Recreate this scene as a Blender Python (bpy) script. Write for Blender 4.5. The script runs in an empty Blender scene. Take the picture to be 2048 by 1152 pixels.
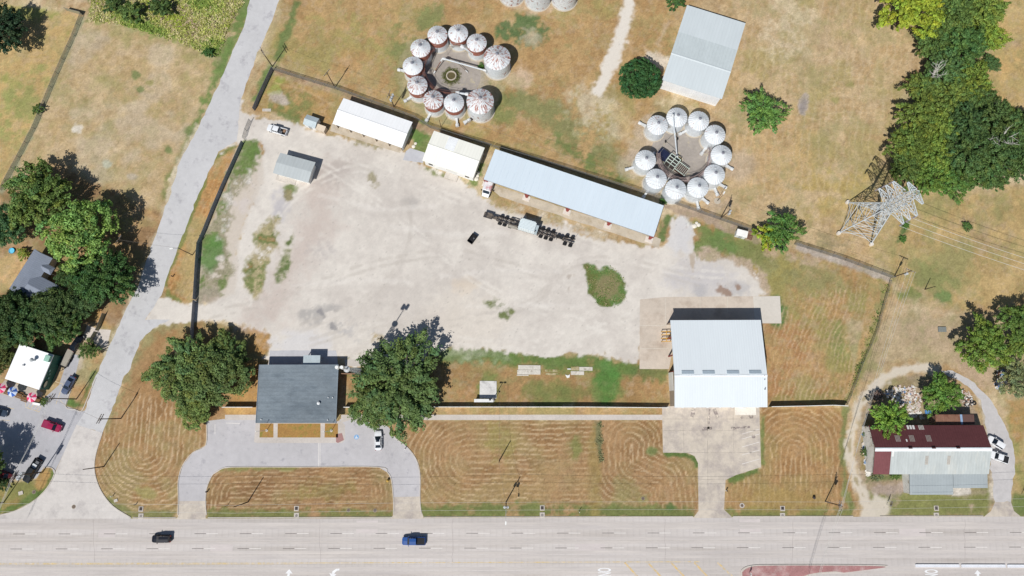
import bpy, bmesh, math, random
import numpy as np
from mathutils import Vector, Matrix
S = bpy.context.scene
COL = S.collection
R = math.radians
# ------------------------------------------------------------------ camera
F, CX, CY, HC, TILT = 1365.0, 1024.0, 576.0, 178.0, R(10.1)
ct, st = math.cos(TILT), math.sin(TILT)
def G(u, v, z=0.0):
    """survey point: place on the ground (or at height z) seen at photo pixel u,v"""
    x = (u - CX) / F; y = (CY - v) / F
    s = (HC - z) / (ct - y * st)
    return Vector((x * s, (y * ct + st) * s, z))
def UV(X, Y):
    # inverse of G at z=0 for numpy arrays
    zc = -(Y * st + HC * ct); yc = Y * ct - HC * st
    return CX + F * X / -zc, CY - F * yc / -zc
cam = bpy.data.cameras.new('camera'); camo = bpy.data.objects.new('camera', cam); COL.objects.link(camo)
cam.sensor_width = 36; cam.lens = F * 36 / 2048; cam.clip_end = 6000; cam.clip_start = 1
camo.location = (0, 0, HC); camo.rotation_euler = (TILT, 0, 0)
S.camera = camo
# ------------------------------------------------------------------ light
EL, AZ = R(52), R(210)
sd = Vector((math.sin(AZ) * math.cos(EL), math.cos(AZ) * math.cos(EL), math.sin(EL)))
sl = bpy.data.lights.new('sun', 'SUN'); sl.energy = 3.9; sl.angle = R(0.53); sl.color = (1, 0.972, 0.93)
so = bpy.data.objects.new('sun', sl); COL.objects.link(so); so.location = sd * 300
so.rotation_euler = (-sd).to_track_quat('-Z', 'Y').to_euler()
W = bpy.data.worlds.new('World'); S.world = W; W.use_nodes = True
nt = W.node_tree; bg = nt.nodes['Background']
sky = nt.nodes.new('ShaderNodeTexSky'); sky.sky_type = 'NISHITA'; sky.sun_disc = False
sky.sun_elevation = EL; sky.sun_rotation = AZ; sky.air_density = 1.0; sky.dust_density = 0.6
nt.links.new(sky.outputs[0], bg.inputs[0]); bg.inputs[1].default_value = 0.055
S.view_settings.view_transform = 'Standard'; S.view_settings.look = 'None'
S.view_settings.exposure = 0; S.view_settings.gamma = 1; S.view_settings.use_curve_mapping = False
# ------------------------------------------------------------------ materials
def C(r, g, b):
    f = lambda c: (c / 12.92 if c <= .04045 else ((c + .055) / 1.055) ** 2.4)
    return (f(r / 255), f(g / 255), f(b / 255))
MATS = {}
def node(t, kind, **kw):
    n = t.nodes.new(kind)
    for k, v in kw.items(): setattr(n, k, v)
    return n
def M(name, col, rough=.75, metal=0.0, noise=((3, .10), (.35, .10)), stretch=(1, 1, 1), spec=.3, ribs=None,
      stain=None, bump=0, objcol=False, detail=5):
    """paint = base colour x noise layers (scale per metre, amount), optional ribs with their shade put into the colour (axis, spacing, amount),
    optional stain (colour, scale, threshold, softness)"""
    if name in MATS: return MATS[name]
    m = bpy.data.materials.new(name); m.use_nodes = True; t = m.node_tree; L = t.links.new
    p = t.nodes['Principled BSDF']; p.inputs['Roughness'].default_value = rough; p.inputs['Metallic'].default_value = metal
    p.inputs['Specular IOR Level'].default_value = spec
    tc = node(t, 'ShaderNodeTexCoord'); mp = node(t, 'ShaderNodeMapping'); mp.inputs['Scale'].default_value = stretch
    oi = node(t, 'ShaderNodeObjectInfo')
    ofs = node(t, 'ShaderNodeVectorMath', operation='ADD'); L(tc.outputs['Object'], ofs.inputs[0])
    sc = node(t, 'ShaderNodeVectorMath', operation='SCALE'); sc.inputs[0].default_value = (91, 57, 33); L(oi.outputs['Random'], sc.inputs['Scale'])
    L(sc.outputs[0], ofs.inputs[1]); L(ofs.outputs[0], mp.inputs['Vector'])
    rgb = node(t, 'ShaderNodeRGB'); rgb.outputs[0].default_value = (*col, 1)
    cur = oi.outputs['Color'] if objcol else rgb.outputs[0]
    if stain:
        scol, ss, th, sf = stain[:4]
        nz = node(t, 'ShaderNodeTexNoise'); nz.inputs['Scale'].default_value = ss; nz.inputs['Detail'].default_value = 6
        nz.inputs['Roughness'].default_value = .68; L(mp.outputs[0], nz.inputs['Vector'])
        mr = node(t, 'ShaderNodeMapRange'); mr.inputs[1].default_value = th - sf; mr.inputs[2].default_value = th + sf
        L(nz.outputs[0], mr.inputs[0])
        mx = node(t, 'ShaderNodeMix', data_type='RGBA'); mx.inputs[7].default_value = (*scol, 1)
        L(mr.outputs[0], mx.inputs[0]); L(cur, mx.inputs[6]); cur = mx.outputs[2]
    for i, (ns, amt) in enumerate(noise):
        nz = node(t, 'ShaderNodeTexNoise'); nz.inputs['Scale'].default_value = ns; nz.inputs['Detail'].default_value = detail
        nz.inputs['Roughness'].default_value = .6; L(mp.outputs[0], nz.inputs['Vector'])
        mr = node(t, 'ShaderNodeMapRange'); mr.inputs[1].default_value = .28; mr.inputs[2].default_value = .72
        mr.inputs[3].default_value = 1 - amt; mr.inputs[4].default_value = 1 + amt; L(nz.outputs[0], mr.inputs[0])
        vm = node(t, 'ShaderNodeVectorMath', operation='SCALE'); L(cur, vm.inputs[0]); L(mr.outputs[0], vm.inputs['Scale']); cur = vm.outputs[0]
    if ribs:
        ax, spc, amt = ribs
        wv = node(t, 'ShaderNodeTexWave', wave_type='BANDS', bands_direction=ax, wave_profile='SIN'); wv.inputs['Scale'].default_value = .314 / spc
        L(tc.outputs['Object'], wv.inputs['Vector'])
        mr = node(t, 'ShaderNodeMapRange'); mr.inputs[1].default_value = .75; mr.inputs[3].default_value = 1; mr.inputs[4].default_value = 1 - amt  # bands darken the colour as shade beside ribs; slab and board joints too
        L(wv.outputs[1], mr.inputs[0])
        vm = node(t, 'ShaderNodeVectorMath', operation='SCALE'); L(cur, vm.inputs[0]); L(mr.outputs[0], vm.inputs['Scale']); cur = vm.outputs[0]
        bp = node(t, 'ShaderNodeBump'); bp.inputs['Strength'].default_value = .25; bp.inputs['Distance'].default_value = .05
        L(wv.outputs[1], bp.inputs['Height']); L(bp.outputs[0], p.inputs['Normal'])
    L(cur, p.inputs['Base Color'])
    MATS[name] = m
    return m
# ------------------------------------------------------------------ mesh builder
class MB:
    def __init__(s): s.v = []; s.f = []
    def add(s, vs, fs):
        o = len(s.v); s.v += [tuple(p) for p in vs]; s.f += [tuple(i + o for i in f) for f in fs]; return s
    def poly(s, pts): return s.add(pts, [tuple(range(len(pts)))])
    def box(s, c, d, rz=0, ry=0, rx=0):
        m = Matrix.Rotation(rz, 3, 'Z') @ Matrix.Rotation(ry, 3, 'Y') @ Matrix.Rotation(rx, 3, 'X'); c = Vector(c)
        vs = [c + m @ Vector((x * d[0] / 2, y * d[1] / 2, z * d[2] / 2)) for x in (-1, 1) for y in (-1, 1) for z in (-1, 1)]
        return s.add(vs, [(0, 1, 3, 2), (4, 6, 7, 5), (0, 4, 5, 1), (2, 3, 7, 6), (0, 2, 6, 4), (1, 5, 7, 3)])
    def prism(s, pts, z0, z1):
        n = len(pts); vs = [(p[0], p[1], z0) for p in pts] + [(p[0], p[1], z1) for p in pts]
        return s.add(vs, [tuple(range(n))[::-1], tuple(range(n, 2 * n))] + [(i, (i + 1) % n, (i + 1) % n + n, i + n) for i in range(n)])
    def profile(s, pts, x0, x1):
        """closed outline in (y,z) pushed from x0 to x1"""
        n = len(pts); vs = [(x0, p[0], p[1]) for p in pts] + [(x1, p[0], p[1]) for p in pts]
        return s.add(vs, [tuple(range(n)), tuple(range(n, 2 * n))[::-1]] + [(i, i + n, (i + 1) % n + n, (i + 1) % n) for i in range(n)])
    def tube(s, a, b, r0, r1=None, n=8):
        r1 = r0 if r1 is None else r1; a = Vector(a); b = Vector(b); d = (b - a)
        if d.length < 1e-6: return s
        q = d.to_track_quat('Z', 'Y'); vs = []
        for p, r in ((a, r0), (b, r1)):
            vs += [p + q @ Vector((r * math.cos(2 * math.pi * k / n), r * math.sin(2 * math.pi * k / n), 0)) for k in range(n)]
        return s.add(vs, [(k, (k + 1) % n, (k + 1) % n + n, k + n) for k in range(n)] + [tuple(range(n))[::-1], tuple(range(n, 2 * n))])
    def lathe(s, prof, n=32, c=(0, 0), zig=None):
        vs = []; fs = []
        for j, (r, z) in enumerate(prof):
            for k in range(n):
                a = 2 * math.pi * k / n; dz = (zig if (zig and k % 2) else 0) if j not in (0,) else 0
                vs.append((c[0] + r * math.cos(a), c[1] + r * math.sin(a), z + dz))
        for j in range(len(prof) - 1):
            for k in range(n):
                fs.append((j * n + k, j * n + (k + 1) % n, (j + 1) * n + (k + 1) % n, (j + 1) * n + k))
        fs.append(tuple(range(n))[::-1]); fs.append(tuple(range((len(prof) - 1) * n, len(prof) * n)))
        return s.add(vs, fs)
    def hull(s, rings):
        n = len(rings[0]); vs = [p for r in rings for p in r]; fs = []
        for j in range(len(rings) - 1):
            for k in range(n): fs.append((j * n + k, j * n + (k + 1) % n, (j + 1) * n + (k + 1) % n, (j + 1) * n + k))
        fs.append(tuple(range(n))[::-1]); fs.append(tuple(range((len(rings) - 1) * n, len(rings) * n)))
        return s.add(vs, fs)
    def mesh(s, name, mat=None, smooth=False, recalc=True, org=(0, 0, 0)):
        me = bpy.data.meshes.new(name)
        me.from_pydata([(p[0] - org[0], p[1] - org[1], p[2] - org[2]) for p in s.v], [], s.f)
        if recalc:
            bm = bmesh.new(); bm.from_mesh(me); bmesh.ops.recalc_face_normals(bm, faces=bm.faces); bm.to_mesh(me); bm.free()
        if mat: me.materials.append(mat)
        if smooth: me.polygons.foreach_set('use_smooth', [True] * len(me.polygons))
        return me
    def build(s, name, mat, parent=None, **k):
        """parent with no turn: s.v are offsets from the parent"""
        o = bpy.data.objects.new(name, s.mesh(name, mat, **k)); COL.objects.link(o)
        if parent is not None: o.parent = parent
        return o
def tag(o, label=None, cat=None, group=None, kind=None):
    if label: o['label'] = label
    if cat: o['category'] = cat
    if group: o['group'] = group
    if kind: o['kind'] = kind
    return o
def thing(name, label, cat, loc=(0, 0, 0), rz=0, group=None):
    o = bpy.data.objects.new(name, None); COL.objects.link(o); o.empty_display_size = .5
    o.location = loc; o.rotation_euler = (0, 0, rz); return tag(o, label, cat, group)
def dup(root, loc, rz=0, label=None, group=None, scale=None, color=None):
    r = root.copy(); COL.objects.link(r); r.location = loc; r.rotation_euler = (0, 0, rz)
    if scale is not None: r.scale = scale
    if label: r['label'] = label
    if group: r['group'] = group
    def kids(a, b):
        for ch in a.children:
            c = ch.copy(); COL.objects.link(c); c.parent = b
            if color: c.color = (*color, 1)
            kids(ch, c)
    kids(root, r)
    return r
def single(mb, name, mat, label, cat, group=None, kind=None, **k):
    """one-mesh thing built in world coordinates, origin moved to its base"""
    vs = np.array(mb.v); org = (vs[:, 0].mean(), vs[:, 1].mean(), vs[:, 2].min())
    o = mb.build(name, mat, None, org=org, **k); o.location = org
    return tag(o, label, cat, group, kind)
def pts(px, z=0): return [G(u, v, z) for u, v in px]
def sheet(name, px, z, mat, label, cat, th=None):
    mb = MB()
    P = [(p.x, p.y) for p in pts(px)]
    me = bpy.data.meshes.new(name); bm = bmesh.new()
    f = bm.faces.new([bm.verts.new((x, y, z)) for x, y in P]); bm.normal_update()
    if f.normal.z < 0: f.normal_flip()
    bmesh.ops.triangulate(bm, faces=[f]); bm.to_mesh(me); bm.free(); me.materials.append(mat)
    o = bpy.data.objects.new(name, me); COL.objects.link(o)
    return tag(o, label, cat, None, 'structure')
def path(name, px, w, z, h, mat):
    """ribbon of width w along a pixel polyline from z to z+h, mitred"""
    P = pts(px); mb = MB(); n = len(P); Lf = []; Rt = []
    for i in range(n):
        a = P[max(0, i - 1)]; b = P[min(n - 1, i + 1)]; d = (b - a).normalized(); q = Vector((-d.y, d.x, 0)) * w / 2
        Lf.append(P[i] + q); Rt.append(P[i] - q)
    for i in range(n - 1):
        if h: mb.prism([Lf[i], Lf[i + 1], Rt[i + 1], Rt[i]], z, z + h)
        else: mb.poly([(p.x, p.y, z) for p in (Rt[i], Rt[i + 1], Lf[i + 1], Lf[i])])
    return mb
def curve(px, k=6):
    """Catmull-Rom smoothing of a pixel polyline"""
    out = []; n = len(px)
    for i in range(n - 1):
        p0, p1, p2, p3 = px[max(0, i - 1)], px[i], px[i + 1], px[min(n - 1, i + 2)]
        for j in range(k):
            t = j / k
            out.append(tuple(.5 * (2 * p1[c] + (p2[c] - p0[c]) * t + (2 * p0[c] - 5 * p1[c] + 4 * p2[c] - p3[c]) * t * t + (3 * p1[c] - p0[c] - 3 * p2[c] + p3[c]) * t ** 3) for c in (0, 1)))
    return out + [px[-1]]
def rough(px, amp=1.2, step=9, seed=1, lock=()):
    """worn, crumbled edge: split the outline and push the new points in and out"""
    rs = random.Random(seed); out = []
    for i, (a, b) in enumerate(zip(px, px[1:] + px[:1])):
        out.append(a); L = math.hypot(b[0] - a[0], b[1] - a[1]); n = int(L / step)
        if i in lock: continue
        for k in range(1, n):
            t = k / n; out.append((a[0] + (b[0] - a[0]) * t + rs.gauss(0, amp), a[1] + (b[1] - a[1]) * t + rs.gauss(0, amp * .6)))
    return out
def rect(px4, z):
    """fit a true rectangle to four corner pixels NW NE SE SW at height z: centre, turn, half length, half depth"""
    a, b, c, d = pts(px4, z); ctr = (a + b + c + d) / 4
    ux = ((b - a) + (c - d)); ang = math.atan2(ux.y, ux.x); u = Vector((math.cos(ang), math.sin(ang), 0)); w = Vector((-u.y, u.x, 0))
    A = (abs((b - a).dot(u)) + abs((c - d).dot(u))) / 4; B = (abs((a - d).dot(w)) + abs((b - c).dot(w))) / 4
    return Vector((ctr.x, ctr.y, 0)), ang, A, B
# ------------------------------------------------------------------ ground
GS = 0.34
gx = np.arange(-156, 156, GS); gy = np.arange(-50, 126, GS)
NX, NY = len(gx), len(gy)
XX, YY = np.meshgrid(gx, gy); XX = XX.ravel(); YY = YY.ravel()
UU, VV = UV(XX, YY)
def vn(scale, seed, oct=3, sx=1, sy=1, ang=0, rough=.55):
    rs = np.random.RandomState(seed); out = np.zeros(len(XX)); tot = 0; a = 1; s = scale
    c, q = math.cos(ang), math.sin(ang); x0 = (XX * c + YY * q) / sx; y0 = (-XX * q + YY * c) / sy
    for o in range(oct):
        T = rs.rand(256, 256); x = x0 / s + 500; y = y0 / s + 500; xi = np.floor(x).astype(int); yi = np.floor(y).astype(int)
        fx = x - xi; fy = y - yi; fx = fx * fx * (3 - 2 * fx); fy = fy * fy * (3 - 2 * fy)
        g = lambda i, j: T[(xi + i) % 256, (yi + j) % 256]
        out += a * ((g(0, 0) * (1 - fx) + g(1, 0) * fx) * (1 - fy) + (g(0, 1) * (1 - fx) + g(1, 1) * fx) * fy); tot += a; a *= rough; s /= 2
    out /= tot
    return np.clip((out - .5) * 1.5 + .5, 0, 1)
nA, nB, nC, nD, nE = vn(28, 1), vn(9, 2, 4), vn(3, 3, 3), vn(1.1, 4, 2), vn(5, 5, 5, rough=.75)
nF = vn(14, 6, 5, rough=.7)
white = np.random.RandomState(8).rand(len(XX))
sm = lambda a, b, x: (lambda t: t * t * (3 - 2 * t))(np.clip((x - a) / (b - a), 0, 1))
COLR = np.zeros((len(XX), 3)); KIND = np.zeros(len(XX), int)
def idx(px, mg):
    P = np.array(px); return np.where((UU > P[:, 0].min() - mg) & (UU < P[:, 0].max() + mg) & (VV > P[:, 1].min() - mg) & (VV < P[:, 1].max() + mg))[0]
def sdf(px, ix):
    """signed distance in photo pixels, positive inside"""
    x = UU[ix]; y = VV[ix]; d = np.full(len(ix), 1e9); ins = np.zeros(len(ix), bool); n = len(px)
    for i in range(n):
        ax, ay = px[i]; bx, by = px[(i + 1) % n]; ex, ey = bx - ax, by - ay
        t = np.clip(((x - ax) * ex + (y - ay) * ey) / (ex * ex + ey * ey + 1e-9), 0, 1)
        d = np.minimum(d, (x - ax - t * ex) ** 2 + (y - ay - t * ey) ** 2)
        cr = ((ay > y) != (by > y)) & (x < (bx - ax) * (y - ay) / (by - ay + 1e-12) + ax); ins ^= cr
    d = np.sqrt(d); return np.where(ins, d, -d)
def ell(u, v, a, b, ang=0, n=20):
    c, q = math.cos(R(ang)), math.sin(R(ang))
    return [(u + a * math.cos(t) * c - b * math.sin(t) * q, v + a * math.cos(t) * q + b * math.sin(t) * c) for t in np.linspace(0, 2 * math.pi, n, endpoint=False)]
def wide(pxs, w):
    """polygon round a pixel polyline; w number or list"""
    n = len(pxs); w = [w] * n if not hasattr(w, '__len__') else w; a = []; b = []
    for i in range(n):
        p = pxs[max(0, i - 1)]; q = pxs[min(n - 1, i + 1)]; dx, dy = q[0] - p[0], q[1] - p[1]; l = math.hypot(dx, dy) or 1
        a.append((pxs[i][0] - dy / l * w[i] / 2, pxs[i][1] + dx / l * w[i] / 2)); b.append((pxs[i][0] + dy / l * w[i] / 2, pxs[i][1] - dx / l * w[i] / 2))
    return a + b[::-1]
def mask(px, soft=6, rag=8, tex=None, lo=.35, hi=.65):
    ix = idx(px, soft + rag + 4); d = sdf(px, ix) + (nC[ix] - .5) * rag * 1.2 + (nD[ix] - .5) * rag * .9
    m = sm(-soft, soft, d)
    if tex is not None: m = m * sm(lo, hi, tex[ix])
    return ix, m
def paint(px, col, amt=1, soft=6, rag=8, tex=None, lo=.35, hi=.65, kind=None):
    ix, m = mask(px, soft, rag, tex, lo, hi); m = m * amt
    c = np.array(C(*col)); COLR[ix] = COLR[ix] * (1 - m[:, None]) + c * m[:, None]
    if kind is not None: KIND[ix[m > .5]] = kind
def mix2(ix, c1, c2, t): return np.array(C(*c1)) * (1 - t[:, None]) + np.array(C(*c2)) * t[:, None]
def zone(px, ca, cb, cc=None, soft=5, rag=6, t1=None, t2=None, amt=1):
    """lawn of two grass colours mixed by noise with a third in patches"""
    ix, m = mask(px, soft, rag); t1 = nE if t1 is None else t1; t2 = nF if t2 is None else t2
    col = mix2(ix, ca, cb, sm(.2, .8, t1[ix]))
    if cc is not None:
        k = sm(.5, .78, t2[ix])[:, None]; col = col * (1 - k) + np.array(C(*cc)) * k
    m = m[:, None] * amt; COLR[ix] = COLR[ix] * (1 - m) + col * m
def line_dist(px, ix):
    x = UU[ix]; y = VV[ix]; d = np.full(len(ix), 1e9)
    for (ax, ay), (bx, by) in zip(px[:-1], px[1:]):
        ex, ey = bx - ax, by - ay; t = np.clip(((x - ax) * ex + (y - ay) * ey) / (ex * ex + ey * ey), 0, 1); d = np.minimum(d, (x - ax - t * ex) ** 2 + (y - ay - t * ey) ** 2)
    return np.sqrt(d)
def stripes(px, period, col, amt, ang=None, warp=6, lo=.72, hi=1.0, soft=8, tex=None, tlo=.3, thi=.65, off=0, spine=None):
    """mown wind-rows: following the edge of the lawn (ang None) or straight"""
    ix, m = mask(px, soft, 4)
    d = line_dist(spine, ix) if spine else sdf(px, ix) if ang is None else UU[ix] * math.sin(R(ang)) + VV[ix] * math.cos(R(ang))
    d = d + (nB[ix] - .5) * warp + (nC[ix] - .5) * warp * .35 + (nD[ix] - .5) * 3.4 + off
    w = np.sin(2 * math.pi * d / period); s = sm(lo, hi, .5 + .5 * w); dk = sm(.6, 1, .5 - .5 * w)
    tx = nE if tex is None else tex
    q = amt * (.35 + .65 * sm(tlo, thi, tx[ix])) * (.6 + .5 * nD[ix]); COLR[ix] *= (1 - .10 * m * dk * q)[:, None]; m = m * s * q; c = np.array(C(*col))
    COLR[ix] = COLR[ix] * (1 - m[:, None]) + c * m[:, None]
ALL = [(-300, -200), (2400, -200), (2400, 1400), (-300, 1400)]
a_ix = np.arange(len(XX))
COLR[:] = mix2(a_ix, (190, 162, 116), (170, 135, 86), sm(.2, .8, nE))
k = sm(.5, .85, nF)[:, None]; COLR[:] = COLR * (1 - k) + np.array(C(203, 182, 143)) * k
GREEN, OLIVE, DKG, STRAW, BROWN, ORNG, GREY = (104, 122, 62), (148, 140, 76), (78, 108, 52), (204, 184, 146), (150, 116, 72), (176, 130, 70), (172, 160, 140)
# --- fields
fld_nw = [(170, 25), (480, 110), (430, 190), (395, 250), (345, 340), (300, 470), (120, 330), (0, 380), (150, 40)]
zone(fld_nw, (194, 168, 124), (180, 152, 102), (164, 150, 92), 10, 12)
paint(fld_nw, (190, 172, 142), .7, 10, 10, nB, .5, .8)
zone([(-60, 0), (165, 30), (0, 380), (-60, 500)], (188, 156, 92), (196, 164, 104), (150, 150, 72), 6, 6)
paint(ell(50, 200, 45, 110, 20), (140, 146, 72), .8, 25, 25, nE, .3, .65)
scrub = [(175, 0), (178, 42), (240, 48), (300, 70), (350, 82), (400, 108), (438, 118), (455, 70), (498, 0), (510, -60), (175, -60)]
zone(scrub, (132, 136, 66), (150, 148, 84), (168, 158, 112), 5, 16)
paint(scrub, (96, 116, 48), .8, 6, 8, nB, .5, .7)
verge = wide([(505, -20), (470, 60), (440, 135), (405, 215), (372, 290), (345, 340), (325, 400)], [26, 26, 22, 16, 12, 12, 14])
paint(verge, (118, 128, 66), .85, 6, 8, nE, .25, .55)
paint([(515, -40), (488, 50), (465, 105), (440, 160), (415, 212), (392, 262), (384, 255), (405, 205), (428, 150), (446, 110), (462, 60), (486, -40)], (104, 130, 58), .92, 5, 9, nE, .05, .35)
paint(wide([(398, 250), (355, 330), (342, 385), (330, 420), (305, 480), (285, 540), (255, 610), (225, 680), (190, 745)], 12), (196, 182, 152), .9, 4, 8)
# central north field between the road and the barns
fld_n = [(590, -60), (530, 120), (700, 185), (900, 280), (1100, 330), (1290, 390), (1240, 330), (1330, 170), (1370, 0), (1380, -60)]
zone(fld_n, (182, 148, 92), (170, 132, 78), (160, 142, 78), 12, 14)
paint(ell(740, 60, 130, 55, 0), (158, 150, 80), .75, 30, 30, nE, .4, .7)
paint(ell(690, 135, 70, 30, 0), (184, 142, 84), .8, 25, 20, nB, .3, .7)
paint(ell(835, 62, 70, 30, -40), (122, 130, 72), .85, 14, 18, nE, .2, .5)
paint(ell(800, 150, 16, 50, 0), (124, 130, 72), .7, 10, 14, nE, .2, .5); paint(ell(1010, 215, 30, 40, 20), (118, 128, 66), .85, 12, 16, nE, .15, .45)
paint(wide([(595, 0), (575, 60), (552, 120)], 15), GREEN, .95, 5, 8)
paint(wide([(550, 130), (530, 165), (515, 205)], 22), (92, 122, 54), .9, 6, 8)
paint(wide([(560, 20), (540, 70), (510, 150), (490, 210)], 10), (176, 158, 112), .6, 4, 6)
paint(ell(1045, 55, 52, 36, 10), (86, 112, 62), .95, 10, 22, nE, .2, .5)
paint(ell(1060, 75, 22, 14, 0), (178, 166, 138), .7, 8, 14)
paint(ell(1040, 160, 28, 24, 0), (200, 172, 140), .9, 8, 10)
paint(wide([(1020, 190), (1080, 215), (1130, 245), (1200, 300), (1262, 350)], [50, 60, 70, 60, 40]), (128, 130, 76), .9, 20, 22, nE, .2, .5)
paint(wide([(1100, 275), (1180, 325), (1250, 365)], 26), (106, 122, 60), .9, 10, 16, nE, .2, .5)
paint(ell(1200, 225, 70, 45, 40), (196, 180, 146), .85, 24, 26, nE, .3, .6)
paint(wide([(1240, 215), (1250, 260), (1282, 275)], 26), (190, 160, 102), .7, 10, 10)
track = curve([(1262, -20), (1252, 30), (1240, 75), (1224, 120), (1206, 160), (1194, 190)])
paint(wide(track, list(np.linspace(23, 26, len(track)))), (222, 214, 202), 1, 5, 9, None, kind=2)
paint(wide([(1290, 112), (1320, 122), (1338, 125)], 26), (210, 196, 176), .9, 7, 10)
paint(wide([(1315, 90), (1340, 40)], 8), (206, 182, 150), .6, 4, 5)
fld_e = [(1380, -60), (1500, 40), (1440, 210), (1480, 330), (1440, 430), (1510, 470), (1620, 490), (1700, 520), (1790, 540), (2100, 560), (2100, 380), (1800, 380), (1780, 290), (1830, 100), (1770, 0), (1740, -60)]
zone(fld_e, (196, 168, 122), (182, 150, 100), (170, 150, 92), 10, 12)
paint(ell(1640, 60, 110, 60, 0), (186, 160, 122), .6, 30, 30, nB, .3, .7)
paint(ell(1575, 60, 50, 70, 0), (206, 188, 152), .7, 20, 26, nE, .35, .65)
paint(ell(1640, 380, 100, 60, 0), (176, 152, 76), .75, 35, 30, nE, .25, .6)
paint(ell(1560, 300, 60, 90, 10), (188, 152, 96), .6, 25, 30)
paint(ell(1640, 480, 60, 22, 15), (138, 128, 92), .7, 12, 20, nE, .3, .6)
stripes([(1480, 0), (1780, 0), (1830, 120), (1700, 400), (1500, 420), (1450, 320)], 15, (208, 188, 150), .3, 86, 14)
stripes([(1560, 90), (1800, 130), (1760, 260), (1580, 240)], 13, (206, 188, 150), .25, 5, 26)
paint(ell(1607, 207, 10, 22, 10), (172, 158, 146), .95, 3, 5)
paint(ell(1607, 212, 5, 14, 10), (140, 130, 128), .8, 3, 5)
# east meadow beyond the tower
zone([(1780, 400), (2100, 380), (2100, 600), (1900, 620), (1780, 560)], (188, 158, 98), (170, 142, 84), (152, 142, 84), 10, 14)
paint(ell(1960, 460, 60, 34, 10), (158, 134, 96), .7, 14, 24, nE, .3, .6)
paint(ell(1860, 560, 60, 30, 10), (128, 132, 72), .8, 14, 24, nE, .25, .55)
paint(ell(1825, 590, 26, 16, 0), (112, 126, 58), .85, 8, 12)
paint(ell(1885, 596, 22, 10, 15), (98, 130, 66), .8, 6, 10)
paint(wide([(1813, 440), (1805, 465), (1798, 488)], 14), DKG, .9, 4, 10)
zone([(1960, 120), (2100, 60), (2100, 230), (1980, 210)], (196, 158, 92), (180, 152, 90), (150, 142, 76), 6, 10)
paint(ell(2040, 20, 70, 60, 0), (192, 160, 92), .8, 14, 14)
# meadow between yard and east fence
fld_m = [(1330, 470), (1340, 430), (1420, 440), (1500, 480), (1620, 505), (1772, 556), (1690, 812), (1530, 812), (1530, 640), (1540, 580), (1480, 510)]
zone(fld_m, (180, 144, 88), (166, 126, 72), (152, 140, 72), 5, 8)
paint([(1530, 640), (1640, 640), (1600, 812), (1530, 812)], (172, 124, 74), .75, 20, 20, nE, .2, .6)
paint(ell(1480, 500, 70, 32, 20), (118, 126, 66), .9, 12, 20, nE, .2, .5)
paint(ell(1600, 545, 90, 38, 15), (140, 136, 82), .85, 20, 24, nE, .2, .55)
paint(ell(1570, 510, 40, 16, 15), (190, 160, 132), .85, 8, 14, nE, .3, .6)
paint(ell(1640, 525, 35, 12, 18), (182, 154, 128), .7, 6, 12, nE, .3, .6)
paint(ell(1682, 680, 26, 44, -8), (128, 136, 72), .75, 12, 18, nE, .2, .6)
paint(ell(1553, 625, 20, 32, 0), (70, 118, 58), .95, 7, 9)
paint([(1536, 800), (1690, 806), (1690, 770), (1640, 792), (1560, 790)], (120, 126, 62), .6, 8, 8, nE, .3, .6)
paint(ell(1610, 770, 24, 20), OLIVE, .6, 10, 14)
stripes([(1540, 600), (1770, 560), (1700, 800), (1540, 800)], 9.5, (202, 170, 130), .7, 72, 12)
paint([(1345, 440), (1388, 450), (1392, 470), (1385, 500), (1400, 520), (1440, 505), (1480, 510), (1470, 480), (1400, 440)], (100, 128, 60), .85, 8, 14, nE, .2, .5)
# yard north-west corner lot
zone([(545, 148), (690, 195), (665, 255), (600, 240), (512, 220)], (178, 142, 82), (166, 128, 70), (150, 146, 64), 5, 8)
paint(ell(590, 205, 45, 28, 10), (120, 128, 66), .85, 10, 16, nE, .2, .5)
paint(ell(556, 196, 18, 12, 20), (178, 164, 150), .9, 5, 10)
paint(wide([(538, 215), (560, 225), (600, 242)], 18), (104, 122, 58), .8, 6, 10)
paint([(552, 150), (575, 152), (560, 180), (535, 185)], (150, 160, 62), .8, 6, 8)
paint(wide([(548, 166), (610, 180), (668, 212)], 4), (200, 164, 110), .7, 2, 3)
# strip between street and black fence (dry, orange)
strip = [(478, 284), (430, 310), (396, 392), (362, 482), (334, 555), (327, 582), (345, 602), (388, 608), (400, 490), (445, 380)]
zone(strip, (190, 142, 78), (174, 124, 62), (176, 150, 92), 3, 4)
stripes(strip, 9, (206, 170, 112), .5, 68, 4)
paint(wide([(470, 290), (425, 320), (392, 405), (358, 495), (332, 560), (336, 590), (365, 604)], 9), (108, 124, 58), .85, 3, 6)
# lawn by the street corner (left)
lawn_l = [(383, 640), (345, 642), (305, 660), (280, 690), (258, 746), (236, 800), (206, 857), (190, 912), (190, 946), (202, 981), (226, 1012), (262, 1034), (352, 1035), (357, 1000), (358, 958), (368, 928), (388, 903), (412, 888), (413, 842), (450, 838), (520, 838), (520, 760), (540, 715), (540, 660), (500, 655)]
zone(lawn_l, (170, 132, 84), (154, 114, 66), (158, 136, 84), 3, 4)
stripes([(206, 857), (190, 912), (190, 946), (202, 981), (226, 1012), (262, 1034), (352, 1035), (358, 958), (412, 888), (413, 850), (330, 800), (290, 790), (240, 800)], 10.4, (206, 178, 138), .8, None, 9, spine=[(300, 790), (297, 840), (292, 905)])
paint(wide([(383, 640), (345, 642), (305, 660), (280, 690), (258, 746), (236, 800), (206, 857)], 26), (150, 142, 92), .8, 8, 10, nE, .2, .5)
paint(ell(292, 985, 22, 10, 20), OLIVE, .8, 6, 8); paint(wide([(215, 1000), (262, 1030), (350, 1030)], 16), (116, 122, 66), .85, 6, 9)
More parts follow.
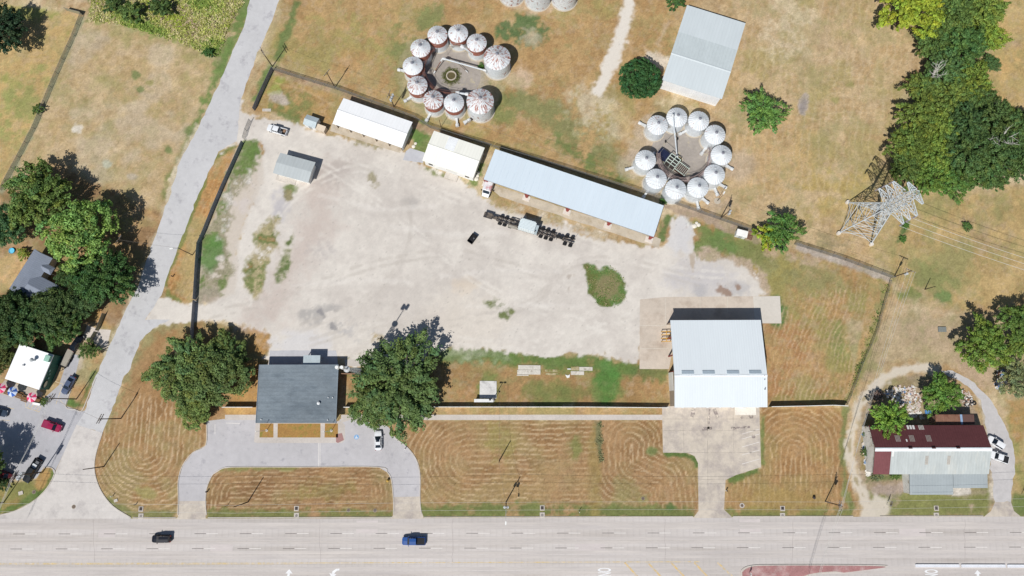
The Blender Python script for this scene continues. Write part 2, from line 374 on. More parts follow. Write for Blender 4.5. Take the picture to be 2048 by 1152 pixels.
paint([(497, 655), (540, 660), (540, 700), (520, 712), (500, 700)], (178, 130, 62), .9, 4, 6)
paint([(480, 730), (520, 720), (520, 812), (460, 812)], (184, 138, 66), .7, 6, 6)
# island inside the horseshoe drive
isl = [(413, 1035), (411, 1000), (414, 975), (425, 950), (445, 937), (470, 934), (755, 934), (775, 945), (783, 960), (787, 1000), (787, 1035)]
zone(isl, (164, 126, 80), (144, 106, 64), (148, 124, 76), 2, 3)
stripes(isl, 9.5, (204, 174, 132), .75, None, 8)
paint(wide([(413, 1030), (600, 1028), (787, 1030)], 18), (112, 122, 60), .85, 6, 9, nE, .15, .45)
paint(wide([(440, 938), (520, 936), (600, 937)], 7), (124, 130, 66), .7, 3, 5)
paint(ell(640, 985, 70, 20, 0), (142, 130, 64), .6, 14, 16, nE, .4, .65)
# big front lawn
lawn_c = [(788, 841), (1324, 841), (1326, 905), (1374, 907), (1390, 914), (1396, 928), (1397, 1020), (1387, 1034), (845, 1034), (840, 1010), (840, 950), (833, 920), (815, 895), (792, 876), (784, 862)]
zone(lawn_c, (168, 130, 84), (150, 112, 66), (158, 130, 80), 2, 3)
LC2 = [(1196, 841), (1324, 841), (1326, 905), (1374, 907), (1390, 914), (1396, 928), (1397, 1034), (1196, 1034)]; LC1 = [p for p in lawn_c if p[0] < 900 or p[0] == 1196]
stripes([(788, 841), (1196, 841), (1200, 1034), (845, 1034), (840, 950), (815, 895), (784, 862)], 10.6, (206, 178, 136), .78, None, 9, spine=[(935, 925), (1240, 921)])
stripes(LC2, 10.6, (206, 178, 136), .75, None, 10, spine=[(1262, 890), (1262, 930), (1330, 960), (1340, 1034)])
paint(wide([(842, 1026), (1010, 1020), (1200, 1022), (1390, 1026)], 26), (104, 118, 56), .9, 7, 12, nE, .12, .42)
paint(ell(1000, 885, 26, 45, 0), (146, 136, 66), .65, 14, 16, nE, .3, .6)
paint(ell(1150, 895, 14, 26, 0), (122, 128, 62), .8, 8, 12); paint(ell(1190, 950, 14, 100, 0), (150, 128, 66), .7, 8, 8)
paint(ell(1260, 985, 40, 24, 30), (140, 130, 76), .6, 12, 20, nE, .3, .6); paint(ell(1120, 960, 60, 40, 0), (168, 134, 86), .5, 20, 20)
paint(wide([(1196, 842), (1198, 880), (1203, 925)], 9), (112, 112, 74), .9, 2, 5)
paint(wide([(1330, 908), (1372, 910), (1389, 918), (1396, 935)], 12), (84, 112, 48), .95, 3, 6)
# verge strips between fence and walk
zone([(450, 815), (512, 815), (512, 830), (450, 830)], (190, 148, 78), (176, 130, 68), None, 1, 1)
zone([(690, 816), (1324, 816), (1324, 830), (690, 830)], (182, 148, 94), (166, 130, 78), (160, 140, 84), 1, 1)
stripes([(690, 816), (1324, 816), (1324, 830), (690, 830)], 6, (208, 168, 106), .5, 0, 2)
# grass behind the fence
back = [(880, 700), (950, 697), (1000, 703), (1030, 707), (1120, 713), (1170, 713), (1220, 722), (1280, 735), (1336, 738), (1336, 812), (690, 812), (690, 740), (800, 720)]
zone(back, (172, 132, 80), (156, 122, 70), (126, 128, 66), 6, 10)
paint(wide([(880, 708), (950, 706), (1010, 712), (1090, 722), (1180, 728), (1280, 742)], [36, 40, 30, 34, 40, 24]), (90, 122, 52), .92, 10, 16, nE, .1, .4)
paint(ell(1212, 770, 26, 44, 0), (78, 126, 48), .95, 8, 9)
paint(ell(1130, 785, 120, 16, 0), (112, 122, 58), .7, 10, 16, nE, .25, .6); paint(ell(975, 775, 22, 36, 0), (110, 130, 60), .8, 8, 12)
paint(ell(1300, 745, 40, 18, 0), (96, 116, 56), .8, 8, 14)
paint(ell(925, 772, 22, 12), (134, 122, 86), .7, 6, 12, nE, .3, .6)
# east front lawn
lawn_e = [(1524, 814), (1690, 814), (1695, 830), (1690, 900), (1700, 965), (1714, 1010), (1700, 1034), (1466, 1034), (1448, 1019), (1451, 962), (1476, 948), (1522, 936)]
zone(lawn_e, (174, 134, 82), (156, 116, 66), (160, 132, 76), 2, 3)
stripes(lawn_e, 11, (204, 174, 130), .7, None, 9, spine=[(1588, 905), (1584, 1034)])
paint(wide([(1452, 1028), (1560, 1028), (1705, 1026)], 24), (110, 122, 58), .85, 7, 10, nE, .15, .45)
paint(ell(1560, 1000, 90, 26), (160, 132, 66), .6, 14, 14); paint(wide([(1455, 962), (1480, 952), (1520, 940)], 14), (88, 116, 50), .9, 4, 7); paint(wide([(1527, 830), (1524, 880), (1526, 930)], 9), (100, 122, 56), .8, 4, 6)
paint(wide([(1692, 812), (1684, 900), (1692, 990), (1708, 1020)], 14), (112, 126, 66), .8, 4, 7)
# land around the red-roofed workshop
zone([(1690, 640), (2100, 620), (2100, 760), (2010, 780), (1900, 730), (1800, 720), (1720, 770)], (184, 162, 122), (170, 148, 110), (156, 146, 96), 8, 12)
paint(ell(1860, 660, 70, 34, 10), (176, 152, 120), .8, 20, 22); paint(ell(1950, 745, 50, 22, 35), (182, 154, 124), .8, 10, 14)
zone([(1740, 560), (1700, 812), (1712, 780), (1765, 640), (1785, 570)], (186, 150, 92), (172, 140, 84), None, 4, 6)
paint(wide([(1770, 570), (1745, 680), (1700, 800)], 16), (132, 134, 78), .75, 5, 9, nE, .2, .5)
loop_in = [(1715, 960), (1708, 900), (1714, 840), (1738, 792), (1780, 757), (1830, 748), (1890, 760), (1935, 790), (1965, 840), (1985, 900), (1995, 990), (1975, 1032), (1745, 1032)]
zone(loop_in, (170, 148, 122), (156, 136, 108), (150, 130, 92), 4, 8)
paint([(1740, 985), (1990, 975), (1975, 1034), (1755, 1034), (1745, 1010)], (122, 126, 62), .95, 8, 10, nE, .0, .3)
paint(ell(1780, 978, 36, 14, -4), (164, 146, 132), .95, 5, 8); paint(ell(1930, 985, 44, 8, 0), (150, 136, 110), .8, 5, 8)
paint(wide([(1735, 955), (1770, 955), (1808, 950)], 16), (98, 112, 58), .9, 4, 8)
paint([(1905, 992), (1905, 972), (1942, 972), (1942, 988)], (190, 182, 172), .9, 2, 2)
paint([(1720, 940), (1722, 880), (1728, 840), (1745, 840), (1745, 950)], (140, 120, 74), .9, 4, 6)
zone([(2012, 830), (2100, 800), (2100, 1034), (2040, 1034), (2022, 990), (2028, 920)], (176, 150, 92), (150, 142, 78), (128, 130, 66), 4, 6)
paint([(1984, 925), (2002, 925), (1996, 1000), (1976, 1000)], (196, 184, 164), .9, 4, 7)
paint([(1955, 790), (1985, 850), (1985, 900), (1968, 850)], (190, 180, 164), .8, 5, 8)
paint([(2012, 800), (2060, 790), (2060, 880), (2030, 880)], (178, 132, 70), .8, 6, 8); paint(ell(2040, 1010, 20, 26), (96, 116, 54), .9, 6, 8)
# under and around the trees on the left
zone([(-60, 420), (120, 330), (330, 430), (300, 500), (230, 660), (190, 640), (60, 700), (-60, 760)], (160, 126, 84), (140, 108, 70), (184, 146, 92), 8, 14)
paint(ell(15, 545, 40, 32, -30), (200, 162, 104), .95, 8, 10); paint(wide([(170, 640), (195, 628), (205, 655)], 24), (196, 144, 74), .9, 5, 8)
zone([(140, 700), (175, 690), (212, 690), (198, 745), (166, 822), (140, 822), (130, 812), (146, 760), (150, 735)], (184, 148, 98), (168, 128, 74), (160, 148, 100), 3, 6)
paint(ell(146, 730, 14, 34, 20), (190, 174, 150), .9, 6, 9); paint(ell(150, 808, 18, 9, 12), (84, 118, 46), .95, 4, 6); paint(wide([(190, 742), (178, 775), (168, 800)], 8), (96, 118, 54), .8, 3, 5)
paint(ell(206, 682, 14, 18, 20), (206, 196, 184), .9, 6, 8)
isl_p = [(-40, 1036), (30, 1022), (70, 1000), (95, 975), (108, 950), (107, 941), (99, 936), (89, 935), (80, 940), (74, 960), (45, 963), (-40, 962)]
zone(isl_p, (168, 136, 76), (146, 122, 64), (128, 128, 64), 2, 3)
paint(wide([(-20, 1028), (30, 1016), (70, 992), (100, 955), (104, 942)], 16), (86, 114, 48), .9, 4, 7, nE, .1, .4); paint(ell(85, 960, 12, 22, 30), (184, 142, 76), .9, 4, 5)
# --- gravel yard
GRV = (216, 208, 198)
yard = [(478, 200), (486, 226), (512, 234), (560, 238), (606, 254), (655, 268), (682, 278), (720, 285), (770, 300), (805, 300), (822, 318), (850, 333), (905, 355), (946, 372), (958, 392), (985, 402), (1030, 408), (1090, 430), (1180, 460), (1260, 486), (1318, 496), (1338, 486), (1336, 450), (1344, 436), (1366, 442), (1374, 462), (1384, 452), (1392, 468), (1382, 500), (1392, 522), (1412, 500), (1440, 512), (1470, 514), (1496, 534), (1520, 560), (1533, 588), (1500, 600), (1290, 610), (1282, 724), (1255, 724), (1220, 716), (1170, 708), (1120, 712), (1060, 712), (1030, 706), (1000, 702), (950, 697), (900, 696), (860, 700), (845, 735), (700, 735), (690, 714), (515, 718), (538, 712), (541, 690), (540, 668), (515, 655), (470, 648), (430, 640), (345, 643), (305, 660), (290, 640), (318, 590), (342, 602), (378, 608), (416, 604), (446, 584), (458, 560), (462, 530), (470, 500), (488, 440), (508, 390), (520, 330), (522, 300), (516, 284), (480, 283), (440, 305), (440, 250)]
ixy, my = mask(yard, 3, 10)
gcol = mix2(ixy, (220, 213, 203), (202, 194, 185), sm(.25, .85, nA[ixy] * .45 + nE[ixy] * .55)) * (.955 + .09 * nD[ixy])[:, None]
COLR[ixy] = COLR[ixy] * (1 - my[:, None]) + gcol * my[:, None]; KIND[ixy[my > .5]] = 1
yp = lambda px, col, a, s, r, tx=None, lo=.35, hi=.65: paint(px, col, a, s, r, tx, lo, hi)
yp([(600, 320), (680, 330), (660, 470), (600, 560), (560, 640), (480, 650), (560, 520), (620, 420)], (196, 182, 172), .8, 35, 30)
yp(ell(665, 345, 40, 26, -20), (184, 174, 166), .8, 18, 22, nE, .3, .6); yp(ell(820, 402, 18, 10), (176, 170, 164), .7, 8, 10)
yp(ell(560, 410, 16, 34, 10), (186, 182, 184), .8, 10, 14); yp(ell(640, 500, 30, 14), (182, 176, 172), .6, 12, 20, nE, .3, .6)
yp(ell(660, 632, 60, 16, 5), (168, 164, 160), .75, 10, 18, nC, .55, .72); yp(ell(720, 668, 45, 16, 10), (178, 176, 176), .6, 12, 22, nE, .4, .6)
yp(ell(846, 465, 14, 7), (190, 182, 174), .6, 6, 8); yp(ell(930, 568, 26, 13), (212, 196, 176), .7, 9, 12)
yp(ell(1400, 555, 70, 28, 0), (194, 190, 190), .75, 22, 24); yp([(1385, 565), (1500, 565), (1500, 594), (1385, 594)], (172, 170, 172), .6, 10, 16, nB, .4, .65)
yp(wide([(1383, 510), (1386, 545)], 5), (176, 158, 134), .7, 2, 5); yp(ell(1458, 578, 20, 12, 30), (150, 124, 106), .85, 4, 16, nC, .5, .62)
yp(wide([(1138, 552), (1138, 580)], 5), (176, 164, 152), .7, 2, 5, nC, .4, .6); yp(wide([(1152, 550), (1155, 575)], 7), (178, 166, 150), .6, 3, 6, nC, .45, .6)
yp(ell(1362, 470, 22, 40, 10), (206, 204, 204), .8, 9, 12); yp(wide([(1342, 445), (1352, 500)], 14), (214, 210, 206), .5, 6, 8)
yp(ell(940, 640, 80, 60), (220, 210, 196), .5, 40, 30); yp(ell(600, 690, 60, 22), (212, 210, 210), .7, 14, 16)
yp(wide([(640, 620), (655, 640), (672, 660)], 6), (136, 134, 136), .7, 2, 6, nC, .5, .62)
for px_, c_, a_ in ((curve([(420, 622), (520, 600), (640, 560), (760, 520), (900, 500), (1000, 520), (1120, 560), (1250, 640)]), (190, 182, 172), .5), (curve([(540, 280), (640, 320), (760, 400), (860, 480), (960, 560), (1100, 620), (1260, 660)]), (226, 220, 210), .5), (curve([(500, 600), (540, 460), (600, 380), (720, 330), (850, 370), (960, 410), (1150, 470), (1330, 530), (1460, 545)]), (226, 220, 210), .5), (curve([(620, 680), (760, 640), (900, 640), (1060, 600), (1150, 520), (1260, 520), (1400, 560)]), (192, 184, 174), .45), (curve([(700, 690), (820, 660), (960, 680), (1080, 680), (1200, 650), (1270, 620)]), (226, 220, 210), .45), (curve([(640, 300), (760, 340), (820, 420), (800, 520), (720, 600), (600, 650)]), (192, 184, 174), .4)):
    for o_ in (0, 13): yp(wide([(x, y + o_) for x, y in px_], 4), c_, a_, 2.5, 4, nC, .3, .6)
for a, b, aa in ((700, 560, 12), (900, 470, -18), (1050, 610, 4), (760, 420, -30), (1000, 540, 14)):
    yp(wide([(a - 120, b + aa), (a, b), (a + 120, b + aa * .3)], 6), (226, 220, 212), .35, 4, 6)
    yp(wide([(a - 120, b + aa + 14), (a, b + 13), (a + 120, b + aa * .3 + 12)], 5), (190, 182, 174), .3, 4, 6)
paint([(470, 300), (524, 284), (530, 360), (500, 420), (480, 480), (470, 590), (430, 605), (394, 600), (402, 495), (412, 470), (430, 420), (448, 380)], (206, 196, 184), .92, 5, 8, kind=1)
# weeds growing in the gravel
def weeds(px, cols, soft=6, rag=14, lo=.3, hi=.5, tx=None, kind=0):
    for c, l, h in cols: paint(px, c, .95, soft, rag, (nE if tx is None else tx), l, h, kind)
G3 = [((164, 150, 104), .1, .35), ((108, 122, 62), .42, .62), ((150, 116, 66), .66, .8)]
weeds([(540, 432), (556, 440), (556, 470), (545, 500), (530, 530), (528, 560), (512, 592), (500, 586), (491, 560), (493, 525), (510, 500), (512, 470)], G3, 6, 12)
weeds([(583, 464), (588, 476), (580, 510), (576, 540), (560, 572), (554, 566), (556, 530), (566, 500)], [((150, 150, 108), .1, .35), ((92, 112, 56), .3, .5)], 5, 10)
weeds([(487, 286), (520, 284), (524, 310), (505, 345), (488, 375), (470, 400), (462, 440), (456, 480), (462, 530), (456, 570), (440, 590), (402, 602), (396, 590), (402, 500), (420, 450), (455, 360)], [((150, 142, 112), .05, .3), ((104, 126, 60), .4, .58)], 6, 14)
paint([(487, 286), (520, 284), (522, 312), (502, 335), (480, 330)], (100, 128, 56), .8, 6, 10); paint(ell(425, 510, 20, 38, 14), (84, 126, 54), .85, 8, 10)
yp([(452, 380), (500, 345), (498, 400), (480, 440), (470, 470), (445, 470)], (208, 198, 190), .85, 8, 18, nE, .35, .55); paint(ell(416, 590, 26, 18, -15), (166, 152, 134), .8, 6, 10)
yp(ell(441, 517, 9, 7), (208, 198, 186), .9, 3, 4)
mound = [(1172, 545), (1166, 530), (1176, 526), (1195, 536), (1215, 533), (1238, 545), (1250, 570), (1250, 595), (1238, 612), (1215, 614), (1192, 604), (1178, 585)]
weeds(mound, [((86, 118, 52), -.2, .0), ((106, 112, 64), .5, .7)], 3, 8, kind=3)
paint(ell(1215, 572, 24, 26, 0), (138, 128, 94), .9, 8, 10, kind=3)
weeds(ell(1000, 612, 28, 9, 12), [((140, 142, 110), .4, .5), ((112, 120, 72), .58, .68)], 5, 12); weeds(ell(1008, 630, 12, 5, 20), [((104, 116, 60), .2, .4)], 3, 7)
weeds(ell(745, 360, 8, 16), [((156, 146, 118), .45, .6)], 5, 10); weeds(ell(580, 376, 14, 12, 20), [((112, 128, 64), .2, .45)], 4, 8); weeds(ell(575, 390, 10, 12, 20), [((140, 130, 90), .4, .6)], 4, 8)
weeds(wide([(985, 398), (1060, 425), (1160, 455), (1240, 482)], [26, 20, 16, 12]), [((184, 166, 134), .15, .4), ((176, 142, 92), .45, .65)], 6, 12); weeds(ell(1005, 393, 28, 14, 20), [((180, 146, 94), .05, .3), ((158, 140, 84), .5, .7)], 5, 10)
weeds(wide([(655, 262), (700, 276), (770, 288), (800, 297)], [10, 16, 12, 8]), [((150, 140, 106), .4, .6)], 4, 10)
weeds(wide([(850, 336), (890, 352), (945, 368)], 8), [((120, 126, 76), .4, .6)], 3, 6); weeds(ell(850, 290, 22, 26, 20), [((104, 124, 58), .1, .4)], 6, 10); weeds(ell(952, 350, 12, 30, 25), [((110, 132, 58), .1, .4)], 4, 8)
weeds(ell(840, 262, 16, 22, 20), [((92, 126, 50), .0, .3)], 5, 9); weeds(ell(1330, 455, 8, 30, 15), [((94, 116, 58), .1, .4)], 4, 8)
weeds(wide([(690, 714), (740, 712), (770, 700)], 14), [((140, 134, 92), .35, .55)], 4, 12); weeds(ell(755, 680, 14, 12), [((170, 150, 110), .3, .5)], 4, 8)
weeds([(1395, 505), (1420, 496), (1450, 508), (1480, 512), (1510, 530), (1536, 560), (1545, 600), (1530, 600), (1515, 560), (1490, 535), (1450, 520), (1405, 520)], [((178, 156, 130), .3, .5)], 5, 12)
# dirt strip along the north fence, silo yards
zone(wide([(546, 140), (605, 160), (675, 180), (760, 222), (860, 262), (940, 290)], 14), (172, 142, 110), (152, 122, 90), None, 4, 6)
zone(wide([(1325, 405), (1400, 430), (1480, 462), (1520, 478)], 20), (172, 150, 126), (156, 134, 112), None, 3, 6)
zone(wide([(1590, 492), (1680, 522), (1780, 558)], 13), (182, 170, 158), (166, 152, 138), None, 3, 5)
paint(ell(905, 150, 108, 96, 0), (170, 154, 116), .8, 8, 12); paint(ell(905, 150, 104, 92, 0), (128, 130, 80), .6, 8, 16, nE, .4, .6); paint(ell(900, 148, 78, 66), (170, 158, 146), .7, 8, 10)
paint(ell(1360, 312, 104, 98, 30), (180, 158, 124), .8, 8, 12)
for u, v in ((1288, 320), (1300, 260), (1262, 330), (1440, 400), (1480, 330)): paint(ell(u, v, 34, 26), (184, 164, 140), .6, 10, 12)
paint(wide([(1440, 400), (1470, 380), (1460, 410)], 20), (190, 156, 108), .6, 8, 9)
paint(ell(1075, 2, 78, 26), (186, 158, 126), .85, 8, 10)
# workshop drives
drv = curve([(1735, 1040), (1728, 1000), (1712, 960), (1701, 915), (1702, 865), (1718, 815), (1748, 772), (1790, 745), (1835, 735), (1880, 740)])
paint(wide([(164, 32), (148, 74), (126, 122), (102, 176), (89, 206), (67, 260), (37, 317), (0, 386)], 10), (146, 146, 112), .9, 3, 4)
paint(wide(drv, [30] * 4 + [21] * 6 + list(np.linspace(20, 16, len(drv) - 10))), (208, 198, 182), .95, 4, 7, kind=2)
paint(wide(drv[4:34], 5), (160, 146, 112), .8, 2, 6, nC, .3, .55)
paint(ell(1760, 1016, 22, 22), (206, 196, 180), .95, 5, 8, kind=2)
# small dead and green tufts in open ground
rs = np.random.RandomState(5)
for u, v, c in ((270, 150, GREEN), (280, 180, GREEN), (335, 300, GREEN), (215, 328, (170, 172, 150)), (300, 165, OLIVE), (265, 355, GREY), (155, 258, (214, 206, 192)), (378, 262, GREEN), (1935, 453, DKG), (1920, 246, OLIVE), (1670, 200, OLIVE), (1700, 170, OLIVE), (1920, 228, GREEN), (1305, 903, GREEN), (1338, 1015, DKG), (1285, 1000, OLIVE)):
    paint(ell(u, v, 9, 7), c, .85, 4, 7)
nG = vn(.8, 31, 2, rough=.8); fine = (.86 + .16 * white + .24 * nG + .10 * (nD - .5))[:, None]; isg = (KIND == 0)[:, None]
speck = np.random.RandomState(11).rand(len(XX)); COLR *= np.where(isg, fine * (1 + .16 * (nC[:, None] - .5)), .97 + .06 * white[:, None])
COLR *= np.where((speck > .996)[:, None] & ~isg, .8, 1.0)
COLR *= np.where((speck > .985)[:, None] & isg, .78, 1.0)
am_loc = .12 + .5 * (1 - sm(.66, .9, COLR[:, 1] / COLR[:, 0]))
for pl_ in (lawn_l, isl, lawn_c, lawn_e): q_ = idx(pl_, 0); am_loc[q_[sdf(pl_, q_) > 0]] *= .35
tone = vn(4.5, 41, 5, rough=.8); tone2 = vn(2.2, 43, 4, rough=.8)
for nz_, c_, lo_, hi_, am_ in ((tone, (160, 154, 94), .50, .72, .55), (tone2, (196, 170, 138), .55, .75, .45), (vn(7, 47, 5, rough=.75), (128, 136, 76), .6, .8, .45), (vn(1.6, 49, 3, rough=.8), (134, 108, 66), .62, .8, .4)):
    k = (sm(lo_, hi_, nz_) * am_ * am_loc)[:, None] * isg; COLR = COLR * (1 - k) + np.array(C(*c_)) * k
lum = COLR @ np.array([.3, .55, .15]); COLR = np.where(isg, COLR * .84 + lum[:, None] * .16, COLR)
COLR = np.clip(COLR, .01, .9)
mg = bpy.data.materials.new('ground_cover'); mg.use_nodes = True; t = mg.node_tree; p = t.nodes['Principled BSDF']; p.inputs['Roughness'].default_value = .95; p.inputs['Specular IOR Level'].default_value = .1
at = node(t, 'ShaderNodeAttribute', attribute_name='albedo'); tc = node(t, 'ShaderNodeTexCoord'); nz = node(t, 'ShaderNodeTexNoise'); nz.inputs['Scale'].default_value = 2.3; nz.inputs['Detail'].default_value = 7; nz.inputs['Roughness'].default_value = .75
t.links.new(tc.outputs['Object'], nz.inputs['Vector']); mr = node(t, 'ShaderNodeMapRange'); mr.inputs[1].default_value = .3; mr.inputs[2].default_value = .7; mr.inputs[3].default_value = .76; mr.inputs[4].default_value = 1.24
t.links.new(nz.outputs[0], mr.inputs[0]); vm = node(t, 'ShaderNodeVectorMath', operation='SCALE'); t.links.new(at.outputs['Color'], vm.inputs[0]); t.links.new(mr.outputs[0], vm.inputs['Scale']); t.links.new(vm.outputs[0], p.inputs['Base Color'])
mg2 = mg.copy(); mg2.name = 'gravel_cover'
for n_ in mg2.node_tree.nodes:
    if n_.bl_idname == 'ShaderNodeMapRange': n_.inputs[3].default_value = .95; n_.inputs[4].default_value = 1.05
ii, jj = np.meshgrid(np.arange(NX - 1), np.arange(NY - 1)); base = (jj * NX + ii).ravel(); QF = np.stack([base, base + 1, base + NX + 1, base + NX], 1); fk = KIND[base]
def ground_piece(name, ks, label, cat):
    q = QF[np.isin(fk, ks)]; us, inv = np.unique(q, return_inverse=True); me = bpy.data.meshes.new(name)
    co = np.stack([XX[us], YY[us], np.zeros(len(us))], 1).astype('f')
    me.vertices.add(len(us)); me.vertices.foreach_set('co', co.ravel()); n = len(q)
    me.loops.add(n * 4); me.loops.foreach_set('vertex_index', inv.ravel().astype('i')); me.polygons.add(n)
    me.polygons.foreach_set('loop_start', np.arange(0, n * 4, 4, dtype='i')); me.polygons.foreach_set('loop_total', np.full(n, 4, 'i')); me.update()
    a = me.color_attributes.new('albedo', 'FLOAT_COLOR', 'POINT'); c4 = np.ones((len(us), 4), 'f'); c4[:, :3] = COLR[us]; a.data.foreach_set('color', c4.ravel())
    me.materials.append(mg2 if ks in ([1], [2]) else mg); o = bpy.data.objects.new(name, me); COL.objects.link(o); return tag(o, label, cat, None, 'structure')
ground_piece('grass_field', [0], 'dry mown grass of the lots and fields, tan with green patches', 'grass ground')
ground_piece('gravel_yard', [1], 'pale crushed gravel yard in the middle of the sheds', 'gravel yard')
ground_piece('gravel_track', [2], 'whitish gravel tracks to the barn and round the workshop', 'track')
ground_piece('grass_mound', [3], 'round green grassy mound standing in the gravel yard', 'mound')
mb = MB(); mb.poly([(-1500, -1500, -.06), (1500, -1500, -.06), (1500, 1500, -.06), (-1500, 1500, -.06)])
tag(mb.build('outer_field', M('far_grass', C(172, 142, 92), .95, noise=((.05, .2), (.4, .2), (3, .15)))), 'dry grass country beyond the lots', 'grass ground', None, 'structure')
# ------------------------------------------------------------------ paving
mHW = M('highway_concrete', C(208, 201, 196), .85, noise=((.12, .10), (.9, .09), (6, .05)), stretch=(.07, 1, 1), ribs=('X', 1.55, .05), stain=(C(180, 172, 165), .45, .56, .12))
mST = M('street_asphalt', C(200, 199, 199), .9, noise=((.08, .06), (.8, .05), (7, .06)), stain=(C(178, 176, 178), .3, .62, .06))
mLOT = M('lot_asphalt', C(182, 181, 184), .9, noise=((.1, .08), (.9, .06), (6, .06)), stain=(C(150, 148, 152), .35, .66, .05))
mDRV = M('drive_asphalt', C(192, 189, 190), .9, noise=((.1, .08), (.7, .06), (6, .06)), stain=(C(164, 162, 166), .5, .66, .08))
mCON = M('slab_concrete', C(206, 195, 180), .85, noise=((.15, .08), (1.2, .07), (7, .06)), stain=(C(172, 162, 156), .28, .56, .12))
mWALK = M('walk_concrete', C(200, 192, 184), .85, noise=((.2, .1), (2, .08), (7, .06)))
mKERB = M('kerb_concrete', C(200, 192, 182), .85, noise=((.3, .14), (3, .12)))
mWHT = M('white_paint', C(236, 236, 236), .6, noise=((1.5, .1), (9, .08)))
mWORN = M('worn_white_paint', C(226, 221, 215), .7, noise=((1, .08), (9, .1)))
mYEL = M('yellow_paint', C(216, 190, 130), .7, noise=((.6, .12), (5, .12)), stain=(C(205, 197, 190), 1.3, .5, .12))
mYEL2 = M('ochre_paint', C(222, 188, 118), .7, noise=((.6, .12), (5, .12)), stain=(C(196, 190, 184), 1.6, .52, .12))
mBLK = M('black_joint', C(122, 115, 111), .8, noise=((1.5, .2), (5, .2)))
mJNT = M('slab_joint', C(182, 172, 160), .85, noise=((.6, .25), (3, .2)))
hw = sheet('highway', [(-120, 1038), (130, 1037.5), (700, 1036.5), (1400, 1034), (2170, 1033), (2170, 1240), (-120, 1240)], .012, mHW, 'wide pale concrete highway along the bottom with white lane dashes', 'road')
street = sheet('side_street', rough([(512, -60), (490, 45), (470, 92), (450, 140), (424, 196), (400, 248), (377, 292), (355, 333), (343, 385), (322, 440), (305, 487), (281, 560), (250, 623), (222, 685), (206, 720), (191, 752), (170, 821), (152, 849), (205, 866), (236, 788), (248, 752), (257, 744), (279, 684), (306, 657), (340, 639), (290, 640), (326, 582), (334, 554), (361, 481), (396, 390), (437, 303), (474, 281), (478, 226), (481, 203), (512, 114), (540, 50), (580, -60)], 1.1, 9), .004, mST, 'grey asphalt side street slanting up past the yard', 'road')
mouth = sheet('street_mouth', [(152, 849), (205, 866), (190, 912), (189, 946), (201, 981), (225, 1012), (262, 1037), (262, 1041), (-90, 1041), (-10, 1034), (30, 1022), (70, 1000), (95, 975), (110, 946), (128, 905), (152, 852)], .008, M('mouth_concrete', C(208, 202, 196), .85, noise=((.1, .07), (.9, .06), (6, .05)), stain=(C(184, 178, 174), .3, .6, .1)), 'flared concrete mouth where the side street meets the highway', 'road')
lot = sheet('parking_lot', [(-60, 765), (20, 790), (75, 808), (118, 770), (140, 705), (160, 712), (146, 770), (132, 812), (163, 823), (172, 820), (153, 850), (128, 905), (108, 948), (104, 936), (90, 933), (72, 957), (-60, 957)], .006, mLOT, 'grey asphalt parking lot of the white-roofed restaurant', 'parking lot')
drive = sheet('horseshoe_drive', [(357, 1002), (357, 960), (366, 930), (386, 905), (413, 890), (413, 842), (447, 838), (520, 838), (520, 850), (676, 850), (680, 838), (700, 836), (775, 852), (783, 862), (790, 875), (815, 895), (833, 920), (840, 950), (840, 993), (787, 994), (783, 960), (775, 945), (757, 934), (470, 934), (445, 937), (425, 950), (414, 975), (412, 1002)], .010, mDRV, 'grey asphalt horseshoe drive in front of the office', 'driveway')
for px in ([(356, 1002), (413, 1002), (411, 1036), (416, 1038.5), (350, 1038.5), (356, 1034)], [(787, 994), (840, 993), (840, 1012), (848, 1037.5), (780, 1037.5), (787, 1030)]):
    sheet('drive_apron', px, .014, mCON, 'pale concrete %s apron where the horseshoe drive meets the highway' % ('left' if px[0][0] < 500 else 'right'), 'apron')
shop_apron = sheet('front_apron', [(1324, 812), (1519, 812), (1519, 826), (1522, 934), (1472, 950), (1451, 960), (1448, 1019), (1466, 1036), (1386, 1036), (1397, 1022), (1396, 926), (1389, 912), (1375, 906), (1326, 905)], .014, mCON, 'stained tan concrete apron in front of the service garage', 'apron')
rear_pad = sheet('rear_pad', [(1280, 599), (1330, 594), (1560, 592), (1563, 647), (1500, 647), (1500, 700), (1345, 700), (1338, 738), (1279, 738)], .006, M('pad_concrete', C(204, 191, 176), .85, noise=((.12, .09), (1, .07), (6, .06)), stain=(C(182, 166, 150), .2, .6, .1)), 'old concrete pad behind the service garage', 'concrete pad')
sheet('rear_pad_addition', [(1506, 593), (1560, 592.5), (1562.5, 646), (1510, 646)], .010, M('new_concrete', C(212, 205, 194), .85, noise=((.2, .06), (2, .06))), 'newer pale slab on the right end of the rear pad', 'concrete pad')
walk = sheet('sidewalk', [(450, 829.5), (515, 829.5), (515, 840), (450, 840)], .012, mWALK, 'short concrete walk left of the office', 'sidewalk')
walk2 = sheet('sidewalk', [(682, 829.5), (1325, 829.5), (1325, 840), (700, 840), (682, 846)], .012, mWALK, 'long straight concrete sidewalk across the front lawn', 'sidewalk')
sheet('office_forecourt', [(512, 842), (680, 842), (690, 850), (690, 880), (684, 886), (514, 886), (508, 884)], .016, mWALK, 'concrete walks in front of the office around three grass beds', 'sidewalk')
mBED = M('bed_grass', C(168, 130, 76), .95, noise=((.5, .14), (3, .2), (9, .15)), stain=(C(120, 124, 58), .5, .6, .08))
for px, w in (([(520, 847), (547, 847), (547, 875), (519, 875)], 'left'), ([(555.5, 847), (641, 847), (641, 875), (555, 875)], 'wide middle'), ([(650, 847), (676, 847), (676, 875), (649, 875)], 'right')):
    sheet('grass_bed', px, .020, mBED, 'dry %s grass bed in the office forecourt' % w, 'grass bed')
